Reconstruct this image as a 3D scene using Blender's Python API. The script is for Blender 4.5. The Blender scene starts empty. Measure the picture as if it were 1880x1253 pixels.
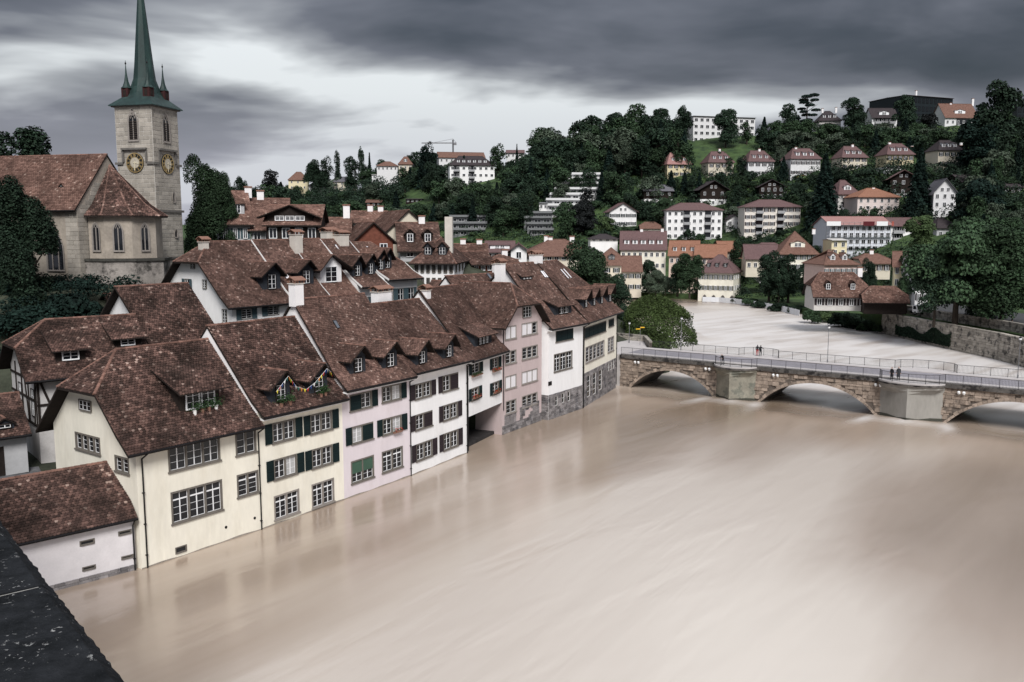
import bpy, math, random
import numpy as np
from mathutils import Vector, Matrix

S = bpy.context.scene
COL = S.collection
R = math.radians
rnd = random.Random(7)

# ------------------------------------------------------------------ camera
CAM_H, FPX, CX, CY = 23.0, 1600.0, 940.0, 626.5
PITCH = R(7.16)
cam = bpy.data.cameras.new('camera'); cam.sensor_width = 36.0
cam.lens = 36.0 * FPX / 1880.0
cam.clip_start = 0.05; cam.clip_end = 6000
camo = bpy.data.objects.new('camera', cam); COL.objects.link(camo)
camo.location = (0, 0, CAM_H); camo.rotation_euler = (math.pi / 2 - PITCH, 0, 0)
S.camera = camo

# ------------------------------------------------------------------ exposure
S.view_settings.view_transform = 'Standard'
S.view_settings.look = 'None'
S.view_settings.exposure = 1.32
S.view_settings.gamma = 1.0
S.view_settings.use_curve_mapping = False
S.cycles.max_bounces = 5; S.cycles.diffuse_bounces = 3; S.cycles.glossy_bounces = 3
S.cycles.transparent_max_bounces = 4
S.cycles.use_denoising = True

# ------------------------------------------------------------------ world: overcast sky
SUN_EL, SUN_AZ = R(44), R(170)          # azimuth from +Y clockwise
W = bpy.data.worlds.new('World'); S.world = W; W.use_nodes = True
def build_world():
    nt = W.node_tree; nt.nodes.clear(); N = nt.nodes.new; L = nt.links.new
    out = N('ShaderNodeOutputWorld'); bg = N('ShaderNodeBackground'); L(bg.outputs[0], out.inputs[0])
    sky = N('ShaderNodeTexSky'); sky.sky_type = 'NISHITA'; sky.sun_disc = False
    sky.sun_elevation = SUN_EL; sky.sun_rotation = SUN_AZ
    sky.air_density = 1.5; sky.dust_density = 3.0
    skym = N('ShaderNodeMixRGB'); skym.blend_type = 'MULTIPLY'; skym.inputs[0].default_value = 1
    skym.inputs[2].default_value = (.05, .05, .05, 1); L(sky.outputs[0], skym.inputs[1])
    tc = N('ShaderNodeTexCoord'); sep = N('ShaderNodeSeparateXYZ'); L(tc.outputs['Generated'], sep.inputs[0])
    def M(op, a, b=None, clamp=False):
        n = N('ShaderNodeMath'); n.operation = op; n.use_clamp = clamp
        for i, v in enumerate((a, b)):
            if v is None: continue
            if isinstance(v, (int, float)): n.inputs[i].default_value = v
            else: L(v, n.inputs[i])
        return n.outputs[0]
    zc = M('MAXIMUM', sep.outputs['Z'], 0.0)
    den = M('ADD', zc, 0.16)
    px = M('DIVIDE', sep.outputs['X'], den); py = M('DIVIDE', sep.outputs['Y'], den)
    def layer(sx, sy, ox, oy, scale, detail, rough, dist):
        c = N('ShaderNodeCombineXYZ'); L(M('ADD', M('MULTIPLY', px, sx), ox), c.inputs[0]); L(M('ADD', M('MULTIPLY', py, sy), oy), c.inputs[1])
        n = N('ShaderNodeTexNoise'); n.inputs['Scale'].default_value = scale; n.inputs['Detail'].default_value = detail
        n.inputs['Roughness'].default_value = rough; n.inputs['Distortion'].default_value = dist
        L(c.outputs[0], n.inputs['Vector']); return n.outputs['Fac']
    a = layer(.34, .70, SKY_A[0], SKY_A[1], 1.0, 2.0, .45, .35)
    b = layer(1.0, 1.25, SKY_B[0], SKY_B[1], 1.5, 4.0, .50, .25)
    d = M('ADD', M('MULTIPLY', a, .74), M('MULTIPLY', b, .26))
    ramp = N('ShaderNodeValToRGB'); L(d, ramp.inputs[0])
    e = ramp.color_ramp.elements
    e[0].position = .37; e[0].color = (.014, .021, .029, 1)
    e[1].position = .45; e[1].color = (.042, .048, .062, 1)
    for p, c in ((.51, (.096, .102, .124, 1)), (.555, (.235, .246, .266, 1)), (.605, (.53, .555, .57, 1))):
        x = e.new(p); x.color = c
    # an overcast dome is up to three times as bright overhead as near the horizon
    cie = M('ADD', M('MULTIPLY', M('POWER', zc, 1.7), 2.3), .78)
    vs = N('ShaderNodeVectorMath'); vs.operation = 'SCALE'; L(ramp.outputs[0], vs.inputs[0]); L(cie, vs.inputs['Scale']); cloud = vs.outputs[0]
    # thinner cloud towards the horizon: brighter, as overcast breaks far away
    hz = N('ShaderNodeMapRange'); hz.inputs['From Min'].default_value = .15; hz.inputs['From Max'].default_value = .0
    hz.inputs['To Min'].default_value = 0; hz.inputs['To Max'].default_value = .85; L(sep.outputs['Z'], hz.inputs['Value'])
    hn = layer(.35, .5, 3.1, 8.2, 1.3, 2.0, .5, .2)
    hf = M('MULTIPLY', hz.outputs[0], M('ADD', M('MULTIPLY', hn, 1.2), .35), True)
    mixh = N('ShaderNodeMixRGB'); L(hf, mixh.inputs[0]); L(cloud, mixh.inputs[1]); mixh.inputs[2].default_value = (.31, .315, .37, 1)
    mix = N('ShaderNodeMixRGB'); mix.inputs[0].default_value = .93
    L(skym.outputs[0], mix.inputs[1]); L(mixh.outputs[0], mix.inputs[2])
    L(mix.outputs[0], bg.inputs['Color']); bg.inputs['Strength'].default_value = .70
SKY_A, SKY_B = (28.5, 16.3), (13.3, 8.0)
build_world()

# ------------------------------------------------------------------ sun (soft, overcast)
sl = bpy.data.lights.new('sun', 'SUN'); sl.energy = 1.5; sl.angle = R(22); sl.color = (1.0, .98, .955)
so = bpy.data.objects.new('sun', sl); COL.objects.link(so)
sd = Vector((math.sin(SUN_AZ) * math.cos(SUN_EL), math.cos(SUN_AZ) * math.cos(SUN_EL), math.sin(SUN_EL)))
so.rotation_euler = sd.to_track_quat('Z', 'Y').to_euler(); so.location = (60, -80, 120)

# ------------------------------------------------------------------ photo measurements -> places in the world
CP, SP = math.cos(PITCH), math.sin(PITCH)
def ray(px, py):
    r = (px - CX) / FPX; u = (CY - py) / FPX
    return Vector((r, CP + u * SP, -SP + u * CP))
def P(px, py, z=0.0):
    d = ray(px, py); t = (z - CAM_H) / d.z
    return Vector((d.x * t, d.y * t, z))
def PY(px, py, Y):
    d = ray(px, py); t = Y / d.y
    return Vector((d.x * t, Y, CAM_H + d.z * t))

# ------------------------------------------------------------------ materials
MATS = {}
def _nt(name):
    m = bpy.data.materials.new(name); m.use_nodes = True
    nt = m.node_tree; b = nt.nodes['Principled BSDF']
    return m, nt, b
def mat(name, col, rough=.85, var=.18, scale=1.2, bump=0.0, bscale=25.0, spec=.14, metal=0.0, island=0.0, objr=0.0, col2=None, c2pos=(.5, .68), stretch=(1, 1, 1)):
    """plain stuff with two scales of noise in world space, optional second colour in patches, per-piece variation"""
    if name in MATS: return MATS[name]
    m, nt, b = _nt(name); N = nt.nodes.new; L = nt.links.new
    g = N('ShaderNodeNewGeometry'); mp = N('ShaderNodeMapping'); mp.inputs['Scale'].default_value = stretch
    L(g.outputs['Position'], mp.inputs['Vector'])
    n1 = N('ShaderNodeTexNoise'); n1.inputs['Scale'].default_value = scale; n1.inputs['Detail'].default_value = 4; L(mp.outputs[0], n1.inputs['Vector'])
    n2 = N('ShaderNodeTexNoise'); n2.inputs['Scale'].default_value = scale * 7; n2.inputs['Detail'].default_value = 3; L(mp.outputs[0], n2.inputs['Vector'])
    ad = N('ShaderNodeMath'); ad.operation = 'ADD'; L(n1.outputs['Fac'], ad.inputs[0])
    hm = N('ShaderNodeMath'); hm.operation = 'MULTIPLY'; hm.inputs[1].default_value = .6; L(n2.outputs['Fac'], hm.inputs[0]); L(hm.outputs[0], ad.inputs[1])
    mr = N('ShaderNodeMapRange'); mr.inputs['From Min'].default_value = .5; mr.inputs['From Max'].default_value = 1.1
    mr.inputs['To Min'].default_value = 1 - var; mr.inputs['To Max'].default_value = 1 + var; L(ad.outputs[0], mr.inputs['Value'])
    val = mr.outputs[0]
    def mul(a, src, amt):
        q = N('ShaderNodeMapRange'); q.inputs['To Min'].default_value = 1 - amt; q.inputs['To Max'].default_value = 1 + amt; L(src, q.inputs['Value'])
        k = N('ShaderNodeMath'); k.operation = 'MULTIPLY'; L(a, k.inputs[0]); L(q.outputs[0], k.inputs[1]); return k.outputs[0]
    if island: val = mul(val, g.outputs['Random Per Island'], island)
    if objr:
        oi = N('ShaderNodeObjectInfo'); val = mul(val, oi.outputs['Random'], objr)
    base = N('ShaderNodeRGB'); base.outputs[0].default_value = (*col, 1); csrc = base.outputs[0]
    if col2:
        n3 = N('ShaderNodeTexNoise'); n3.inputs['Scale'].default_value = scale * .8; n3.inputs['Detail'].default_value = 6; n3.inputs['Roughness'].default_value = .65
        L(mp.outputs[0], n3.inputs['Vector'])
        q = N('ShaderNodeMapRange'); q.inputs['From Min'].default_value = c2pos[0]; q.inputs['From Max'].default_value = c2pos[1]; L(n3.outputs['Fac'], q.inputs['Value'])
        mx = N('ShaderNodeMixRGB'); L(q.outputs[0], mx.inputs[0]); L(csrc, mx.inputs[1]); mx.inputs[2].default_value = (*col2, 1); csrc = mx.outputs[0]
    vm = N('ShaderNodeVectorMath'); vm.operation = 'SCALE'; L(csrc, vm.inputs[0]); L(val, vm.inputs['Scale'])
    L(vm.outputs[0], b.inputs['Base Color'])
    b.inputs['Roughness'].default_value = rough; b.inputs['Metallic'].default_value = metal
    b.inputs['Specular IOR Level'].default_value = spec
    if bump:
        n4 = N('ShaderNodeTexNoise'); n4.inputs['Scale'].default_value = bscale; n4.inputs['Detail'].default_value = 4; L(mp.outputs[0], n4.inputs['Vector'])
        bp = N('ShaderNodeBump'); bp.inputs['Strength'].default_value = bump; bp.inputs['Distance'].default_value = .05
        L(n4.outputs['Fac'], bp.inputs['Height']); L(bp.outputs[0], b.inputs['Normal'])
    MATS[name] = m
    return m
def tile_mat(name, dark, mid, light, pale, patch=.5, pscale=.5):
    """clay plain tiles: every tile its own tone, darker weathered patches over several tiles"""
    if name in MATS: return MATS[name]
    m, nt, b = _nt(name); N = nt.nodes.new; L = nt.links.new
    g = N('ShaderNodeNewGeometry')
    ramp = N('ShaderNodeValToRGB'); L(g.outputs['Random Per Island'], ramp.inputs[0])
    e = ramp.color_ramp.elements; e[0].position = 0; e[0].color = (*dark, 1); e[1].position = .42; e[1].color = (*mid, 1)
    for p, c in ((.84, light), (.955, light), (.985, pale)):
        x = e.new(p); x.color = (*c, 1)
    n = N('ShaderNodeTexNoise'); n.inputs['Scale'].default_value = pscale; n.inputs['Detail'].default_value = 5; n.inputs['Roughness'].default_value = .68
    L(g.outputs['Position'], n.inputs['Vector'])
    n2 = N('ShaderNodeTexNoise'); n2.inputs['Scale'].default_value = pscale * 9; n2.inputs['Detail'].default_value = 2; L(g.outputs['Position'], n2.inputs['Vector'])
    ad = N('ShaderNodeMath'); ad.operation = 'MULTIPLY_ADD'; L(n2.outputs['Fac'], ad.inputs[0]); ad.inputs[1].default_value = .28; L(n.outputs['Fac'], ad.inputs[2])
    q = N('ShaderNodeMapRange'); q.inputs['From Min'].default_value = .54; q.inputs['From Max'].default_value = .78
    q.inputs['To Min'].default_value = 0; q.inputs['To Max'].default_value = patch; L(ad.outputs[0], q.inputs['Value'])
    mx = N('ShaderNodeMixRGB'); L(q.outputs[0], mx.inputs[0]); L(ramp.outputs[0], mx.inputs[1]); mx.inputs[2].default_value = (dark[0] * .55, dark[1] * .62, dark[2] * .62, 1)
    # every roof was laid and relaid at another time: tone by roof and by weathered zone
    oi = N('ShaderNodeObjectInfo'); o1 = N('ShaderNodeMapRange'); o1.inputs['To Min'].default_value = .80; o1.inputs['To Max'].default_value = 1.28; L(oi.outputs['Random'], o1.inputs['Value'])
    n3 = N('ShaderNodeTexNoise'); n3.inputs['Scale'].default_value = .33; n3.inputs['Detail'].default_value = 4; n3.inputs['Roughness'].default_value = .6; L(g.outputs['Position'], n3.inputs['Vector'])
    o2 = N('ShaderNodeMapRange'); o2.inputs['From Min'].default_value = .32; o2.inputs['From Max'].default_value = .68; o2.inputs['To Min'].default_value = .68; o2.inputs['To Max'].default_value = 1.42; L(n3.outputs['Fac'], o2.inputs['Value'])
    pr = N('ShaderNodeMath'); pr.operation = 'MULTIPLY'; L(o1.outputs[0], pr.inputs[0]); L(o2.outputs[0], pr.inputs[1])
    vs = N('ShaderNodeVectorMath'); vs.operation = 'SCALE'; L(mx.outputs[0], vs.inputs[0]); L(pr.outputs[0], vs.inputs['Scale'])
    L(vs.outputs[0], b.inputs['Base Color']); b.inputs['Roughness'].default_value = .9; b.inputs['Specular IOR Level'].default_value = .08
    MATS[name] = m
    return m
def far_tile_mat(name, col, col2, course=.35):
    """tiled roof too far off to tell tiles apart: courses and mottling"""
    if name in MATS: return MATS[name]
    m, nt, b = _nt(name); N = nt.nodes.new; L = nt.links.new
    g = N('ShaderNodeNewGeometry')
    n = N('ShaderNodeTexNoise'); n.inputs['Scale'].default_value = 1.5; n.inputs['Detail'].default_value = 6; n.inputs['Roughness'].default_value = .8; L(g.outputs['Position'], n.inputs['Vector'])
    r = N('ShaderNodeMapRange'); r.inputs['From Min'].default_value = .35; r.inputs['From Max'].default_value = .65; L(n.outputs['Fac'], r.inputs['Value'])
    mx = N('ShaderNodeMixRGB'); L(r.outputs[0], mx.inputs[0]); mx.inputs[1].default_value = (*col, 1); mx.inputs[2].default_value = (*col2, 1)
    L(mx.outputs[0], b.inputs['Base Color']); b.inputs['Roughness'].default_value = .9; b.inputs['Specular IOR Level'].default_value = .08
    s = N('ShaderNodeSeparateXYZ'); L(g.outputs['Position'], s.inputs[0])
    k = N('ShaderNodeMath'); k.operation = 'MODULO'; L(s.outputs['Z'], k.inputs[0]); k.inputs[1].default_value = course
    bp = N('ShaderNodeBump'); bp.inputs['Strength'].default_value = .6; bp.inputs['Distance'].default_value = .12; L(k.outputs[0], bp.inputs['Height']); L(bp.outputs[0], b.inputs['Normal'])
    MATS[name] = m
    return m
def glass_mat(name, col, rough=.06):
    m, nt, b = _nt(name); b.inputs['Base Color'].default_value = (*col, 1); b.inputs['Roughness'].default_value = rough
    b.inputs['Specular IOR Level'].default_value = .5; MATS[name] = m; return m

TILE = tile_mat('clay_tiles', (.074, .045, .038), (.115, .069, .057), (.165, .101, .083), (.33, .24, .205), .62, .42)
TILE_D = tile_mat('dark_clay_tiles', (.044, .028, .024), (.088, .053, .045), (.155, .093, .077), (.36, .26, .22), .82, .50)
TILE_R = tile_mat('red_clay_tiles', (.095, .055, .045), (.140, .082, .066), (.190, .115, .093), (.33, .24, .20), .42, .35)
FT_MAUVE = far_tile_mat('far_mauve_tiles', (.105, .066, .066), (.155, .098, .096))
FT_BROWN = far_tile_mat('far_brown_tiles', (.11, .060, .048), (.20, .118, .092))
FT_ORANGE = far_tile_mat('far_orange_tiles', (.20, .098, .064), (.29, .150, .104))
FT_DARK = far_tile_mat('far_dark_tiles', (.036, .030, .033), (.060, .050, .052))
FT_GREY = far_tile_mat('far_grey_tiles', (.10, .098, .11), (.15, .145, .16))
FT_PINK = far_tile_mat('far_pink_tiles', (.27, .15, .14), (.34, .195, .18))
CREAM = mat('cream_render', (.785, .745, .645), var=.09, scale=.5, bump=.15, bscale=9, col2=(.66, .615, .51), c2pos=(.50, .80), stretch=(1, 1, .3))
LAV = mat('lavender_render', (.67, .605, .63), var=.06, scale=.5, bump=.12, bscale=9, col2=(.60, .53, .54), c2pos=(.52, .80), stretch=(1, 1, .3))
WHITE = mat('white_render', (.80, .79, .79), var=.06, scale=.45, bump=.12, bscale=9, col2=(.70, .685, .675), c2pos=(.52, .82), stretch=(1, 1, .3))
PINK = mat('pink_render', (.50, .41, .405), var=.07, scale=.5, bump=.12, bscale=9, col2=(.44, .355, .35), c2pos=(.52, .80), stretch=(1, 1, .3))
BEIGE = mat('beige_render', (.60, .545, .45), var=.08, scale=.5)
GREYW = mat('grey_render', (.42, .42, .43), var=.10, scale=.6, col2=(.33, .33, .34), c2pos=(.5, .8))
PALEY = mat('pale_yellow_render', (.70, .62, .42), var=.06)
STONE_F = mat('window_stone', (.150, .135, .118), var=.18, scale=3, bump=.15, bscale=40)
STONE_L = mat('light_window_stone', (.25, .225, .205), var=.15, scale=3, bump=.15, bscale=40)
SASH = mat('white_sash', (.78, .78, .79), rough=.5, var=.03)
GLASS = glass_mat('window_glass', (.012, .014, .017))
CURT = mat('curtain_behind_glass', (.42, .42, .42), rough=.25, var=.2, scale=6, spec=.5, stretch=(1, 1, .1))
BLIND = mat('white_blind', (.72, .70, .72), rough=.6, var=.04)
GBLIND = mat('green_blind', (.055, .105, .075), rough=.7, var=.1)
SHUT_G = mat('green_shutter', (.008, .017, .018), rough=.6, var=.2, island=.1)
SHUT_B = mat('brown_shutter', (.030, .022, .025), rough=.6, var=.2, island=.1)
SHUT_T = mat('teal_shutter', (.055, .085, .098), rough=.6, var=.2)
WOOD_D = mat('dark_timber', (.022, .017, .015), rough=.85, var=.3, scale=3, island=.2)
WOOD_B = mat('brown_boards', (.085, .040, .026), rough=.85, var=.3, scale=2, island=.25, stretch=(1, 1, 3))
SLATE = mat('slate_cladding', (.030, .034, .042), rough=.7, var=.25, scale=4, bump=.3, bscale=14)
METAL_D = mat('dark_gutter', (.018, .017, .018), rough=.45, var=.2, metal=.4)
METAL_G = mat('grey_metal', (.22, .22, .23), rough=.5, var=.15, metal=.5)
SOFFIT = mat('white_soffit', (.74, .73, .72), var=.05)
CHIM_W = mat('chimney_white', (.78, .76, .76), var=.08)
CHIM_B = mat('chimney_beige', (.55, .51, .46), var=.12)
TERRA = mat('terracotta', (.21, .115, .085), var=.25, scale=6, island=.3)
LEAFY = mat('potted_leaves', (.026, .052, .020), var=.4, scale=5, island=.5)
REDF = mat('red_flowers', (.42, .04, .025), var=.3, island=.4)
POT_W = mat('white_pot', (.75, .74, .72), var=.05)

# ------------------------------------------------------------------ mesh building
class MB:
    def __init__(self): self.v = []; self.f = []; self.m = []; self.mi = 0
    def add(self, vs, fs):
        o = len(self.v); self.v.extend([tuple(x) for x in vs]); self.f.extend([tuple(i + o for i in q) for q in fs]); self.m.extend([self.mi] * len(fs)); return self
    def poly(self, pts): return self.add(pts, [tuple(range(len(pts)))])
    def box(self, x0, x1, y0, y1, z0, z1):
        return self.add([(x0, y0, z0), (x1, y0, z0), (x1, y1, z0), (x0, y1, z0), (x0, y0, z1), (x1, y0, z1), (x1, y1, z1), (x0, y1, z1)],
                        [(0, 3, 2, 1), (4, 5, 6, 7), (0, 1, 5, 4), (1, 2, 6, 5), (2, 3, 7, 6), (3, 0, 4, 7)])
    def slab(self, pts, off):
        """closed solid: polygon pts extruded by vector off"""
        n = len(pts); off = Vector(off); a = [Vector(p) for p in pts]; b = [p + off for p in a]
        fs = [tuple(range(n)), tuple(range(2 * n - 1, n - 1, -1))] + [(i, i + n, (i + 1) % n + n, (i + 1) % n) for i in range(n)]
        return self.add(a + b, fs)
    def tube(self, p0, p1, r0, r1=None, n=6, caps=True):
        r1 = r0 if r1 is None else r1; p0 = Vector(p0); p1 = Vector(p1); d = (p1 - p0).normalized()
        a = d.orthogonal().normalized(); b = d.cross(a)
        vs = [p0 + (a * math.cos(2 * math.pi * i / n) + b * math.sin(2 * math.pi * i / n)) * r0 for i in range(n)]
        vs += [p1 + (a * math.cos(2 * math.pi * i / n) + b * math.sin(2 * math.pi * i / n)) * r1 for i in range(n)]
        fs = [(i, (i + 1) % n, (i + 1) % n + n, i + n) for i in range(n)]
        if caps: fs += [tuple(range(n - 1, -1, -1)), tuple(range(n, 2 * n))]
        return self.add(vs, fs)
    def bar(self, p0, p1, w, h, up=(0, 0, 1)):
        p0 = Vector(p0); p1 = Vector(p1); d = (p1 - p0).normalized(); up = Vector(up)
        s = d.cross(up)
        if s.length < 1e-4: s = d.orthogonal()
        s.normalize(); u = s.cross(d).normalized()
        q = [p + s * a * w / 2 + u * b * h / 2 for p in (p0, p1) for a, b in ((-1, -1), (1, -1), (1, 1), (-1, 1))]
        return self.add(q, [(0, 3, 2, 1), (4, 5, 6, 7), (0, 1, 5, 4), (1, 2, 6, 5), (2, 3, 7, 6), (3, 0, 4, 7)])
    def lathe(self, prof, n=10, c=(0, 0)):
        vs = []; fs = []
        for r, z in prof: vs += [(c[0] + r * math.cos(2 * math.pi * i / n), c[1] + r * math.sin(2 * math.pi * i / n), z) for i in range(n)]
        for k in range(len(prof) - 1):
            fs += [(k * n + i, k * n + (i + 1) % n, (k + 1) * n + (i + 1) % n, (k + 1) * n + i) for i in range(n)]
        fs += [tuple(range(n - 1, -1, -1)), tuple(range((len(prof) - 1) * n, len(prof) * n))]
        return self.add(vs, fs)
    def mesh(self, name, mats):
        me = bpy.data.meshes.new(name); me.from_pydata(self.v, [], self.f)
        for x in (mats if isinstance(mats, (list, tuple)) else [mats]): me.materials.append(x)
        if any(self.m): me.polygons.foreach_set('material_index', self.m)
        me.update(); return me
    def build(self, name, mats, parent=None, loc=(0, 0, 0)): return put(name, self.mesh(name, mats), parent, loc)
def put(name, me, parent=None, loc=(0, 0, 0), rot=(0, 0, 0), sc=(1, 1, 1)):
    o = bpy.data.objects.new(name, me); COL.objects.link(o)
    o.location = loc; o.rotation_euler = rot; o.scale = sc
    if parent is not None: o.parent = parent
    return o
def empty(name, loc, rz=0.0):
    o = bpy.data.objects.new(name, None); COL.objects.link(o); o.location = loc; o.rotation_euler = (0, 0, rz); o.empty_display_size = .5
    return o
def tag(o, label, cat, group=None):
    o['label'] = label; o['category'] = cat
    if group: o['group'] = group
    return o
def struct(o): o['kind'] = 'structure'; return o
def stuff(o): o['kind'] = 'stuff'; return o
BOXM = {}
def unit_box(m):
    """unit cube shared by many pieces, softened edges"""
    k = m.name
    if k not in BOXM:
        mb = MB(); c = .06
        vs = []; 
        for z, i in ((0, c), (c, 0), (1 - c, 0), (1, c)):
            vs += [(i, i, z), (1 - i, i, z), (1 - i, 1 - i, z), (i, 1 - i, z)]
        fs = [(3, 2, 1, 0), (12, 13, 14, 15)]
        for k2 in range(3): fs += [(k2 * 4 + i, k2 * 4 + (i + 1) % 4, k2 * 4 + 4 + (i + 1) % 4, k2 * 4 + 4 + i) for i in range(4)]
        mb.add(vs, fs); BOXM[k] = mb.mesh('block', m)
    return BOXM[k]

# ------------------------------------------------------------------ tiles over planar convex polygons
class Tiles:
    def __init__(self): self.V = []; self.n = 0
    def fill(self, pts, tw, te, seed=0, lift=.0):
        p = [Vector(q) for q in pts]
        nrm = Vector((0, 0, 0))
        for i in range(len(p)): nrm += p[i].cross(p[(i + 1) % len(p)])
        nrm.normalize()
        if nrm.z < 0: nrm = -nrm
        v = Vector((0, 0, 1)) - nrm * nrm.z
        if v.length < 1e-4: return
        v.normalize(); u = v.cross(nrm).normalized()
        o = p[0]; q = [((a - o).dot(u), (a - o).dot(v)) for a in p]
        v0 = min(b for a, b in q); v1 = max(b for a, b in q)
        rg = np.random.default_rng(seed + 11); rows = []
        k = 0; vb = v0
        while vb < v1 - .3 * te:
            vm = min(vb + te * .5, v1 - 1e-3); xs = []
            for i in range(len(q)):
                (a0, b0), (a1, b1) = q[i], q[(i + 1) % len(q)]
                if (b0 - vm) * (b1 - vm) < 0: xs.append(a0 + (a1 - a0) * (vm - b0) / (b1 - b0))
            if len(xs) >= 2:
                a, b = min(xs), max(xs)
                off = (k % 2) * tw / 2 + (rg.random() - .5) * tw * .12
                e = np.arange(math.floor((a - off) / tw), math.ceil((b - off) / tw)) * tw + off
                l = np.clip(e, a, b); r_ = np.clip(e + tw, a, b); ok = (r_ - l) > .03
                l = l[ok]; r_ = r_[ok]
                if len(l): rows.append((l + tw * .02, r_ - tw * .02, np.full(len(l), vb)))
            vb += te; k += 1
        if not rows: return
        l = np.concatenate([x[0] for x in rows]); r_ = np.concatenate([x[1] for x in rows]); b = np.concatenate([x[2] for x in rows])
        n = len(l); b = b + (rg.random(n) - .5) * te * .14
        t = np.minimum(b + te * 1.22, v1 + .02); c = np.minimum(tw * .22, (r_ - l) * .3)
        h1 = .078 + rg.random(n) * .024 + lift; h0 = .006 + lift; hb = -.01
        U = np.stack([l, r_, r_, r_ - c, l + c, l, r_, r_ - c, l + c, l], 1)
        Vv = np.stack([t, t, b + c, b, b, b + c, b + c, b, b, b + c], 1)
        H = np.stack([np.full(n, h0), np.full(n, h0), h1, h1, h1, h1] + [np.full(n, hb)] * 4, 1)
        X = np.array(o)[None, None, :] + U[..., None] * np.array(u) + Vv[..., None] * np.array(v) + H[..., None] * np.array(nrm)
        self.V.append(X.reshape(-1, 3)); self.n += n
    def build(self, name, m, parent):
        if not self.n: return None
        V = np.concatenate(self.V); n = self.n
        pat = np.array([5, 4, 3, 2, 1, 0, 5, 9, 8, 4, 4, 8, 7, 3, 3, 7, 6, 2])
        loops = (np.arange(n)[:, None] * 10 + pat[None, :]).ravel()
        st = (np.arange(n)[:, None] * 18 + np.array([0, 6, 10, 14])[None, :]).ravel()
        tot = np.tile(np.array([6, 4, 4, 4]), n)
        me = bpy.data.meshes.new(name); me.vertices.add(len(V)); me.vertices.foreach_set('co', V.astype(np.float32).ravel())
        me.loops.add(len(loops)); me.loops.foreach_set('vertex_index', loops.astype(np.int32))
        me.polygons.add(len(st)); me.polygons.foreach_set('loop_start', st.astype(np.int32)); me.polygons.foreach_set('loop_total', tot.astype(np.int32))
        me.materials.append(m); me.update(calc_edges=True)
        return stuff(put(name, me, parent))
def ridge_caps(mb, p0, p1, r=.13, step=.36, seed=0):
    """half-round caps laid along a ridge or hip"""
    p0 = Vector(p0); p1 = Vector(p1); d = p1 - p0; Ln = d.length; d.normalize(); n = max(1, int(Ln / step)); st = Ln / n
    s = d.cross(Vector((0, 0, 1))).normalized(); u = s.cross(d).normalized(); rg = random.Random(seed)
    for i in range(n):
        a = p0 + d * (i * st - .03); b = p0 + d * ((i + 1) * st); r0 = r * (1.05 + rg.random() * .08); r1 = r * .9; vs = []
        for c, rr in ((a, r0), (b, r1)):
            for k in range(6):
                t = math.pi * (k / 5.0); vs.append(c + s * math.cos(t) * rr + u * (math.sin(t) * rr - .06))
        mb.add(vs, [(k, k + 1, k + 7, k + 6) for k in range(5)] + [(0, 5, 4, 3, 2, 1)[::-1]])

# ------------------------------------------------------------------ windows
CACHE = {}
def cached(key, fn):
    if key not in CACHE: CACHE[key] = fn()
    return CACHE[key]
def q2(x): return round(x, 2)
def unit_pane(m):
    return cached(('pane', m.name), lambda: MB().box(0, 1, 0, .012, 0, 1).mesh('pane', m))
def surround_mesh(w, h, n, fw, fm, sill):
    def f():
        mb = MB(); o = -.035; i = .17
        mb.box(0, fw, o, i, 0, h); mb.box(w - fw, w, o, i, 0, h); mb.box(fw, w - fw, o, i, h - fw, h); mb.box(fw, w - fw, o, i, 0, fw * .6)
        cw = (w - 2 * fw - (n - 1) * fw) / n
        for k in range(1, n): x = fw + k * cw + (k - 1) * fw; mb.box(x, x + fw, o + .01, i, fw * .6, h - fw)
        if sill: mb.box(-.07, w + .07, -.11, .0, -.09, .028)
        return mb.mesh('window', fm)
    return cached(('sur', w, h, n, fw, fm.name, sill), f)
def casement_mesh(w, h, rows, leaves, transom):
    def f():
        mb = MB(); a = .036; y0, y1 = 0, .05
        mb.box(0, a, y0, y1, 0, h); mb.box(w - a, w, y0, y1, 0, h); mb.box(a, w - a, y0, y1, 0, a); mb.box(a, w - a, y0, y1, h - a, h)
        ht = h
        if transom: ht = h * .76; mb.box(a, w - a, y0 - .01, y1, ht - .05, ht + .05)
        for k in range(1, leaves): x = w * k / leaves; mb.box(x - .04, x + .04, y0 - .005, y1, a, ht - (.05 if transom else a))
        if transom and leaves > 1: mb.box(w / 2 - .02, w / 2 + .02, y0, y1, ht + .05, h - a)
        rr = rows - (1 if transom else 0)
        for k in range(1, rr):
            z = a + (ht - 2 * a) * k / rr
            for q in range(leaves):
                xa = w * q / leaves + .045; xb = w * (q + 1) / leaves - .045
                mb.box(xa, xb, y0 + .006, y1 - .006, z - .011, z + .011)
        return mb.mesh('casement', SASH)
    return cached(('cas', w, h, rows, leaves, transom), f)
def shutter_mesh(w, h, m):
    def f():
        mb = MB(); b = .06; mb.box(0, b, -.05, 0, 0, h); mb.box(w - b, w, -.05, 0, 0, h)
        for z in (0, h * .5 - b / 2, h - b): mb.box(b, w - b, -.05, 0, z, z + b)
        n = max(6, int(h / .11))
        for k in range(n):
            z = b + (h - 2 * b) * k / n; s = (h - 2 * b) / n
            mb.add([(b, -.045, z), (w - b, -.045, z), (w - b, -.012, z + s), (b, -.012, z + s)], [(0, 1, 2, 3)])
        return mb.mesh('shutter', m)
    return cached(('shut', w, h, m.name), f)
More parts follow.
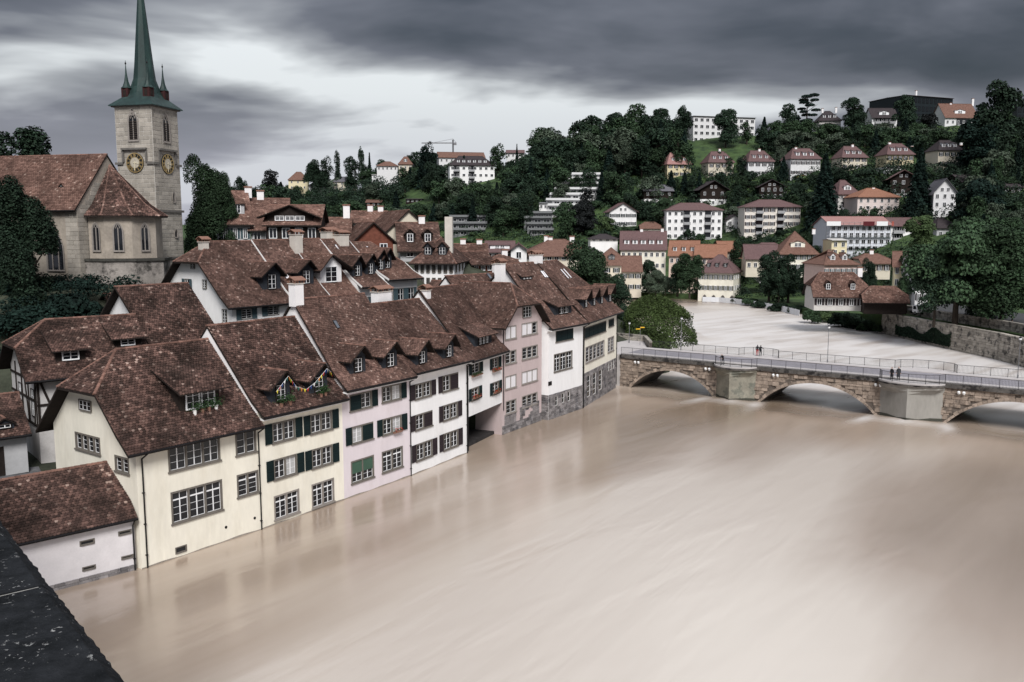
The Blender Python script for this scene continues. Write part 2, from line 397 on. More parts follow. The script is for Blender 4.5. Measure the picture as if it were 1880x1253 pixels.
def small_window_mesh(w, h, fm, n=2, rows=3, gm=None, fw=.06, dark=False):
    """frame, white bars and glass in one mesh, for windows small in the picture"""
    gm = gm or GLASS; fw = fw if w > .5 else .04
    def f():
        fw_ = fw if w > .5 else .04; mb = MB(); mb.box(0, fw, -.04, .1, 0, h); mb.box(w - fw, w, -.04, .1, 0, h); mb.box(fw, w - fw, -.04, .1, h - fw, h); mb.box(fw, w - fw, -.07, .1, 0, fw)
        mb.mi = 1; b = .04 if w > .5 else .022
        mb.box(fw, fw + b, 0, .05, fw, h - fw); mb.box(w - fw - b, w - fw, 0, .05, fw, h - fw); mb.box(fw + b, w - fw - b, 0, .05, h - fw - b, h - fw); mb.box(fw + b, w - fw - b, 0, .05, fw, fw + b)
        for k in range(1, n): x = w * k / n; mb.box(x - .035, x + .035, -.005, .05, fw + b, h - fw - b)
        for k in range(1, rows):
            z = fw + (h - 2 * fw) * k / rows; mb.box(fw + b, w - fw - b, .005, .045, z - .016, z + .016)
        mb.mi = 2; mb.box(fw, w - fw, .025, .035, fw, h - fw)
        return mb.mesh('window', [fm, fm if dark else SASH, gm])
    return cached(('sw', w, h, fm.name, n, rows, gm.name, fw, dark), f)
def far_window_mesh(w, h, gm=None, shut=None, fr=None):
    """window of a far building: frame, cross bars, recessed pane, open shutters"""
    gm = gm or GLASS; fr = fr or SASH
    def f():
        a = .09; mb = MB(); mb.box(0, a, -.14, .02, 0, h); mb.box(w - a, w, -.14, .02, 0, h); mb.box(a, w - a, -.14, .02, h - a, h); mb.box(a, w - a, -.18, .02, 0, a)
        mb.box(w / 2 - .04, w / 2 + .04, -.10, .0, a, h - a)
        mb.mi = 1; mb.box(a, w - a, -.06, -.01, a, h - a)
        if shut:
            mb.mi = 2; s = w * .5; mb.box(-s, -.02, -.07, -.02, .02, h - .02); mb.box(w + .02, w + s, -.07, -.02, .02, h - .02)
        return mb.mesh('window', [fr, gm] + ([shut] if shut else []))
    return cached(('fw', w, h, gm.name, shut.name if shut else '', fr.name), f)

# ------------------------------------------------------------------ houses
RIDGE = mat('ridge_clay', (.165, .092, .072), var=.35, scale=2.5, island=.35)
class House:
    def __init__(s, name, label, A, B, D, base, eave, ridge, of=.75, ob=.6, ol=.25, orr=.25, yr=None, flare=(.26, .30), hipL=None, hipR=None,
                 wall=CREAM, tile=TILE, tw=.25, te=.19, cat='house', group=None, soffit=None, gableL=None, gableR=None, wall_to=0.0, gutter=True, thick=.2, notiles=False, trim=None):
        s.name = name; s.A = Vector((A[0], A[1])); s.B = Vector((B[0], B[1])); e = s.B - s.A; s.L = e.length; e.normalize(); s.e = e; s.n = Vector((-e.y, e.x)); s.D = D
        s.base = base; s.ze = eave - base; s.zr = ridge - base; s.of, s.ob, s.ol, s.orr = of, ob, ol, orr; s.yr = D / 2 if yr is None else yr
        s.hipL, s.hipR = hipL, hipR; s.wall, s.tile, s.tw, s.te = wall, tile, tw * .86, te * 1.0; s.soffit = soffit; s.gableL, s.gableR = gableL, gableR; s.t = thick
        s.wall_to = wall_to; s.gutter = gutter; s.notiles = notiles; s.trim = trim
        fk, drop = flare; s.yk = -of + fk * (s.yr + of); s.zk = s.ze + (s.zr - s.ze) * fk - drop * (1 if fk > 0 else 0)
        s.root = empty(name, (s.A.x, s.A.y, base), math.atan2(e.y, e.x)); tag(s.root, label, cat, group)
        s.holes = {'F': [], 'L': [], 'R': []}; s.T = Tiles(); s.caps = MB()
    # geometry of the slopes
    def zf(s, y):
        if y < s.yk: return s.ze + (s.zk - s.ze) * (y + s.of) / (s.yk + s.of)
        return s.zk + (s.zr - s.zk) * (y - s.yk) / (s.yr - s.yk)
    def yf(s, z):
        if z < s.zk: return -s.of + (s.yk + s.of) * (z - s.ze) / (s.zk - s.ze)
        return s.yk + (s.yr - s.yk) * (z - s.zk) / (s.zr - s.zk)
    def zb(s, y): return s.zr - (s.zr - s.ze) * (y - s.yr) / (s.D + s.ob - s.yr)
    def yb(s, z): return s.yr + (s.zr - z) / (s.zr - s.ze) * (s.D + s.ob - s.yr)
    def xl(s, z):
        if not s.hipL or z <= s.hipL[0] - s.base: return -s.ol
        zh = s.hipL[0] - s.base; return -s.ol + (z - zh) / (s.zr - zh) * (s.hipL[1] + s.ol)
    def xr(s, z):
        if not s.hipR or z <= s.hipR[0] - s.base: return s.L + s.orr
        zh = s.hipR[0] - s.base; return s.L + s.orr - (z - zh) / (s.zr - zh) * (s.hipR[1] + s.orr)
    def loc(s, w): d = Vector((w[0], w[1])) - s.A; return Vector((d.dot(s.e), d.dot(s.n), w[2] - s.base))
    def hit(s, px, py, axis, val):
        o = s.loc((0, 0, CAM_H)); d = ray(px, py); dl = Vector((Vector((d.x, d.y)).dot(s.e), Vector((d.x, d.y)).dot(s.n), d.z))
        return o + dl * ((val - o[axis]) / dl[axis])
    def roofhit(s, px, py):
        o = s.loc((0, 0, CAM_H)); d = ray(px, py); dl = Vector((Vector((d.x, d.y)).dot(s.e), Vector((d.x, d.y)).dot(s.n), d.z))
        m = (s.zr - s.zk) / (s.yr - s.yk); t = (s.zk + m * (o.y - s.yk) - o.z) / (dl.z - m * dl.y); p = o + dl * t
        if p.y < s.yk:
            m = (s.zk - s.ze) / (s.yk + s.of); t = (s.ze + m * (o.y + s.of) - o.z) / (dl.z - m * dl.y); p = o + dl * t
        return p
    def face(s, f, px, py):
        p = s.hit(px, py, 1, 0) if f == 'F' else s.hit(px, py, 0, 0 if f == 'L' else s.L)
        return (p.x if f == 'F' else p.y), p.z
    def place(s, f, u0, u1, z0):
        if f == 'F': return (u0, 0, z0), 0
        if f == 'L': return (0, u1, z0), -math.pi / 2
        return (s.L, u0, z0), math.pi / 2
    def rect(s, f, ll, ur, size=None):
        a, z0 = s.face(f, *ll); b, z1 = s.face(f, *ur); u0, u1 = min(a, b), max(a, b)
        return u0, u1, z0, z1
    def win(s, f, ll, ur, n=2, rows=3, leaves=2, transom=False, shut='', sm=SHUT_G, closed=(), curt=(), blind=(), half=(), fm=STONE_F, detail=2, sill=True, fw=.13, local=False, sw=None):
        u0, u1, z0, z1 = (ll[0], ur[0], ll[1], ur[1]) if local else s.rect(f, ll, ur)
        w, h = q2(u1 - u0), q2(z1 - z0); u1 = u0 + w; z1 = z0 + h
        loc, rz = s.place(f, u0, u1, z0); s.holes[f].append((u0 + .01, u1 - .01, z0 + .01, z1 - .01))
        wo = put('window', surround_mesh(w, h, n, fw, fm, sill), s.root, loc, (0, 0, rz))
        cw = q2((w - 2 * fw - (n - 1) * fw) / n); ch = q2(h - fw - fw * .6); zc = fw * .6
        for k in range(n):
            x = fw + k * (cw + fw)
            if k in closed:
                put('shutter', shutter_mesh(q2(cw + .1), ch, sm), wo, (x - .05, -.02, zc)); continue
            if k in blind:
                put('blind', unit_pane(BLIND), wo, (x, .03, zc), sc=(cw, 1, ch)); continue
            put('casement', casement_mesh(cw, ch, rows, leaves, transom), wo, (x, .09, zc))
            if k in half: put('blind', unit_pane(GBLIND), wo, (x, .03, zc + ch * .42), sc=(cw, 1, ch * .58))
            gm = CURT if k in curt else GLASS
            if detail == 2:
                ht = ch * .76 if transom else ch; rr = rows - (1 if transom else 0)
                cells = [(q * cw / leaves, (q + 1) * cw / leaves, ht * j / rr, ht * (j + 1) / rr) for q in range(leaves) for j in range(rr)]
                if transom: cells += [(q * cw / leaves, (q + 1) * cw / leaves, ht, ch) for q in range(leaves)]
            else: cells = [(q * cw / leaves, (q + 1) * cw / leaves, 0, ch) for q in range(leaves)]
            for a, b, c, d in cells:
                put('pane', unit_pane(gm), wo, (x + a + .004, .108, zc + c + .004), (R(rnd.uniform(-.5, .5)), 0, R(rnd.uniform(-.5, .5))), (b - a - .008, 1, d - c - .008))
        sw = sw or q2(min(cw * .98 + .06, .72))
        if 'L' in shut: put('shutter', shutter_mesh(sw, q2(h), sm), wo, (-sw - .01, -.045, 0), (0, 0, R(rnd.uniform(0, 3))))
        if 'R' in shut: put('shutter', shutter_mesh(sw, q2(h), sm), wo, (w + .01, -.045, 0), (0, 0, R(rnd.uniform(-3, 0))))
        return wo
    def swin(s, f, ll, ur, n=2, rows=3, fm=STONE_F, gm=None, hole=True, local=False, shut='', sm=SHUT_G, name='window'):
        u0, u1, z0, z1 = (ll[0], ur[0], ll[1], ur[1]) if local else s.rect(f, ll, ur)
        w, h = q2(u1 - u0), q2(z1 - z0); loc, rz = s.place(f, u0, u0 + w, z0)
        if f != 'F' and z0 + h > s.zf(0) - s.t - .05: hole = False
        if hole: s.holes[f].append((u0 + .01, u0 + w - .01, z0 + .01, z0 + h - .01))
        wo = put(name, small_window_mesh(w, h, fm, n, rows, gm, dark=name != 'window'), s.root, loc, (0, 0, rz))
        if not hole: wo.location = wo.location + {'F': Vector((0, -.07, 0)), 'L': Vector((-.07, 0, 0)), 'R': Vector((.07, 0, 0))}[f]
        sw = q2(max(.3, w * .45))
        if 'L' in shut: put('shutter', shutter_mesh(sw, h, sm), wo, (-sw - .01, -.045, 0))
        if 'R' in shut: put('shutter', shutter_mesh(sw, h, sm), wo, (w + .01, -.045, 0))
        return wo
    def dormer(s, px, py, w=1.1, hw=1.25, kind='gable', rise=.8, face=SLATE, tile=None, nwin=1, winw=.7, rows=3, oh=.3, k=.30, fo=.45, local=None, tip=0):
        p = Vector(local) if local else s.roofhit(px, py)
        x, y, z0 = p.x, p.y, s.zf(p.y); tile = tile or s.tile; zt = z0 + hw; h2 = w / 2; T = Tiles(); mb = MB(); slabs = []
        if kind == 'gable':
            zr = min(zt + rise, s.zr - .15); yr_ = s.yf(zr); ze = zt - .12 - oh * (zr - zt) / h2 * .5; ye = s.yf(ze)
            mb.poly([(x - h2, y, z0 - .15), (x + h2, y, z0 - .15), (x + h2, y, zt), (x, y, zr - .08), (x - h2, y, zt)])
            for sg in (-1, 1): mb.poly([(x + sg * h2, y, z0 - .15), (x + sg * h2, y, zt), (x + sg * h2, s.yf(zt) + .1, zt)])
            for sg in (-1, 1):
                xe = x + sg * (h2 + oh)
                slabs.append([(xe, y - fo, ze), (x, y - fo - tip, zr), (x, yr_ + .05, zr), (xe, ye + .05, ze)])
            ridge_caps(s.caps, (x, y - fo - tip, zr + .06), (x, yr_, zr + .06), .10, .34)
        else:
            m = (s.zr - s.zk) / (s.yr - s.yk); k = min(k, m - .25); yb_ = y + (hw) / (m - k); 
            if yb_ > s.yr - .1: yb_ = s.yr - .1; k = (s.zf(yb_) - zt) / (yb_ - y)
            zb_ = zt + k * (yb_ - y)
            mb.poly([(x - h2, y, z0 - .15), (x + h2, y, z0 - .15), (x + h2, y, zt), (x - h2, y, zt)])
            for sg in (-1, 1): mb.poly([(x + sg * h2, y, z0 - .15), (x + sg * h2, y, zt), (x + sg * h2, yb_, zb_)])
            slabs.append([(x - h2 - oh, y - fo, zt - k * fo + .06), (x + h2 + oh, y - fo, zt - k * fo + .06), (x + h2 + oh, yb_ + .05, zb_ + .08), (x - h2 - oh, yb_ + .05, zb_ + .08)])
        d = mb.build('dormer', face, s.root)
        rm = MB()
        for q in slabs:
            rm.slab([Vector(a) for a in q], (0, 0, -.09))
            if not s.notiles: T.fill(q, s.tw, s.te, int(abs(x * 100)))
        if s.notiles: rm.build('dormer_roof', s.tile, d)
        else:
            rm.build('dormer_roof', WOOD_D, d); T.build('roof_tiles', tile, d)
        ww = q2(winw); hh = q2(hw - .22); tot = nwin * ww + (nwin - 1) * .12
        for i in range(nwin):
            put('window', small_window_mesh(ww, hh, WOOD_D if face is SLATE else SASH, 2, rows), d, (x - tot / 2 + i * (ww + .12), y - .075, z0 + .12))
        return d
    def skylight(s, px, py, w=.6, h=.9, gm=None):
        p = s.roofhit(px, py); m = math.atan2(s.zf(p.y + .1) - s.zf(p.y - .1), .2)
        mb = MB(); mb.box(-w / 2, w / 2, -h / 2, h / 2, 0, .09); mb.mi = 1; mb.box(-w / 2 + .07, w / 2 - .07, -h / 2 + .07, h / 2 - .07, .09, .10)
        o = mb.build('skylight', [METAL_D, gm or glass_sky()], s.root, (p.x, p.y, s.zf(p.y) + .02)); o.rotation_euler = (m, 0, 0)
        return o
    def chimney(s, px, pyt, y, w=.7, d=.6, m=CHIM_W, cap=True, below=1.2, capm=None):
        p = s.hit(px, pyt, 1, y); x, zt = p.x, p.z
        zrf = s.zf(y) if y < s.yr else s.zb(y); zb_ = min(zrf - below * .4, zt - .5)
        c = MB().box(x - w / 2, x + w / 2, y - d / 2, y + d / 2, zb_, zt - (.55 if cap else 0)).build('chimney', m, s.root)
        if cap: chimney_cap(c, x, y, zt - .55, w, d, capm)
        else:
            MB().box(x - w / 2 - .06, x + w / 2 + .06, y - d / 2 - .06, y + d / 2 + .06, zt, zt + .12).build('chimney_cap', TERRA, c)
        return c
    def downpipe(s, x, zb_=0.0, r=.055):
        mb = MB(); z = s.ze - .15
        mb.tube((x, -s.of - .02, z), (x, -.10, z - .45), r, n=6); mb.tube((x, -.10, z - .42), (x, -.10, zb_), r, n=6)
        for q in np.arange(zb_ + 1, z - 1, 2.2): mb.box(x - .08, x + .08, -.16, 0, q, q + .05)
        return mb.build('downpipe', METAL_D, s.root)
    def downpipe_px(s, px, py): u, z = s.face('F', px, py); return s.downpipe(u, z)
    def _grid(s, mb, f, u0, u1, z0, z1):
        H = [h for h in s.holes[f] if h[2] < z1 and h[3] > z0]
        us = sorted({u0, u1} | {min(max(a, u0), u1) for h in H for a in h[:2]}); zs = sorted({z0, z1} | {min(max(a, z0), z1) for h in H for a in h[2:]})
        pt = {'F': lambda u, z: (u, 0, z), 'L': lambda u, z: (0, u, z), 'R': lambda u, z: (s.L, u, z)}[f]
        dp = {'F': Vector((0, .2, 0)), 'L': Vector((.2, 0, 0)), 'R': Vector((-.2, 0, 0))}[f]
        for i in range(len(us) - 1):
            for j in range(len(zs) - 1):
                a, b, c, d = us[i], us[i + 1], zs[j], zs[j + 1]
                if b - a < 1e-5 or d - c < 1e-5: continue
                um, zm = (a + b) / 2, (c + d) / 2
                if any(h[0] < um < h[1] and h[2] < zm < h[3] for h in H): continue
                q = [pt(a, c), pt(b, c), pt(b, d), pt(a, d)]; mb.poly(q if f != 'L' else q[::-1])
        for h in H:
            c = [Vector(pt(h[0], h[2])), Vector(pt(h[1], h[2])), Vector(pt(h[1], min(h[3], z1))), Vector(pt(h[0], min(h[3], z1)))]
            for i in range(4): mb.poly([c[i], c[(i + 1) % 4], c[(i + 1) % 4] + dp, c[i] + dp])
    def finish(s, front=True, tiles=('F', 'L', 'R'), back_tiles=False):
        t = s.t; z0 = s.wall_to; L, D = s.L, s.D
        mb = MB(); zt = s.zf(0) - t
        if front: s._grid(mb, 'F', 0, L, z0, zt)
        mb.poly([(L, D, z0), (0, D, z0), (0, D, s.zb(D) - t), (L, D, s.zb(D) - t)])
        gables = []
        for f, hip in (('L', s.hipL), ('R', s.hipR)):
            x = 0 if f == 'L' else L; zc = min(zt, s.zb(D) - t); zh = (hip[0] - s.base) if hip else None
            tgt = MB() if (s.gableL if f == 'L' else s.gableR) else mb
            s._grid(tgt, f, 0, D, z0, zc)
            top = [(0, zc), (D, zc)]
            if zh is None or zh > zc + .05:
                zx = (s.zr if zh is None else zh + .0)
                prof = [(D, zc), (D, s.zb(D) - t)]
                if zh is None: prof += [(s.yr, s.zr - t)]
                else: prof += [(s.yb(zx), zx - t), (s.yf(zx), zx - t)]
                if 0 < s.yk < s.yf(zx): prof += [(s.yk, s.zk - t)]
                prof += [(0, zt), (0, zc)]
                pts = []
                for a in prof:
                    if not pts or (abs(a[0] - pts[-1][0]) + abs(a[1] - pts[-1][1])) > 1e-3: pts.append(a)
                q = [(x, a, b) for a, b in pts]
                tgt.poly(q if f == 'L' else q[::-1])
            if tgt is not mb: gables.append((tgt, s.gableL if f == 'L' else s.gableR))
        mb.build('wall', s.wall, s.root)
        if s.base == 0 and z0 < 0:      # damp band along the flood line
            rg = random.Random(int(s.L * 100)); w_ = MB(); n = int(s.L / .22)
            for i in range(n):
                x0, x1 = s.L * i / n, s.L * (i + 1) / n; a = .07 + .05 * math.sin(i * .31) * math.sin(i * .13)
                if s.name != 'pink_gabled_house': w_.add([(x0, -.012, -.5), (x1, -.012, -.5), (x1, -.012, a), (x0, -.012, a), (x0, .02, a), (x1, .02, a)], [(0, 1, 2, 3), (3, 2, 5, 4)])
            if w_.v: w_.build('damp_band', mat('damp_render', (.27, .24, .205), var=.3, scale=3), s.root)
        for g, m in gables: g.build('gable_wall', m, s.root)
        # slopes
        def fpt(x, y, z): return (x, y, z)
        zhs = {('L'): (s.hipL[0] - s.base if s.hipL else None), 'R': (s.hipR[0] - s.base if s.hipR else None)}
        def slope(za, zb_, yfun):
            r_ = [(s.xl(za), yfun(za), za), (s.xr(za), yfun(za), za)]
            if zhs['R'] is not None and za < zhs['R'] < zb_ - .01: r_.append((s.xr(zhs['R']), yfun(zhs['R']), zhs['R']))
            r_.append((s.xr(zb_), yfun(zb_), zb_))
            if s.xr(zb_) - s.xl(zb_) > .05: r_.append((s.xl(zb_), yfun(zb_), zb_))
            if zhs['L'] is not None and za < zhs['L'] < zb_ - .01: r_.append((s.xl(zhs['L']), yfun(zhs['L']), zhs['L']))
            return r_
        polys = []
        if s.yk > -s.of + .01: polys += [('F', slope(s.ze, s.zk, s.yf)), ('F', slope(s.zk, s.zr, s.yf))]
        else: polys += [('F', slope(s.ze, s.zr, s.yf))]
        polys.append(('B', slope(s.ze, s.zr, s.yb)))
        for f in 'LR':
            zh = zhs[f]
            if zh is None: continue
            xx = s.xl if f == 'L' else s.xr
            q = [(xx(zh), s.yf(zh), zh), (xx(zh), s.yb(zh), zh), (xx(s.zr), s.yr, s.zr)]
            polys.append((f, q))
            for yy in (s.yf, s.yb): ridge_caps(s.caps, (xx(zh), yy(zh), zh + .05), (xx(s.zr), s.yr, s.zr + .05), .12, .36)
        rb = MB()
        for f, q in polys: rb.slab([Vector(a) for a in q], (0, 0, -t + .02))
        if s.notiles: ro = rb.build('roof', s.tile, s.root)
        else:
            ro = rb.build('roof', WOOD_D, s.root)
            for i, (f, q) in enumerate(polys):
                if f in tiles or (f == 'B' and back_tiles): s.T.fill(q, s.tw, s.te, i * 7 + int(abs(s.A.x * 10)))
            s.T.build('roof_tiles', s.tile, ro)
        ridge_caps(s.caps, (s.xl(s.zr), s.yr, s.zr + .05), (s.xr(s.zr), s.yr, s.zr + .05), .13, .36)
        stuff(s.caps.build('ridge_tiles', RIDGE if not s.notiles else s.tile, ro))
        xa, xb = s.xl(s.ze), s.xr(s.ze)
        if s.gutter:
            MB().tube((xa + .02, -s.of - .06, s.ze - .05), (xb - .02, -s.of - .06, s.ze - .05), .085, n=8).build('gutter', METAL_D, ro)
        if s.soffit:
            zs = s.ze - t - .02
            MB().slab([(.02 + xa, -s.of + .06, zs), (xb - .02, -s.of + .06, zs), (xb - .02, -.005, zs + .05), (xa + .02, -.005, zs + .05)], (0, 0, -.07)).build('soffit', s.soffit, ro)
        if s.trim:
            for xx, sg in ((s.xl, -1), (s.xr, 1)):
                zh = zhs['L' if sg < 0 else 'R']; ztop = s.zr if zh is None else zh
                v = MB(); pts = [(s.yf(z), z) for z in sorted({s.ze, s.zk, ztop})]
                for (ya, za), (yb2, zb2) in zip(pts, pts[1:]): v.bar((xx(s.ze) + sg * .02, ya, za + .02), (xx(s.ze) + sg * .02, yb2, zb2 + .02), .05, .22)
                v.build('verge_board', s.trim, ro)
        return s
def glass_sky():
    if 'skylight_glass' not in MATS: glass_mat('skylight_glass', (.10, .11, .13), .08)
    return MATS['skylight_glass']
def chimney_cap(c, x, y, z, w, d, m=None):
    """little tiled saddle roof on short piers"""
    mb = MB(); a, b = w / 2 + .10, d / 2 + .08
    mb.box(x - a, x + a, y - b, y + b, z, z + .07)
    mb.build('chimney_ledge', m or CHIM_B, c)
    p = MB()
    for sx in (-1, -.33, .33, 1):
        for sy in (-1, 1): p.box(x + sx * (a - .08) - .06, x + sx * (a - .08) + .06, y + sy * (b - .08) - .06, y + sy * (b - .08) + .06, z + .07, z + .30)
    p.build('chimney_piers', TERRA, c)
    r_ = MB(); zz = z + .30
    for sy in (-1, 1): r_.slab([(x - a - .1, y + sy * (b + .12), zz), (x + a + .1, y + sy * (b + .12), zz), (x + a + .1, y, zz + .30), (x - a - .1, y, zz + .30)], (0, 0, .06))
    r_.build('chimney_roof', TERRA, c)
def flower_box(h, f, ll, ur, red=False, pots=0):
    """window box with plants, on a ledge of the facade"""
    u0, u1, z0, z1 = h.rect(f, ll, ur); mb = MB(); rg = random.Random(int(u0 * 100))
    mb.box(u0, u1, -.34, -.12, z0, z0 + .16); b = mb.mesh('flower_box', [TERRA, LEAFY, REDF])
    mb.mi = 1
    for i in range(int(90 * (u1 - u0))):
        c = Vector((rg.uniform(u0, u1), rg.uniform(-.42, -.08), z0 + rg.uniform(.1, .42))); r_ = .05
        if red and rg.random() < .45: mb.mi = 2
        else: mb.mi = 1
        a = Vector((rg.uniform(-1, 1), rg.uniform(-1, 1), rg.uniform(-1, 1))).normalized() * r_; d = a.orthogonal().normalized() * r_
        mb.poly([c - a, c + d, c + a, c - d])
    return mb

# ------------------------------------------------------------------ terrain heights
def sm(a, b, x): t = min(1, max(0, (x - a) / (b - a))); return t * t * (3 - 2 * t)
def lerp_tab(tab, x):
    if x <= tab[0][0]: return tab[0][1]
    for (a, va), (b, vb) in zip(tab, tab[1:]):
        if x <= b: return va + (vb - va) * (x - a) / (b - a)
    return tab[-1][1]
def U(px): return (px - CX) / FPX
BANK = [(U(-700), 330), (U(400), 325), (U(1000), 322), (U(1140), 311), (U(1240), 300), (U(1330), 297), (U(1400), 268), (U(1470), 246), (U(1500), 232), (U(1560), 212),
        (U(1610), 201), (U(1640), 197), (U(1700), 184), (U(1830), 164), (U(1880), 154), (U(2300), 104)]
FOOT = [(U(-700), 340), (U(400), 340), (U(1000), 330), (U(1330), 330), (U(1500), 290), (U(1700), 252), (U(1880), 225), (U(2400), 190)]
TOPY = [(U(-700), 900), (U(400), 700), (U(560), 620), (U(700), 580), (U(850), 540), (U(950), 520), (U(1100), 500), (U(1270), 480), (U(1500), 470), (U(1700), 450), (U(1880), 430), (U(2400), 400)]
TOPZ = [(U(-700), 26), (U(380), 28), (U(560), 42), (U(700), 53), (U(850), 59), (U(950), 62), (U(1100), 70), (U(1270), 73), (U(1500), 76), (U(1700), 77), (U(1880), 75), (U(2400), 70)]
QUAY = [(U(1300), 1.6), (U(1470), 1.6), (U(1560), 3.2), (U(1640), 4.6), (U(2300), 5.0)]
def far_z(X, Y):
    u = X / max(Y, 1) ; q = lerp_tab(QUAY, u); f = lerp_tab(FOOT, u); t = lerp_tab(TOPY, u); zt = lerp_tab(TOPZ, u)
    if Y <= f: return q + .6 * sm(lerp_tab(BANK, u) + 4, f, Y) * 2
    s = (Y - f) / (t - f)
    if s < 1: return q + 1.2 + (zt - q - 1.2) * (s ** 1.04) + 1.3 * math.sin(X * .05 + Y * .033) * sm(0, .25, s) * sm(1, .8, s)
    return zt + (Y - t) * .01
def ground(px, py):
    d = ray(px, py); t = 150.0
    u0 = d.x / d.y
    t = lerp_tab(BANK, u0) / d.y
    while t < 900:
        p = Vector((0, 0, CAM_H)) + d * t
        if p.z <= far_z(p.x, p.y): return Vector((p.x, p.y, far_z(p.x, p.y)))
        t += .5
    p = Vector((0, 0, CAM_H)) + d * (lerp_tab(TOPY, u0) / d.y); return Vector((p.x, p.y, far_z(p.x, p.y)))
def left_z(X, Y):
    q = -(X + 25.4) * .809 + (Y - 57.4) * .588       # metres inland of the river front
    h = 3.0 + 1.6 * sm(8, 18, q)
    hill = 12.5 * sm(18, 34, q) * sm(70, 88, Y) * sm(175, 135, Y)
    return h + hill + 2.0 * sm(100, 150, Y) * sm(10, 30, q)

# ------------------------------------------------------------------ ground of the two banks
GRASS = mat('grass', (.050, .082, .030), var=.45, scale=.25, col2=(.030, .052, .026), c2pos=(.45, .65), bump=.4, bscale=3)
COBBLE = mat('cobbles', (.11, .11, .115), var=.35, scale=2, bump=.5, bscale=9)
EARTH = mat('earth', (.045, .05, .035), var=.4, scale=.4)
def grid_mesh(name, rows, m):
    mb = MB(); n = len(rows[0])
    for r_ in rows: mb.v.extend([tuple(p) for p in r_])
    for i in range(len(rows) - 1):
        for j in range(n - 1): mb.f.append((i * n + j, i * n + j + 1, (i + 1) * n + j + 1, (i + 1) * n + j)); mb.m.append(0)
    return mb.build(name, m)
us = np.linspace(U(-700), U(2300), 110)
rows = [[(u * lerp_tab(BANK, u), lerp_tab(BANK, u), -1.5) for u in us]]
for k in range(64):
    r_ = []
    for u in us:
        b = lerp_tab(BANK, u) + .02; t = lerp_tab(TOPY, u) + 260; f = k / 63.0; Y = b + (t - b) * f ** 1.35
        r_.append((u * Y, Y, far_z(u * Y, Y)))
    rows.append(r_)
struct(grid_mesh('hillside_ground', rows, GRASS))
EDGE = [(-90, 8), (-52, 36), (-30.5, 54.0), (-26.2, 57.8), (-20.3, 66), (-15.3, 73.6), (-10.4, 81), (-5.6, 89.4), (-13.5, 95.5), (-10.2, 102.5), (-2.0, 97.8), (2.8, 105.6), (8.4, 112.8), (14.6, 128.5), (17.5, 132), (26, 142), (28.5, 155), (22, 185), (10, 235), (-20, 290), (-80, 330)]
rows = [[(x, y, -1.5) for x, y in EDGE]]
for q in (.02, 2, 5, 9, 13, 17, 21, 25, 30, 36, 44, 56, 75, 110, 170, 260):
    rows.append([(x - q * .94, y + q * .34, left_z(x - q * .94, y + q * .34) if q > .1 else (2.2 if 80 < y < 103 and x < -4 else left_z(x, y))) for x, y in EDGE])
struct(grid_mesh('old_town_ground', rows, EARTH))
def in_frame(a, b): return (-30.2 - a * .60 - b * .80, 61.5 + a * .78 - b * .62)
rows = [[(*in_frame(a, b), left_z(*in_frame(a, b)) + .05) for a in np.linspace(-4, 9.5, 12)] for b in np.linspace(2.2, 12, 10)]
struct(grid_mesh('courtyard_cobbles', rows, COBBLE))

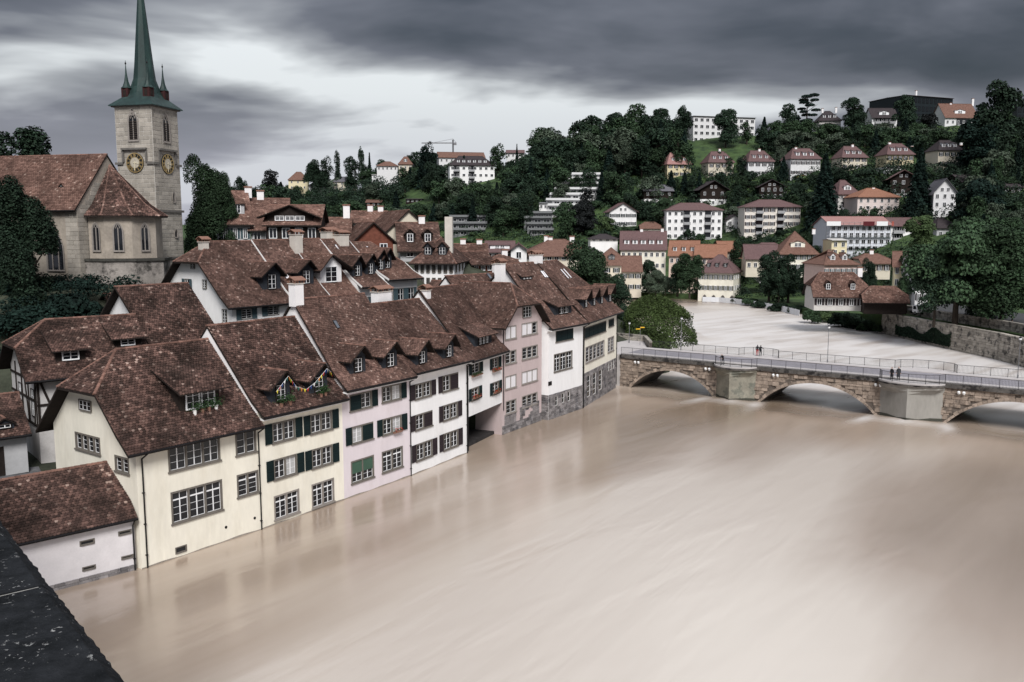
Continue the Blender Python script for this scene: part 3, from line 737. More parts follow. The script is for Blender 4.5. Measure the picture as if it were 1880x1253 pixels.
# ------------------------------------------------------------------ the flooded river
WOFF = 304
def water_material():
    m, nt, b = _nt('silty_water'); N = nt.nodes.new; L = nt.links.new
    g = N('ShaderNodeNewGeometry')
    def streak(rot, st, scale, detail, rough, dist, off=0):
        mp = N('ShaderNodeMapping'); mp.vector_type = 'TEXTURE'; mp.inputs['Rotation'].default_value = (0, 0, rot); mp.inputs['Scale'].default_value = (st, 1, 1); mp.inputs['Location'].default_value = (off, off * .7, 0)
        L(g.outputs['Position'], mp.inputs['Vector'])
        n = N('ShaderNodeTexNoise'); n.inputs['Scale'].default_value = scale; n.inputs['Detail'].default_value = detail; n.inputs['Roughness'].default_value = rough; n.inputs['Distortion'].default_value = dist
        L(mp.outputs[0], n.inputs['Vector']); return n.outputs['Fac']
    a = streak(R(48), 2.2, .030, 2.0, .5, .4, WOFF)          # broad silt tones, offset to paint reflections of houses and sky into the colour
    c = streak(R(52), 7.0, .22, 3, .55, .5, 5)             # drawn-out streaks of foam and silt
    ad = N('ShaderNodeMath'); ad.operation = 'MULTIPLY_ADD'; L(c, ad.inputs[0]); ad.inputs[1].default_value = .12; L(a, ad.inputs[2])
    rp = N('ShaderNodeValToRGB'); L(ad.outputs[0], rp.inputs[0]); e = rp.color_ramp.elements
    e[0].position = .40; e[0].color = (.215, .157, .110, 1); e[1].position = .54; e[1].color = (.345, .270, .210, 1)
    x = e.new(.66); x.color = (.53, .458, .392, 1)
    fo = N('ShaderNodeAttribute'); fo.attribute_name = 'foam_sky_sheen'; cf = streak(R(38), 5.0, .30, 2.5, .5, .6, 2)
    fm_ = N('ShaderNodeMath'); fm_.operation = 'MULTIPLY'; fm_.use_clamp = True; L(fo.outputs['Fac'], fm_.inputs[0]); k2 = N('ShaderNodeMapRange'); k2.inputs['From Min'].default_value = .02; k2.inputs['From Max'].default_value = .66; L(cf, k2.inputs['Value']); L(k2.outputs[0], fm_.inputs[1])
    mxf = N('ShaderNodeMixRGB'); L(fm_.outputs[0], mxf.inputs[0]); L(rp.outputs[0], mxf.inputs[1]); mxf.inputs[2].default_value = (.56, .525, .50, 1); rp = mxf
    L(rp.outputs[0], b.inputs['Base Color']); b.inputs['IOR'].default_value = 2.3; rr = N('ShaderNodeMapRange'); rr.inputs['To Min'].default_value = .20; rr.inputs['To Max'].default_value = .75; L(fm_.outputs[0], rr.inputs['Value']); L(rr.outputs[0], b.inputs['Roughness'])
    b.inputs['Specular IOR Level'].default_value = .5
    h1 = streak(R(50), 4.0, .30, 2, .5, .5, 3)
    h2 = streak(R(58), 6.0, 1.3, 2, .5, .3, 9)
    s = N('ShaderNodeMath'); s.operation = 'MULTIPLY_ADD'; L(h2, s.inputs[0]); s.inputs[1].default_value = .22; L(h1, s.inputs[2])
    bp = N('ShaderNodeBump'); bp.inputs['Strength'].default_value = .10; bp.inputs['Distance'].default_value = .7; L(s.outputs[0], bp.inputs['Height']); L(bp.outputs[0], b.inputs['Normal'])
    return m
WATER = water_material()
# surface with standing waves where it is pressed through the bridge
BR0 = Vector((16.2, 129.0)); BRE = Vector((.8215, -.5702)).normalized(); BRN = Vector((-BRE.y, BRE.x)); BRW = 9.0     # near face of the bridge: start, direction, far side, width
PIERS = [(17.9, 5.6), (40.3, 7.2), (63.0, 7.0)]           # centre along the bridge, width
ARCHES = [(1.6, 14.9, 3.05), (21.2, 36.4, 3.25), (44.2, 59.4, 3.35)]
def water_z(X, Y):
    d = Vector((X, Y)) - BR0; s = d.dot(BRE); q = d.dot(BRN)
    if not (-4 < s < 72 and -16 < q < 24): return 0.0
    z = 0.0
    for a, b, _ in ARCHES:
        c = (a + b) / 2; w = (b - a) / 2; k = max(0, 1 - ((s - c) / (w * 1.05)) ** 2)
        z += k * (-.42 * math.exp(-((q + .5) / 3.4) ** 2) + .24 * math.exp(-((q + 6.5) / 3.0) ** 2) + .20 * math.exp(-((q - 10) / 3.5) ** 2) + .10 * math.sin(s * 1.1 + q * .5) * math.exp(-((q + 2) / 5) ** 2))
    for c, w in PIERS:
        z += .30 * math.exp(-(((s - c) / (w * .62)) ** 2)) * math.exp(-((q + 2.0) / 1.7) ** 2) - .12 * math.exp(-(((s - c) / (w * .4)) ** 2)) * math.exp(-((q + 7.5) / 3.5) ** 2)
    return z
def build_water():
    xs = np.concatenate([np.array([-400, -150]), np.linspace(-60, 5, 10)[:-1], np.linspace(5, 85, 101), np.array([100, 140, 250, 600])])
    ys = np.concatenate([np.array([-80, 0, 30, 50]), np.linspace(60, 160, 126), np.array([180, 220, 300, 380])])
    rows = [[(x, y, water_z(x, y)) for x in xs] for y in ys]
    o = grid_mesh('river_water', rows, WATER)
    at = o.data.attributes.new('foam_sky_sheen', 'FLOAT', 'POINT'); vals = []
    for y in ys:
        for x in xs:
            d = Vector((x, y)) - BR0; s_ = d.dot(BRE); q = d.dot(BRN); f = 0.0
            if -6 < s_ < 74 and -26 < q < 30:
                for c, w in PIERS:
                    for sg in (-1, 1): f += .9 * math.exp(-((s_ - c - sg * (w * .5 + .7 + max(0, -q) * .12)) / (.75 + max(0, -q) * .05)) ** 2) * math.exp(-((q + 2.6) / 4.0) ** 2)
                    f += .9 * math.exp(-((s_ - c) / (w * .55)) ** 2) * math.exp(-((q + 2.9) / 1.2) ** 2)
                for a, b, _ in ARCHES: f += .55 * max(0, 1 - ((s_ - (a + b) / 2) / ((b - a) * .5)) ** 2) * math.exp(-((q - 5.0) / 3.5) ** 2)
            if q > 6 and s_ > -30: f += 1.15 * sm(6, 20, q)  # past the bridge: rapids' foam, whitened to paint in the reflected bright sky
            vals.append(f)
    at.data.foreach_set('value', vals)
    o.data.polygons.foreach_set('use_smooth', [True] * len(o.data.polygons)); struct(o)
build_water()

# ------------------------------------------------------------------ laid stone
def lay_stones(parent, fn, u0, u1, z0, z1, ch, ln, m, holes=None, out=.03, gap=.025, limit=300, seed=1, rough=.0, name='stone', jz=.0, rest='stone_courses', back=.12, cut=()):
    """courses of single stones on a face; fn(u, z) -> (point, unit along, unit outward); stones past the limit are joined"""
    rg = random.Random(seed); st = []; z = z0
    while z < z1 - .05:
        h = min(ch * rg.uniform(1 - rough, 1 + rough), z1 - z); u = u0 - rg.uniform(0, ln * .6)
        while u < u1:
            w = ln * rg.uniform(.62, 1.45); a, b = max(u, u0), min(u + w, u1); u += w
            if b - a < .08: continue
            if holes and holes(a, b, z, z + h): continue
            pcs = [(a, b, z, z + h)]
            for (c0, c1, d0, d1) in cut:
                nx = []
                for (p, q, r_, t_) in pcs:
                    if q <= c0 or p >= c1 or t_ <= d0 or r_ >= d1: nx.append((p, q, r_, t_)); continue
                    if p < c0: nx.append((p, c0, r_, t_))
                    if q > c1: nx.append((c1, q, r_, t_))
                    if r_ < d0: nx.append((max(p, c0), min(q, c1), r_, d0))
                    if t_ > d1: nx.append((max(p, c0), min(q, c1), d1, t_))
                pcs = nx
            for (p, q, r_, t_) in pcs:
                if q - p > .07 and t_ - r_ > .07: st.append((p, q, r_, t_, out + rg.uniform(-.6, 1) * out * .5 * (1 + 3 * rough)))
        z += h
    st.sort(key=lambda q: -(q[1] - q[0]) * (q[3] - q[2])); me = unit_box(m); rb = MB(); src = [tuple(v.co) for v in me.vertices]; fs = [tuple(p.vertices) for p in me.polygons]
    for i, (a, b, c, d, o) in enumerate(st):
        p, e, n = fn(a + gap / 2, c + gap / 2); sx, sy, sz = b - a - gap, back + o, d - c - gap; base = p - n * back
        # local axes: x along, y outward (mirrored sign handled), z up
        if i < limit:
            ang = math.atan2(e.y, e.x); rz = ang
            lefty = Vector((-e.y, e.x, 0)).dot(n) > 0
            loc = base if lefty else base + n * sy
            put(name, me, parent, loc, (0, 0, rz), (sx, sy, sz))
        else: rb.add([base + e * (x * sx) + n * (y * sy) + Vector((0, 0, zz * sz)) for x, y, zz in src], fs)
    if rb.v: stuff(rb.build(rest, m, parent))
    return len(st)
ASHLAR = mat('ashlar', (.345, .315, .275), var=.16, scale=1.0, objr=.16, island=.10, bump=.2, bscale=14, col2=(.27, .245, .215), c2pos=(.5, .75))
MORTAR = mat('mortar', (.50, .475, .44), var=.15, scale=2)
RUBBLE = mat('rubble_stone', (.285, .228, .186), var=.32, scale=1.3, objr=.24, island=.22, bump=.8, bscale=5, col2=(.075, .065, .058), c2pos=(.52, .70))
RUBJ = mat('rubble_joint', (.13, .108, .092), var=.3, scale=2)
GREYST = mat('grey_stone', (.20, .185, .185), var=.30, scale=1.2, objr=.38, island=.3, bump=.4, bscale=8, col2=(.085, .082, .088), c2pos=(.5, .66))
def fface(h):
    return lambda u, z: (Vector((u, 0, z)), Vector((1, 0, 0)), Vector((0, -1, 0)))

# ================================================================== the row along the river
E1 = [(-25.4, 57.4), (-19.5, 65.5), (-14.5, 73.1), (-9.6, 80.5), (-4.7, 89.1)]
# --- low annex beside the first house
h = House('river_annex', 'low white annex with dark tiled roof against the cream corner house', (-34.4, 49.2), (-25.75, 57.35), 7.0, 0, 3.75, 6.95, of=.45, ob=.4, ol=.2, orr=.12, flare=(.0, 0), wall=mat('dull_white_render', (.66, .63, .64), var=.08), tile=TILE_D, cat='annex', tw=.26, te=.19)
for ll, ur in (((151, 1050), (175.5, 1036)), ((222.6, 1029), (244.5, 1017)), ((146.4, 1004), (173.6, 988)), ((217, 985), (241.5, 971))):
    h.swin('F', ll, ur, n=1, rows=1, fm=STONE_F, name='vent_window')
h.downpipe(h.L - .12, -.2); h.finish()
lay_stones(h.root, fface(h), 0, h.L, -.3, .45, .24, .6, GREYST, limit=60, seed=3, out=.05)
# --- house 1
h = House('corner_house', 'cream corner house with half-hipped roof and one wide shed dormer above the river', E1[0], E1[1], 11.0, 0, 8.3, 14.55, of=.8, ob=.7, ol=1.0, orr=.02, flare=(.22, .18), hipL=(12.0, 2.1), wall=CREAM, tile=TILE_D, tw=.27, te=.2, wall_to=-.6)
h.win('F', (309.7, 868), (402.8, 801), n=3, rows=3)
h.win('F', (315.7, 963.5), (407, 879.7), n=3, rows=4, transom=True)
h.win('F', (433, 838), (469.4, 787), n=2, rows=3, leaves=1)
h.win('F', (435.9, 914.5), (473.7, 862.5), n=2, rows=4, leaves=1, transom=True)
h.swin('F', (322, 1018.5), (342.5, 999.4), n=1, rows=1, name='basement_vent')
h.win('L', (139.5, 823), (183.4, 804), n=4, rows=3, leaves=1)
h.win('L', (212, 864), (236.5, 842), n=2, rows=3, leaves=1)
h.swin('L', (147, 752), (168, 737), n=3, rows=2, hole=False)
for p in ((414.8, 968.3), (467.5, 951.5)):
    u, z = h.face('F', *p); MB().tube((u, -.03, z), (u, .05, z), .11, n=10).build('wall_vent', METAL_D, h.root)
h.dormer(368, 752, w=3.3, hw=1.75, kind='shed', face=WOOD_D, nwin=2, winw=1.15, k=.42, fo=.8, oh=.5)
h.skylight(402, 707, .8, .8)
h.downpipe_px(270, 1045); h.downpipe(-.05 + h.L, -.3)
H1 = h.finish()
# --- house 2
h = House('cream_row_house', 'cream house with dark green shutters, bunting and two gabled dormers', E1[1], E1[2], 11.0, 0, 8.95, 15.6, of=.8, ol=.06, orr=.02, flare=(.22, .3), wall=CREAM, gableL=WHITE, tile=TILE_D, tw=.26, te=.2, wall_to=-.6, soffit=SOFFIT)
h.win('F', (500, 815), (541, 768), shut='LR'); h.win('F', (569.6, 798), (609, 753), shut='LR')
h.win('F', (502.8, 882), (544.4, 833), shut='LR', curt=(1,)); h.win('F', (572.4, 861.5), (609.7, 815.5), shut='LR')
h.win('F', (504, 956), (548.7, 897), rows=4, transom=True, fm=STONE_L); h.win('F', (573, 934.5), (612.7, 877), rows=4, transom=True, fm=STONE_L)
h.dormer(515, 738, w=2.0, hw=1.5, rise=1.05, oh=.45, winw=1.0, tip=.25, fo=.6); h.dormer(585, 722, w=2.0, hw=1.5, rise=1.05, oh=.45, winw=1.0, tip=.25, fo=.6)
H2 = h.finish()
# --- house 3
h = House('lavender_row_house', 'lavender house with green shutters between the cream and the white row houses', E1[2], E1[3], 11.0, 0, 9.65, 17.1, of=.9, ol=.25, orr=.02, flare=(.24, .45), wall=LAV, gableL=WHITE, tile=TILE, tw=.24, te=.185, wall_to=-.6, soffit=SOFFIT)
h.win('F', (642, 756.5), (682, 717), closed=(0,), shut='R'); h.win('F', (701, 740.5), (735.7, 703.5), shut='R', curt=(1,))
h.win('F', (645.5, 816.5), (684.8, 774), closed=(1,), shut='L', curt=(0,)); w = h.win('F', (702.2, 800.5), (736.9, 761), shut='LR', curt=(1,))
h.win('F', (645, 889.5), (686, 835), rows=4, half=(0, 1)); h.win('F', (701.5, 869.5), (739.2, 818.5), rows=4, transom=True)
h.dormer(657, 686, w=1.95, hw=1.5, rise=1.0, oh=.45, winw=1.0, tip=.3, fo=.6); h.dormer(716, 676, w=1.95, hw=1.5, rise=1.0, oh=.45, winw=1.0, tip=.3, fo=.6)
h.skylight(617, 597, .45, .9)
h.chimney(543, 510, 5.4, w=1.0, d=.8); h.downpipe(h.L - .05, -.3)
H3 = h.finish()
# --- house 4
h = House('white_row_house', 'white house with brown shutters and two gabled dormers above the river', E1[3], E1[4], 11.0, 0, 9.9, 16.0, of=.85, ol=.02, orr=.02, flare=(.24, .4), wall=WHITE, tile=TILE, tw=.24, te=.185, wall_to=-.6, soffit=SOFFIT)
h.win('F', (761.7, 734.5), (791.3, 698.5), shut='LR', sm=SHUT_B); h.win('F', (812.1, 720.8), (841, 683.5), closed=(1,), shut='L', sm=SHUT_B)
h.win('F', (762.4, 791.3), (793.6, 753), closed=(1,), shut='L', sm=SHUT_B); h.win('F', (813.3, 774), (840, 737), shut='LR', sm=SHUT_B)
h.win('F', (764, 848), (793.6, 806), shut='LR', sm=SHUT_B); h.win('F', (814, 828.3), (841, 787.5), shut='LR', sm=SHUT_B)
h.dormer(774, 670, w=1.9, hw=1.45, rise=1.0, oh=.45, winw=.95, tip=.3, fo=.6); h.dormer(823, 658, w=1.9, hw=1.45, rise=1.0, oh=.45, winw=.95, tip=.3, fo=.6)
h.chimney(700, 526, 6.6, w=2.2, d=.9, below=2.5); h.downpipe(h.L - .08, -.2)
H4 = h.finish()
# --- house 5 over the passage
h = House('passage_house', 'narrow white house over a dark boat passage with red and green window boxes', E1[4], (-1.1, 97.3), 11.0, 0, 9.75, 17.0, of=.85, ol=.22, orr=.05, flare=(.22, .35), wall=WHITE, tile=TILE, tw=.24, te=.185, wall_to=3.75, soffit=SOFFIT)
for ll, ur in (((865.5, 688.3), (880.5, 663)), ((903.5, 678.6), (915, 655)), ((865.3, 736.8), (879, 709)), ((903.5, 726), (915.8, 698.8))):
    h.win('F', ll, ur, n=1, rows=3, shut='LR', sw=.62, detail=1)
h.dormer(887, 634, w=4.3, hw=1.35, kind='shed', nwin=3, winw=.75, k=.42, fo=.7, oh=.35)
h.chimney(781, 524, 5.0, w=.9, d=.8, below=2.5); h.downpipe(.1, .2)
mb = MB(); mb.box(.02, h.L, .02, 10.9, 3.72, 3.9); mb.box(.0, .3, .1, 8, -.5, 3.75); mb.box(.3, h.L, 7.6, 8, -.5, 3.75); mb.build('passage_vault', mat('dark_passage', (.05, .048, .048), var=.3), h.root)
H5 = h.finish()
mb = MB(); mb.box(.32, h.L - .05, 1.0, 7.6, -.6, .35); o = mb.build('landing_stage', mat('wet_boards', (.035, .032, .032), var=.4, island=.3)); o.matrix_world = Matrix.Translation(h.root.location) @ Matrix.Rotation(h.root.rotation_euler.z, 4, 'Z'); tag(o, 'dark wet landing floor inside the passage under the narrow white house', 'landing')
# --- roof of the house behind the passage
h = House('rear_courtyard_house', 'house with skylight roof tucked behind the passage house and the pink gabled house', (-4.4, 102.0), (1.0, 109.0), 9.0, 3, 12.4, 17.7, of=.5, ol=.1, orr=.3, flare=(.0, 0), wall=WHITE, tile=TILE, tw=.27, te=.21)
h.skylight(898, 508, .6, 1.0); h.chimney(912, 478, 4.6, w=.9, d=.8); h.finish(front=True)
# --- pink gabled house (ridge runs inland)
B6 = Vector((3.6, 105.0)); A6 = Vector((-1.15, 97.2)); e6 = (B6 - A6).normalized(); n6 = Vector((-e6.y, e6.x))
h = House('pink_gabled_house', 'tall pink house with a half-hipped gable to the river', B6, B6 + n6 * 13.0, (B6 - A6).length, 0, 12.3, 17.0, of=.35, ob=.75, ol=1.0, orr=.1, flare=(.0, 0), hipL=(14.6, 1.6), wall=PINK, tile=TILE, tw=.25, te=.19, wall_to=-.6, gutter=False)
rowsP = [((927.3, 624.5), (947.8, 597), (957.5, 617.6), (986.6, 589.5), 1), ((927.3, 670), (947.8, 641.5), (958, 661.4), (987, 632.5), 0), ((927.3, 716), (947.8, 686.5), (957.7, 706.6), (986.6, 675.9), 1), ((928.4, 761.6), (947.8, 731.5), (958, 750.4), (986.6, 719.4), 0)]
for i, (a, b, c, d, bl) in enumerate(rowsP):
    h.win('L', a, b, n=2, rows=3, leaves=1, fm=STONE_L, detail=1, blind=(0, 1) if bl else (), fw=.11)
    h.win('L', c, d, n=3, rows=3, leaves=1, fm=STONE_L, detail=1, blind=((0, 1) if i == 0 else (0, 1, 2)) if bl else (), fw=.11)
h.swin('L', (959, 584.5), (974.7, 561), n=3, rows=3, hole=False, shut='')
h.finish(back_tiles=True)
def l_fn(hh): return lambda u, z: (Vector((0, u, z)), Vector((0, 1, 0)), Vector((-1, 0, 0)))
lay_stones(h.root, l_fn(h), 0.02, h.D - .02, -.3, 1.0, .3, .75, GREYST, limit=80, seed=8, out=.07)
lay_stones(h.root, l_fn(h), .6, 5.2, 1.0, 2.6, .3, .6, GREYST, limit=60, seed=9, out=.04, holes=lambda a, b, c, d: math.sin(a * 1.7 + c * 2.1) > .55)
lay_stones(h.root, l_fn(h), 6.0, 8.6, 1.0, 2.2, .3, .6, GREYST, limit=30, seed=10, out=.04)
MB().tube((-.1, h.D - .25, 2.8), (-.1, h.D - .25, 12), .055).build('downpipe', METAL_D, h.root)
# --- house 7
h = House('white_bay_house', 'white house on a grey stone base with closed dark shutters under a deep roof', (4.45, 105.0), (9.2, 112.3), 13.0, 0, 11.3, 19.0, of=.75, ol=.35, orr=.1, flare=(.26, .45), wall=WHITE, tile=TILE, tw=.27, te=.2, wall_to=-.6, soffit=SOFFIT)
h.win('F', (1020, 629), (1052.3, 601.5), n=3, rows=3, leaves=1, closed=(0, 1, 2), detail=1)
h.win('F', (1016.7, 684), (1050.8, 643.3), n=3, rows=4, leaves=2, transom=True, detail=1)
for a, b in ((1018.5, 746.3), (1030.8, 741), (1041.6, 737.8)): h.swin('F', (a, b), (a + 5, b - 20), n=1, rows=2, fm=STONE_L)
u, z = h.face('F', 1006.5, 709); MB().box(u, u + .8, -.05, 0, z, z + .5).build('wall_plaque', METAL_D, h.root)
h.dormer(1034, 578, w=4.2, hw=1.3, kind='shed', nwin=2, winw=1.1, k=.35, fo=.6, oh=.3, rows=2)
for p in ((997, 504.5), (1001, 504.5)): h.skylight(p[0], p[1], .55, 1.2, BLIND)
h.dormer(967, 515, w=2.6, hw=.5, kind='shed', nwin=3, winw=.6, k=.5, fo=.15, oh=.12, rows=1)
h.chimney(918, 476, 4.6, w=1.0, d=.9, below=3); h.chimney(984, 461, 6.7, w=2.0, d=.9, cap=True); H7 = h.finish()
zt = h.face('F', 1004, 727)[1]
lay_stones(h.root, fface(h), 0, h.L, -.3, zt, .33, .62, GREYST, limit=200, seed=12, out=.05, rough=.25, cut=[(q[0] - .04, q[1] + .04, q[2] - .04, q[3] + .04) for q in h.holes['F']])
lay_stones(h.root, l_fn(h), 0, 1.3, -.3, zt, .33, .6, GREYST, limit=40, seed=13, out=.05, rough=.25)
h.downpipe(h.L + .05, 0)
# --- house 8 at the bridge head
h = House('bridgehead_house', 'cream house on a tall grey stone base with four dormers, beside the stone bridge', (9.25, 112.4), (15.4, 127.6), 13.0, 0, 11.3, 19.0, of=.8, ol=.1, orr=.7, flare=(.0, 0), hipR=(11.3, 8.2), gableL=WOOD_D, wall=CREAM, tile=TILE, tw=.28, te=.21, wall_to=-.6)
h.win('F', (1073, 623), (1112.6, 589), n=5, rows=3, leaves=1, closed=(0, 1, 2, 3, 4), detail=1); h.win('F', (1117, 601.5), (1127, 584), n=2, leaves=1, closed=(0, 1), detail=1)
h.win('F', (1074.5, 668), (1109.4, 624), n=5, rows=4, leaves=1, detail=1, fm=STONE_L); h.win('F', (1115.4, 648.5), (1127.3, 616.5), n=2, rows=4, leaves=1, detail=1, fm=STONE_L)
zt = h.face('F', 1070, 687)[1]
for a, b, c in ((1077, 731, 688), (1087.8, 726, 683), (1098.6, 718, 677.5)): h.swin('F', (a, b), (a + 6, c), n=1, rows=4, fm=STONE_L)
for a in (1115, 1119.5, 1124): h.swin('F', (a, 683 - (a - 1115) * .5), (a + 3, 666 - (a - 1115) * .6), n=1, rows=2, fm=STONE_L)
for px, py in ((1075, 566), (1090, 562.5), (1104, 559), (1119, 555.5)): h.dormer(px, py, w=1.8, hw=1.6, rise=1.0, oh=.45, winw=.85, tip=.3, fo=.6)
for px, py in ((1036, 504), (1041, 503)): h.skylight(px, py, .55, 1.8, BLIND)
h.downpipe(.15, 0); h.downpipe(h.L - .1, .5); H8 = h.finish()
lay_stones(h.root, fface(h), 0, h.L, -.3, zt, .36, .75, GREYST, limit=300, seed=14, out=.05, rough=.25, cut=[(q[0] - .04, q[1] + .04, q[2] - .04, q[3] + .04) for q in h.holes['F']])
# window boxes, pots and bunting
for hh, ll, ur, red, lab in ((H5, (864, 693), (882, 689), False, 'green planted window box below a shuttered window of the narrow white house'), (H5, (902, 684), (917, 680), True, 'window box of red flowers below a high shuttered window of the narrow white house'),
                         (H3, (720, 796), (734, 792), True, 'window box of red flowers at a curtained window of the lavender house'),
                         (H5, (866, 733), (878, 730), True, 'window box of dark red flowers at the lower window nearer the brown shutters'), (H5, (904.5, 723), (915, 720), True, 'window box of dark red flowers at the lower window nearer the pink house')):
    mb = flower_box(hh, 'F', ll, ur, red); o = mb.build('window_box', [TERRA, LEAFY, REDF]); o.matrix_world = Matrix.Translation(hh.root.location) @ Matrix.Rotation(hh.root.rotation_euler.z, 4, 'Z'); tag(o, lab, 'window box')
def pot_plant(hh, px, py, label, h_=.9, white=False, spread=.35, rad=.15):
    p = hh.roofhit(px, py); w = Matrix.Translation(hh.root.location) @ Matrix.Rotation(hh.root.rotation_euler.z, 4, 'Z') @ Vector((p.x, p.y, hh.zf(p.y) + .02))
    r_ = empty('potted_plant', w); tag(r_, label, 'plant', 'potted plants on the roof ledges')
    MB().lathe([(rad * .7, -.12), (rad, .28), (rad * 1.08, .28), (rad * 1.08, .32)], 10).build('pot', POT_W if white else TERRA, r_)
    mb = MB(); rg = random.Random(int(px * 7))
    for i in range(160):
        c = Vector((rg.gauss(0, spread * .5), rg.gauss(0, spread * .45), .32 + abs(rg.gauss(0, h_ * .35)))); a = Vector((rg.uniform(-1, 1), rg.uniform(-1, 1), rg.uniform(-.3, 1))).normalized() * .09; d = a.orthogonal().normalized() * .035
        mb.poly([c - a, c + d, c + a, c - d])
    mb.build('leaves', LEAFY, r_)
for px, py, lab, wh in ((358, 762, 'leafy plant in a white pot before the wide shed dormer of the corner house', True), (372, 758, 'bushy plant in a clay pot before the wide shed dormer of the corner house', False), (384, 755, 'bushy plant in a clay pot before the wide shed dormer of the corner house', False), (397, 752, 'tall plant in a white pot beside the skylight of the corner house', True),
                        (517, 748, 'plant in a clay pot below the dormer with the yellow bunting', False), (533, 744, 'plant in a clay pot below the dormer with the yellow bunting', False), (590, 730, 'small plants in a clay pot below the second bunting dormer', False), (598, 727, 'small plants in a clay pot below the second bunting dormer', False)):
    pot_plant(H1 if px < 450 else H2, px, py, lab, white=wh, spread=.55 if px < 450 else .45)
def bunting(hh, pts, label):
    W_ = Matrix.Translation(hh.root.location) @ Matrix.Rotation(hh.root.rotation_euler.z, 4, 'Z'); r_ = empty('bunting', W_ @ Vector(pts[0])); tag(r_, label, 'bunting')
    cols = [(.6, .5, .05), (.35, .03, .03), (.03, .06, .2), (.6, .6, .58), (.02, .10, .08), (.5, .2, .04)]; base = W_ @ Vector(pts[0]); mb = MB(); k = 0
    for a, b in zip(pts, pts[1:]):
        A_ = W_ @ Vector(a) - base; B_ = W_ @ Vector(b) - base; n = max(2, int((B_ - A_).length / .28)); mb.tube(A_, B_, .012, n=4)
        for i in range(n):
            p = A_.lerp(B_, (i + .1) / n); q = A_.lerp(B_, (i + .8) / n); c = cols[k % 6]; k += 1
            f = MB().slab([p, q, (p + q) / 2 + Vector((0, 0, -.30))], (.008, -.008, 0)).build('pennant', mat('pennant_%d' % (k % 6), c, var=.1), r_)
    mb.build('string', SASH, r_)
p1 = H2.roofhit(515, 738); p2 = H2.roofhit(585, 722); z1 = H2.zf(p1.y) + 1.3; yy = p1.y - .75
bunting(H2, [(p1.x - 1.05, yy, z1 - .25), (p1.x, yy - .25, z1 + .85), (p1.x + 1.05, yy, z1 - .2), ((p1.x + p2.x) / 2, yy, z1 - .55), (p2.x - 1.05, yy, z1 - .1), (p2.x, yy - .25, z1 + .9), (p2.x + 1.2, yy + .3, z1 + .2)], 'string of coloured pennants hung across the two dormers of a cream house')

# ================================================================== behind the corner house
# --- half-timbered house
A = Vector((-37.9, 68.4)); e = Vector((.75, .66)).normalized(); L1n = Vector((-e.y, e.x))
h = House('timbered_house', 'half-timbered house with half-hipped dark roof across the cobbled yard', A, A + e * 9.2, 8.4, 4.2, 11.3, 15.65, of=.8, ob=.6, ol=.9, orr=.1, flare=(.2, .25), hipL=(13.7, 1.9), wall=mat('old_white_render', (.50, .48, .47), var=.12, col2=(.40, .38, .37)), tile=TILE_D, tw=.26, te=.2)
zb0, zb1 = 3.3, 6.9
def beams_on(hh, f, segs, m=WOOD_D, w=.18):
    for (a, za, b, zb_) in segs:
        if f == 'F': p, q = (a, -.03, za), (b, -.03, zb_)
        elif f == 'L': p, q = (-.03, a, za), (-.03, b, zb_)
        else: p, q = (hh.L + .03, a, za), (hh.L + .03, b, zb_)
        MB().bar(p, q, .10, w, up=(0, 0, 1) if abs(zb_ - za) < abs(b - a) else ((1, 0, 0) if f == 'F' else (0, 1, 0))).build('beam', m, hh.root)
beams_on(h, 'F', [(0, zb0, 9.2, zb0), (0, zb1, 9.2, zb1), (0, 5.0, 9.2, 5.0), (.1, zb0, .1, zb1), (2.3, zb0, 2.3, zb1), (4.4, zb0, 4.4, zb1), (.3, zb1, 1.5, zb0), (2.5, zb0, 3.6, zb1)])
beams_on(h, 'L', [(0, zb0, 8.4, zb0), (0, zb1, 8.4, zb1), (0, 5.3, 8.4, 5.3), (.1, zb0, .1, zb1), (2.5, zb0, 2.5, zb1 + 1.2), (4.6, zb0, 4.6, zb1 + 2), (6.6, zb0, 6.6, zb1 + 1), (2.7, zb0, 3.6, zb1), (.2, zb1, .9, zb0)])
h.swin('L', (.75, 3.9), (1.85, 6.2), n=2, rows=4, local=True, fm=WOOD_D); h.swin('L', (5.0, 3.9), (6.0, 6.2), n=2, rows=4, local=True, fm=WOOD_D)
h.swin('F', (2.55, .9 + 1.3), (3.4, 3.0), n=1, rows=1, local=True)
dm = MB(); dm.box(1.3, 3.1, -.04, .06, 0, 2.15)
for i in range(1, 7):
    a = i * .14
    for zz in (1.08,):
        for q in ((2.2 - a, zz, 2.2, zz + a), (2.2, zz + a, 2.2 + a, zz), (2.2 + a, zz, 2.2, zz - a), (2.2, zz - a, 2.2 - a, zz)):
            dm.bar((q[0], -.05, q[1]), (q[2], -.05, q[3]), .03, .05, up=(0, 1, 0))
dm.build('door', mat('door_wood', (.045, .022, .018), var=.3), h.root)
h.dormer(130, 664, w=2.2, hw=1.2, kind='shed', face=WOOD_D, nwin=1, winw=1.3, k=.45, fo=.6, oh=.4); h.dormer(235, 637, w=2.2, hw=1.0, kind='shed', face=WOOD_D, nwin=1, winw=1.2, k=.45, fo=.6, oh=.4)
h.finish()
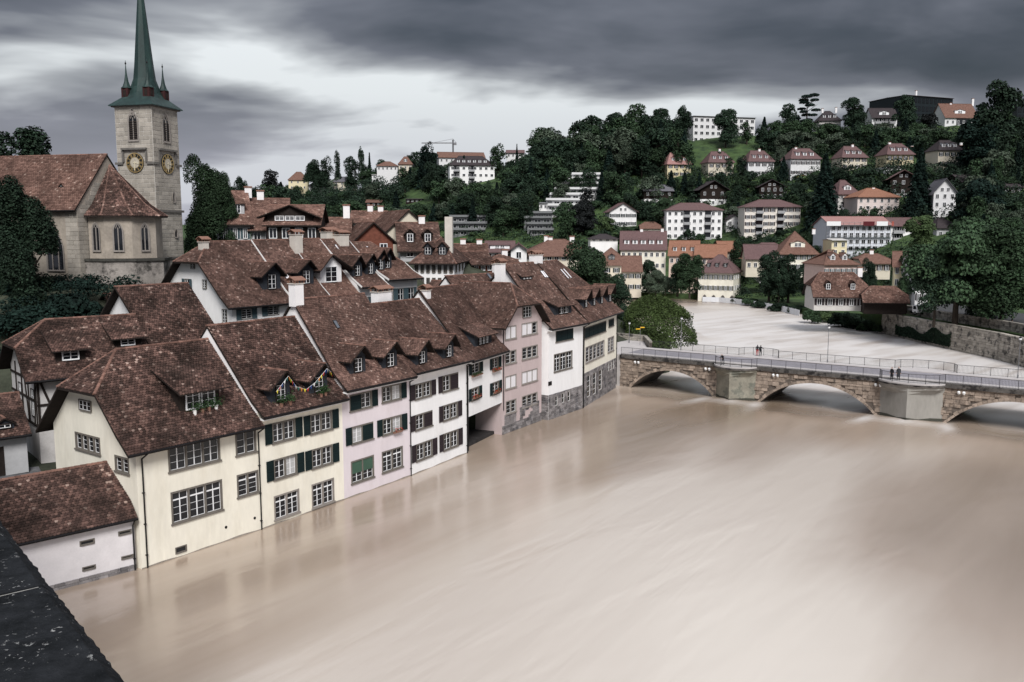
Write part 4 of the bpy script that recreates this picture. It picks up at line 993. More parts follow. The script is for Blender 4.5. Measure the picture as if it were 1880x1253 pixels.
# --- garage
Bg = Vector((-37.7, 66.2)); h = House('garage', 'low garage with dark door and a tiny roof dormer in the cobbled yard', Bg - e * 7.5, Bg, 5.2, 4.4, 7.5, 10.3, of=.7, ol=.2, orr=.25, flare=(0, 0), wall=GREYW, tile=TILE_D, cat='garage', tw=.26, te=.2)
h.swin('F', (2.0, .05), (5.9, 2.3), n=4, rows=1, local=True, fm=WOOD_D, gm=WOOD_D, name='garage_door')
h.dormer(9, 790, w=1.3, hw=.6, kind='gable', rise=.35, face=SLATE, nwin=1, winw=.9, rows=1, oh=.12, fo=.2)
h.finish()
# --- barn roof
eR = Vector((.588, .809)); nR = Vector((-.809, .588))
A = Vector((-31.6, 77.0)); h = House('barn', 'barn with plain dark roof and timbered gable below the church', A, A + eR * 6.6, 10.2, 4.5, 12.5, 18.0, of=.8, ol=.8, orr=.15, flare=(.15, .15), wall=WHITE, tile=TILE_D, cat='barn', tw=.27, te=.21)
for q in range(5): beams_on(h, 'L', [(1.6 + q * 1.6, 6.2, 1.6 + q * 1.6, 8 + (2.8 - abs(q - 2) * 1.1))])
beams_on(h, 'L', [(0, 8.3, 10.2, 8.3), (1, 9.8, 9, 9.8)]); h.finish()
# --- small lean roof beside the barn
A = Vector((-39.5, 88.5)); h = House('stair_roof_shed', 'little shed with curved tiled roof under the church wall', A, A + eR * 4.5, 6.0, 6, 14.2, 16.6, of=.6, ol=.5, orr=.2, flare=(.35, .5), wall=WHITE, tile=TILE_D, cat='shed', tw=.27, te=.21); h.finish()
# --- rear row with the white gable end
A = Vector((-29.8, 92.4)); Wp = lambda x: A + eR * x
h = House('white_gable_house', 'white house with bare half-hipped gable end and slate-blue dormer, below the church tower', Wp(0), Wp(7.7), 13.0, 4.5, 15.0, 21.9, of=.8, ob=.7, ol=1.0, orr=.05, flare=(.2, .2), hipL=(19.7, 1.9), wall=WHITE, tile=TILE, tw=.27, te=.21)
h.swin('F', (443, 587), (462, 566.5), shut='LR', sm=SHUT_T, rows=4); h.swin('F', (491, 580), (512, 561), shut='L', sm=SHUT_T, rows=4)
h.swin('L', (341, 535), (349, 512.5), shut='LR', sm=SHUT_T); h.swin('L', (373, 530), (379.5, 514), rows=3); h.swin('L', (408.5, 593.5), (416.5, 568.5), rows=4); h.swin('L', (351, 494), (358, 482), rows=2, hole=False, sm=SHUT_T)
h.dormer(499, 533, w=2.5, hw=1.9, rise=1.2, oh=.55, winw=1.15, tip=.3, fo=.6); h.chimney(373, 436, 6.0, w=.8, d=.8, m=CHIM_B); h.finish()
h = House('slate_dormer_house', 'narrow house with open white dormer window beside the white gable house', Wp(7.75), Wp(13.3), 13.0, 4.5, 15.3, 22.0, of=.7, ol=.0, orr=.0, flare=(.2, .2), wall=WHITE, tile=TILE, tw=.27, te=.21, trim=SOFFIT)
h.dormer(562, 523, w=2.3, hw=1.8, rise=1.1, oh=.55, winw=1.1, tip=.3, fo=.6); h.chimney(543, 423, 5.2, w=1.2, d=1.0, m=CHIM_B, below=3.5); h.skylight(527, 510, .6, .8, BLIND); h.finish()
h = House('cross_gable_house', 'house with a broad tiled cross gable over a white wall in the rear row', Wp(13.35), Wp(18.2), 13.0, 4.5, 15.4, 22.1, of=.6, ol=.0, orr=.0, flare=(.2, .2), wall=WHITE, tile=TILE_R, tw=.27, te=.21)
h.dormer(608, 520, w=3.4, hw=2.1, rise=1.3, oh=1.0, face=WHITE, winw=1.9, rows=3, fo=1.3, tip=-.8); h.skylight(619, 456, .4, 1.1, BLIND)
h.chimney(603, 419, 7.2, w=1.7, d=1.2, m=CHIM_B, below=2); h.finish()
h = House('twin_dormer_house', 'house with two pointed dormers above a white loft wall in the rear row', Wp(18.25), Wp(22.95), 13.0, 4.5, 16.2, 22.0, of=.9, ol=.0, orr=.0, flare=(.25, .3), wall=WHITE, tile=TILE, tw=.27, te=.21, trim=SOFFIT)
for px, py in ((656, 509), (680, 505)): h.dormer(px, py, w=1.7, hw=1.6, rise=1.1, oh=.45, winw=.85, tip=.3)
h.chimney(626, 424, 6.0, w=1.6, d=1.2, m=CHIM_B, below=3)
for x in (.4, 2.8): h.swin('F', (x + .4, 7.6), (x + 1.5, 10.4), rows=4, local=True, shut='LR', sm=SHUT_T)
h.finish()
h = House('end_dormer_house', 'end house of the rear row with two pointed dormers and a wide clear tiled slope', Wp(23.0), Wp(29.2), 13.0, 4.5, 16.9, 21.6, of=.9, ol=.0, orr=.3, flare=(.25, .3), hipR=(18.8, 2.0), wall=WHITE, tile=TILE_R, tw=.28, te=.22, trim=SOFFIT)
for px, py in ((698.6, 497), (711, 494)): h.dormer(px, py, w=1.6, hw=1.6, rise=1.1, oh=.45, winw=.85, tip=.3)
h.skylight(677, 458, .4, 1.1, BLIND)
for x in (.5, 2.4, 4.4): h.swin('F', (x, 8.2), (x + 1.1, 11.2), rows=4, local=True, shut='LR', sm=SHUT_T)
h.finish()

# ================================================================== church
def lancet_pts(w, h, n=6):
    """pointed-arch outline, counter-clockwise from lower left"""
    k = h - w * .95; p = [(0, 0), (w, 0), (w, k)]
    for i in range(1, n): t = i / n; a = t * math.pi / 2 * .72; p.append((w - w * (1 - math.cos(a)) / (1 - math.cos(math.pi / 2 * .72)) * .5, k + w * .95 * math.sin(a) / math.sin(math.pi / 2 * .72)))
    p.append((w / 2, h))
    for i in range(n - 1, 0, -1): t = i / n; a = t * math.pi / 2 * .72; p.append((w * (1 - math.cos(a)) / (1 - math.cos(math.pi / 2 * .72)) * .5, k + w * .95 * math.sin(a) / math.sin(math.pi / 2 * .72)))
    p.append((0, k)); return p
def lancet(parent, loc, rz, w, h, fm, bars=1, louvre=False, fw=.16):
    out = lancet_pts(w, h); cx = w / 2; inn = [(cx + (x - cx) * (1 - 2 * fw / w), fw + (z) * (1 - 2.0 * fw / h)) for x, z in out]; n = len(out)
    mb = MB(); V = []
    for pts, y in ((out, -.17), (inn, -.15), (inn, .05), (out, .05)): V += [(x, y, z) for x, z in pts]
    F = [];
    for r_ in range(3): F += [(r_ * n + i, r_ * n + (i + 1) % n, (r_ + 1) * n + (i + 1) % n, (r_ + 1) * n + i) for i in range(n)]
    mb.add(V, F); o = mb.build('window', fm, parent, loc); o.rotation_euler = (0, 0, rz)
    MB().poly([(x, -.045, z) for x, z in inn]).build('pane', GLASS, o)
    b = MB()
    for k in range(1, bars + 1): x = w * k / (bars + 1); b.box(x - .05, x + .05, -.13, -.05, fw, h - w * .55)
    if bars: b.bar((w * .3, -.09, h - w * .62), (w / 2, -.09, h - fw), .08, .06, up=(0, 1, 0)); b.bar((w * .7, -.09, h - w * .62), (w / 2, -.09, h - fw), .08, .06, up=(0, 1, 0)); b.build('mullion', fm, o)
    if louvre:
        for z in np.arange(fw + .15, h - w * .7, .26): MB().slab([(fw, -.05, z), (w - fw, -.05, z), (w - fw, -.14, z - .14), (fw, -.14, z - .14)], (0, 0, .03)).build('slat', WOOD_D, o)
    return o
CE = Vector((.97, -.24)).normalized(); CN = Vector((-CE.y, CE.x)); CB = Vector((-47.9, 97.0))
RUBST = mat('church_render', (.36, .315, .265), var=.22, scale=.6, bump=.3, bscale=6, col2=(.28, .245, .21), c2pos=(.45, .7))
RUINST = mat('old_base_wall', (.27, .245, .225), var=.35, scale=.9, bump=.6, bscale=5, col2=(.07, .065, .06), c2pos=(.5, .62))
h = House('church_nave', 'stone church nave with long red-brown tiled roof beside the tower', CB - CE * 26, CB, 10.5, 10, 25.3, 31.8, of=.5, ol=.2, orr=.12, flare=(.0, 0), wall=RUBST, tile=TILE_R, cat='church', tw=.30, te=.24, gutter=True)
lancet(h.root, (h.L - 4.3, -.0, 8.6), 0, 2.4, 4.6, STONE_L, bars=2)
lancet(h.root, (h.L - 12.3, -.0, 8.6), 0, 2.4, 4.6, STONE_L, bars=2)
for px, py in ((113, 345), (25, 346)): h.dormer(px, py, w=.5, hw=.25, kind='gable', rise=.2, nwin=1, winw=.3, rows=1, oh=.1, fo=.1)
MB().tube((h.L - 7.2, -.08, 0), (h.L - 7.2, -.08, 15), .07).build('downpipe', METAL_D, h.root)
lay_stones(h.root, fface(h), h.L - 1.6, h.L, 0, h.zf(0) - .3, .5, .8, ASHLAR, limit=90, seed=21, out=.03)
nd = lambda u, z: (Vector((h.L, u, z)), Vector((0, 1, 0)), Vector((1, 0, 0)))
lay_stones(h.root, nd, 0, 4.2, 0, 18.5, .5, .85, ASHLAR, limit=190, seed=22, out=.03, holes=lambda a, b, c, d: d > h.zf(a) - .35 or d > h.zf(b) - .35)
h.finish()
# apse, in the nave's frame
ap = empty('church_apse', (CB.x + CN.x * 5.25, CB.y + CN.y * 5.25, 10), math.atan2(CE.y, CE.x)); tag(ap, 'polygonal church apse with steep pointed roof and lancet windows', 'apse')
APX = [(0.13, -3.8), (2.2, -3.8), (4.9, -2.7), (6.0, 0), (4.9, 2.7), (2.2, 3.8), (.13, 3.8)]
mb = MB()
for a, b in zip(APX, APX[1:]): mb.poly([(a[0], a[1], 10.0), (b[0], b[1], 10.0), (b[0], b[1], 14.9), (a[0], a[1], 14.9)])
mb.build('wall', RUBST, ap)
T = Tiles(); rm = MB(); cp = MB(); apex = Vector((.35, 0, 20.6))
oc = [Vector((.13 if i in (0, 6) else x * 1.0 + (x - 1.5) * .16, y * 1.16, 14.75)) for i, (x, y) in enumerate(APX)]; kn = [o_.lerp(apex, .30) + Vector((0, 0, -.45)) for o_ in oc]
for i in range(6):
    q = [oc[i], oc[i + 1], kn[i + 1], kn[i]]; t3 = [kn[i], kn[i + 1], apex]
    rm.slab(q, (0, 0, -.15)); rm.slab(t3, (0, 0, -.15)); T.fill(q, .3, .23, i); T.fill(t3, .3, .23, i + 9)
    if 0 < i: ridge_caps(cp, oc[i] + Vector((0, 0, .05)), kn[i] + Vector((0, 0, .05)), .12); ridge_caps(cp, kn[i] + Vector((0, 0, .05)), apex + Vector((0, 0, .05)), .12)
ro = rm.build('roof', WOOD_D, ap); T.build('roof_tiles', TILE_D, ro); stuff(cp.build('ridge_tiles', TILE_R, ro))
for i, w in ((0, 1.1), (1, 1.2), (2, 1.15)):
    a, b = Vector(APX[i]), Vector(APX[i + 1]); d = (b - a).normalized(); m_ = (a + b) / 2 - d * w / 2
    lancet(ap, (m_.x, m_.y, 10.75), math.atan2(d.y, d.x), w, 3.35, STONE_L, bars=1)
mb = MB(); PL = [(-.3, -4.5), (2.5, -4.5), (5.5, -3.1), (6.8, 0), (5.5, 3.1), (2.5, 4.5), (-.3, 4.5)]
mb.slab([Vector((x, y, 4)) for x, y in PL], (0, 0, 5.7)); mb.build('base_wall', RUINST, ap)
MB().slab([Vector((x * 1.03, y * 1.03, 9.7)) for x, y in PL], (0, 0, .28)).build('ledge', mat('mossy_ledge', (.06, .058, .052), var=.4, scale=3), ap)
# tower
TC = Vector((-43.6, 108.0)); TW = 5.15; ZT = 38.3; ZB = 12.0
tw = empty('church_tower', (TC.x - CE.x * TW, TC.y - CE.y * TW, ZB), math.atan2(CE.y, CE.x)); tag(tw, 'square stone church tower with golden clocks and a green copper spire', 'tower')
H_ = ZT - ZB
MB().box(0, TW, 0, TW, 0, H_).build('wall', MORTAR, tw)
lw, lh = 1.55, 3.7; zl = 34.0 - ZB - .1; cl = 31.35 - ZB
tcut = [(TW / 2 - lw / 2, TW / 2 + lw / 2, zl, zl + lh - 1.45), (TW / 2 - lw / 2 + .12, TW / 2 + lw / 2 - .12, zl + lh - 1.45, zl + lh - .8), (TW / 2 - .42, TW / 2 + .42, zl + lh - .8, zl + lh - .2)]
tcut += [(TW / 2 - w_, TW / 2 + w_, cl + z_ - .15, cl + z_ + .15) for z_, w_ in [(k * .3 - 1.05, math.sqrt(max(.05, 1.44 - (k * .3 - 1.05) ** 2)) - .03) for k in range(8)]]
lay_stones(tw, lambda u, z: (Vector((u, 0, z)), Vector((1, 0, 0)), Vector((0, -1, 0))), .02, TW - .02, 7.5, H_ - .1, .52, .92, ASHLAR, cut=tcut, limit=150, seed=31, out=.03, gap=.05)
lay_stones(tw, lambda u, z: (Vector((TW, u, z)), Vector((0, 1, 0)), Vector((1, 0, 0))), .02, TW - .02, 4.5, H_ - .1, .52, .92, ASHLAR, cut=tcut, limit=150, seed=32, out=.03, gap=.05)
def course(z, o_, hgt, gapf=None):
    for x0, x1, y0, y1 in ((-o_, TW + o_, -o_, 0), (TW, TW + o_, 0, TW + o_), (-o_, 0, 0, TW + o_), (0, TW, TW, TW + o_)): MB().box(x0, x1, y0, y1, z, z + hgt).build('string_course', mat('weathered_course', (.14, .13, .12), var=.3, scale=3), tw)
course(25.4 - ZB, .22, .28); course(19.6 - ZB, .2, .25); course(H_ - .25, .28, .25)
for (x0, x1) in ((-.2, TW / 2 - 1.7), (TW / 2 + 1.7, TW + .2)):
    MB().box(x0, x1, -.2, 0, cl - .2, cl + .08).build('string_course', MATS['weathered_course'], tw); MB().box(TW, TW + .2, max(0, x0), x1, cl - .2, cl + .08).build('string_course', MATS['weathered_course'], tw)
for face in ('F', 'R'):
    rz = 0 if face == 'F' else math.pi / 2; o0 = Vector((TW / 2 - lw / 2, -.0, zl)) if face == 'F' else Vector((TW, TW / 2 - lw / 2, zl))
    lancet(tw, o0, rz, lw, lh, STONE_L, bars=1, louvre=True, fw=.2)
    c = Vector((TW / 2, 0, cl)) if face == 'F' else Vector((TW, TW / 2, cl))
    hd = MB(); hd.box(-1.75, 1.75, -.38, 0, 1.55, 1.78); hd.box(-1.75, -1.5, -.2, 0, .08, 1.55); hd.box(1.5, 1.75, -.2, 0, .08, 1.55); o = hd.build('clock_hood', MATS['weathered_course'], tw, c); o.rotation_euler = (0, 0, rz)
    ck = MB().lathe([(1.22, 0), (1.22, .10), (1.12, .14)], 40).build('clock', mat('clock_black', (.02, .022, .022), var=.1, rough=.5), tw, c); ck.rotation_euler = (math.pi / 2, 0, rz)
    GOLD = mat('clock_gold', (.58, .42, .20), rough=.35, var=.1, metal=.6)
    rg_ = MB(); n = 40
    for ra, rb_ in ((1.10, 1.20), (.66, .70)):
        for i in range(n):
            a, b = 2 * math.pi * i / n, 2 * math.pi * (i + 1) / n; rg_.slab([(ra * math.cos(a), ra * math.sin(a), .145), (rb_ * math.cos(a), rb_ * math.sin(a), .145), (rb_ * math.cos(b), rb_ * math.sin(b), .145), (ra * math.cos(b), ra * math.sin(b), .145)], (0, 0, .02))
    rg_.build('clock_ring', GOLD, ck)
    MB().lathe([(.64, .145), (.64, .16)], 28).build('clock_centre', mat('clock_stone', (.42, .38, .31), var=.25, scale=4), ck)
    NUM = ['XII', 'I', 'II', 'III', 'IV', 'V', 'VI', 'VII', 'VIII', 'IX', 'X', 'XI']
    for k, s_ in enumerate(NUM):
        nb = MB(); wdt = {'I': .085, 'V': .16, 'X': .16}; tot = sum(wdt[c_] for c_ in s_); x = -tot / 2
        for c_ in s_:
            w_ = wdt[c_]; m_ = x + w_ / 2
            if c_ == 'I': nb.bar((m_, .72, .16), (m_, 1.06, .16), .05, .03, up=(0, 0, 1))
            elif c_ == 'V': nb.bar((x + .01, 1.06, .16), (m_, .72, .16), .05, .03, up=(0, 0, 1)); nb.bar((x + w_ - .01, 1.06, .16), (m_, .72, .16), .04, .03, up=(0, 0, 1))
            else: nb.bar((x + .01, 1.06, .16), (x + w_ - .01, .72, .16), .05, .03, up=(0, 0, 1)); nb.bar((x + w_ - .01, 1.06, .16), (x + .01, .72, .16), .04, .03, up=(0, 0, 1))
            x += w_
        o = nb.build('numeral', GOLD, ck); o.rotation_euler = (0, 0, -2 * math.pi * k / 12)
    for ang, ln_, w_ in ((-R(100), .62, .11), (-R(184), 1.02, .08)):
        hb = MB(); hb.bar((0, -.2, .2), (0, ln_ * .75, .2), w_, .03, up=(0, 0, 1)); hb.slab([(-w_, ln_ * .7, .19), (w_, ln_ * .7, .19), (0, ln_, .19)], (0, 0, .03)); o = hb.build('clock_hand', mat('pale_hand', (.62, .56, .42), rough=.5, var=.05), ck); o.rotation_euler = (0, 0, ang)
for z, w_, hh_ in ((26.6 - ZB, .3, 1.4), (22.2 - ZB, .5, 1.15), (17.9 - ZB + 2.2 - 2.0, .5, 1.15)): lancet(tw, (TW, TW * .62, z), math.pi / 2, w_ + .3, hh_, STONE_L, bars=0, fw=.12)
lancet(tw, (TW / 2 - .3, 0, 37.0 - ZB), 0, .55, .9, STONE_L, bars=0, fw=.1)
COPPER = mat('green_copper', (.010, .028, .026), rough=.6, var=.4, scale=.8, col2=(.022, .048, .042), c2pos=(.5, .7), stretch=(2, 2, .35), spec=.4)
sp = MB(); rings = []
def ring(half, z, k):  # k: 0 square, 1 octagon
    r_ = []
    for i in range(8):
        a = math.pi / 4 * i + math.pi / 4; mid = i % 2 == 1
        rad = half * (1.0 if mid else math.sqrt(2) * (1 - k) + 1.08 * k); rad = rad if not mid else half * (1.0 * (1 - k) + 1.08 * k)
        r_.append((TW / 2 + rad * math.cos(a), TW / 2 + rad * math.sin(a), z))
    return r_
prof = [(3.1, -.12, 0), (3.05, .0, 0), (2.55, .45, 0), (2.05, .95, .1), (1.68, 1.55, .3), (1.42, 2.4, .7), (1.22, 3.4, 1), (1.05, 5.0, 1), (.54, 11.0, 1), (.05, 16.6, 1)]
for a, b, k in prof: rings.append(ring(a, H_ + b, k))
for r_ in rings: sp.v.extend(r_)
for i in range(len(rings) - 1):
    for j in range(8): sp.f.append((i * 8 + j, i * 8 + (j + 1) % 8, (i + 1) * 8 + (j + 1) % 8, (i + 1) * 8 + j)); sp.m.append(0)
sp.f.append(tuple(range(7, -1, -1))); sp.m.append(0)
spo = sp.build('spire', COPPER, tw)
for sx in (-1, 1):
    for sy in (-1, 1):
        c = Vector((TW / 2 + sx * 1.5, TW / 2 + sy * 1.5, H_ + .75))
        t_ = MB().box(-.46, .46, -.46, .46, 0, 1.45).build('turret', mat('red_turret', (.045, .018, .018), var=.3), tw, c); t_.rotation_euler = (0, 0, 0)
        MB().lathe([(.66, 1.38), (.44, 1.65), (.25, 2.2), (.11, 3.1), (.045, 4.1), (.03, 4.7)], 8).build('turret_spire', COPPER, t_)
        MB().lathe([(.02, 4.2), (.10, 4.3), (.10, 4.4), (.02, 4.55)], 8).build('finial', METAL_D, t_)
        for q in range(2): MB().box(-.2, .2, -.49, -.46, .4, 1.1).build('shutter', WOOD_D, t_).rotation_euler = (0, 0, q * math.pi / 2)

# ================================================================== parapet under the camera
def parapet():
    d = Vector((-.643, .766)); nr = Vector((.766, .643)); P0 = Vector((-1.18, 2.16)); zt = 22.1
    m, nt, b = _nt('lichen_coping'); N = nt.nodes.new; L = nt.links.new; g = N('ShaderNodeNewGeometry')
    n = N('ShaderNodeTexNoise'); n.inputs['Scale'].default_value = 9; n.inputs['Detail'].default_value = 8; n.inputs['Roughness'].default_value = .75; L(g.outputs['Position'], n.inputs['Vector'])
    rp = N('ShaderNodeValToRGB'); L(n.outputs['Fac'], rp.inputs[0]); e_ = rp.color_ramp.elements; e_[0].position = .35; e_[0].color = (.006, .007, .008, 1); e_[1].position = .70; e_[1].color = (.026, .028, .032, 1)
    def spots(scale, th, dist, mscale):
        nn = N('ShaderNodeTexNoise'); nn.inputs['Scale'].default_value = 30; nn.inputs['Detail'].default_value = 6; nn.inputs['Roughness'].default_value = .7; L(g.outputs['Position'], nn.inputs['Vector'])
        mx = N('ShaderNodeVectorMath'); mx.operation = 'MULTIPLY_ADD'; L(nn.outputs['Color'], mx.inputs[0]); mx.inputs[1].default_value = (dist,) * 3; L(g.outputs['Position'], mx.inputs[2])
        v = N('ShaderNodeTexVoronoi'); v.inputs['Scale'].default_value = scale; L(mx.outputs[0], v.inputs['Vector'])
        n3 = N('ShaderNodeTexNoise'); n3.inputs['Scale'].default_value = mscale; L(g.outputs['Position'], n3.inputs['Vector'])
        s = N('ShaderNodeMath'); s.operation = 'MULTIPLY_ADD'; L(n3.outputs['Fac'], s.inputs[0]); s.inputs[1].default_value = -.55; L(v.outputs['Distance'], s.inputs[2])
        q = N('ShaderNodeMapRange'); q.inputs['From Min'].default_value = th; q.inputs['From Max'].default_value = th - .05; L(s.outputs[0], q.inputs['Value']); return q.outputs[0]
    base = rp.outputs[0]
    for sc_, th, col in ((14, -.135, (.36, .36, .35, 1)), (38, -.125, (.24, .24, .235, 1))):
        f = spots(sc_, th, .09, 4); mm = N('ShaderNodeMixRGB'); L(f, mm.inputs[0]); L(base, mm.inputs[1]); mm.inputs[2].default_value = col; base = mm.outputs[0]
    L(base, b.inputs['Base Color']); b.inputs['Roughness'].default_value = .85; b.inputs['Specular IOR Level'].default_value = .08
    bp = N('ShaderNodeBump'); bp.inputs['Strength'].default_value = .8; bp.inputs['Distance'].default_value = .02; L(n.outputs['Fac'], bp.inputs['Height']); L(bp.outputs[0], b.inputs['Normal'])
    r_ = empty('bridge_parapet', (P0.x, P0.y, zt), math.atan2(d.y, d.x)); tag(r_, 'dark lichen-spotted stone parapet of the high bridge above the river', 'parapet')
    # local x along d, local y = left of d = away from river
    def coping(a, bb):
        mb = MB(); w = .5; th = .22; c = .035; prof = [(0, -th), (0, -c), (c, 0), (w - c, 0), (w, -c), (w, -th)]; nx = max(2, int((bb - a) / .022)); rg = random.Random(int(a * 10))
        V = []; F = []
        for i in range(nx + 1):
            x = a + (bb - a) * i / nx
            for (y, z) in prof: V.append((x, y + rg.gauss(0, .0016), z + rg.gauss(0, .0016)))
        k = len(prof)
        for i in range(nx):
            for j in range(k): F.append((i * k + j, i * k + (j + 1) % k, (i + 1) * k + (j + 1) % k, (i + 1) * k + j))
        F += [tuple(range(k - 1, -1, -1)), tuple(range(nx * k, nx * k + k))]; mb.add(V, F); return mb.build('coping_slab', m, r_)
    xs = [-6, -4.2, -2.4, -1.1, 0, 1.6, 3.4, 5.2, 7, 9, 11]
    for a, bb in zip(xs, xs[1:]): coping(a + .006, bb - .006)
    mj = mat('pale_mortar', (.36, .35, .33), var=.3, scale=8)
    for x in xs[1:-1]: MB().box(x - .010, x + .010, .04, .47, -.2, -.004).build('mortar_joint', mj, r_)
    MB().box(-6, 11, .06, .44, -1.1, -.22).build('parapet_wall', mat('parapet_stone', (.10, .10, .10), var=.3, scale=2), r_)
    dk = MB(); dk.box(-40, 70, .0, 11, -2.4, -1.1); dk.box(-6, 5, .3, 10.7, -23, -2.4); o = dk.build('high_bridge_deck', mat('bridge_concrete', (.14, .14, .14), var=.2)); o.location = r_.location; o.rotation_euler = r_.rotation_euler; struct(o)
parapet()

# ================================================================== stone bridge
br = empty('stone_bridge', (BR0.x, BR0.y, 0), math.atan2(BRE.y, BRE.x)); tag(br, 'old stone bridge of low arches with iron railings across the flooded river', 'bridge')
BL = 72.0; ZD = 4.8; ZC = 4.3
def arch_z(x):
    for a, b, cr in ARCHES:
        if a < x < b:
            w = (b - a) / 2; hh_ = cr + .35; Rr = (w * w + hh_ * hh_) / (2 * hh_); c = (a + b) / 2; return cr - Rr + math.sqrt(max(0, Rr * Rr - (x - c) ** 2))
    return -1.5
xs = sorted(set([0, BL] + [a for t in ARCHES for a in t[:2]] + [t[0] + (t[1] - t[0]) * i / 28 for t in ARCHES for i in range(29)]))
for y, nm in ((.10, 'spandrel_wall'), (BRW - .10, 'spandrel_wall')):
    mb = MB()
    for a, b in zip(xs, xs[1:]):
        m_ = (a + b) / 2; ia = arch_z(m_) > -1.4; za = arch_z(a) if ia and arch_z(a) > -1.4 else (-.35 if ia else -1.5); zb_ = arch_z(b) if ia and arch_z(b) > -1.4 else (-.35 if ia else -1.5)
        mb.poly([(a, y, za), (b, y, zb_), (b, y, ZC), (a, y, ZC)])
    mb.build(nm, RUBJ, br)
for a, b, cr in ARCHES:
    mb = MB(); n = 28
    for i in range(n):
        x0, x1 = a + (b - a) * i / n, a + (b - a) * (i + 1) / n; z0 = arch_z(x0) if i else -.35; z1 = arch_z(x1) if i < n - 1 else -.35
        mb.poly([(x0, -.02, z0), (x1, -.02, z1), (x1, BRW, z1), (x0, BRW, z0)])
    for x in (a, b): mb.poly([(x, 0, -1.6), (x, BRW, -1.6), (x, BRW, -.35), (x, 0, -.35)])
    mb.build('arch_vault', mat('vault_stone', (.12, .105, .095), var=.3, scale=1.5, bump=.4, bscale=5), br)
    # ring stones
    w = (b - a) / 2; hh_ = cr + .35; Rr = (w * w + hh_ * hh_) / (2 * hh_); c = (a + b) / 2; zc = cr - Rr; th = math.asin(min(1, w / Rr)); nv = 31; rg = random.Random(int(a * 10))
    for i in range(nv):
        t0 = -th + 2 * th * i / nv; t1 = -th + 2 * th * (i + 1) / nv; r1 = Rr + rg.uniform(.26, .52); g_ = .0018
        q = [(c + r_ * math.sin(t), -.05 - rg.uniform(0, .04), zc + r_ * math.cos(t)) for r_, t in ((Rr, t0 + g_), (Rr, t1 - g_), (r1, t1 - g_), (r1, t0 + g_))]; yy = q[0][1]; q = [(x, yy, z) for x, _, z in q]
        MB().slab(q, (0, .2, 0)).build('voussoir', RUBBLE, br)
def br_hole(a, b, c, d):
    for x0, x1, cr in ARCHES:
        if b > x0 and a < x1:
            zz = max(arch_z(min(max(q, x0 + .01), x1 - .01)) for q in (a, b, (a + b) / 2))
            if c < zz + .30: return True
    return any(a > c_ - w_ / 2 + .1 and b < c_ + w_ / 2 - .1 for c_, w_ in PIERS)
lay_stones(br, lambda u, z: (Vector((u, .1, z)), Vector((1, 0, 0)), Vector((0, -1, 0))), 0, 66, -.5, ZC - .02, .42, .70, RUBBLE, holes=br_hole, limit=300, seed=41, out=.10, rough=.45, gap=.03)
DARKC = mat('stained_cornice', (.10, .092, .085), var=.4, scale=1.2, col2=(.024, .022, .022), c2pos=(.48, .58), bump=.3, bscale=6)
for i in range(36):
    a = i * 2.0; MB().box(a + .01, a + 1.99, -.28, .35, ZC, ZD).build('cornice_stone', DARKC, br)
MB().box(0, BL, BRW - .3, BRW + .28, ZC, ZD).build('cornice', DARKC, br)
ROAD = mat('bridge_setts', (.25, .235, .255), var=.2, scale=1.4, rough=.6, bump=.35, bscale=12); WALK = mat('bridge_walk', (.46, .43, .42), var=.12, scale=1)
MB().box(0, BL, .35, BRW - .3, ZC, ZD - .02).build('roadway', ROAD, br)
MB().box(0, BL, .35, 1.6, ZD - .02, ZD + .10).build('sidewalk', WALK, br); MB().box(0, BL, BRW - 1.6, BRW - .3, ZD - .02, ZD + .10).build('sidewalk', WALK, br)
PIERM = [mat('plastered_pier', (.235, .22, .18), var=.3, scale=.7, col2=(.15, .15, .125), c2pos=(.55, .62)), mat('new_concrete_pier', (.275, .262, .24), var=.16, scale=.5, col2=(.20, .19, .17), c2pos=(.5, .8), stretch=(1, 1, .3))]
IRON = mat('railing_iron', (.035, .034, .038), rough=.5, var=.1)
def rail_run(pts, post=True, step=1.9):
    """iron railing along a polyline: handrail, foot rail, thin bars, posts"""
    for (a, b) in zip(pts, pts[1:]):
        a, b = Vector(a), Vector(b); n = max(1, round((b - a).length / step))
        for i in range(n):
            p, q = a.lerp(b, i / n), a.lerp(b, (i + 1) / n); mb = MB(); u = Vector((0, 0, 1))
            mb.bar(p + u * 1.12, q + u * 1.12, .055, .045); mb.bar(p + u * .12, q + u * .12, .035, .03); mb.bar(p, p + u * 1.14, .05, .05)
            k = max(3, int((q - p).length / .14))
            for j in range(1, k): c = p.lerp(q, j / k); mb.bar(c + u * .12, c + u * 1.1, .016, .016)
            mb.build('railing', IRON, br)
def half_ellipse(c, w, dpt, y0, sgn, n=10): return [(c - w / 2 * math.cos(math.pi * i / n), y0 + sgn * dpt * math.sin(math.pi * i / n)) for i in range(n + 1)]
WET = mat('wet_band', (.055, .055, .045), var=.3)
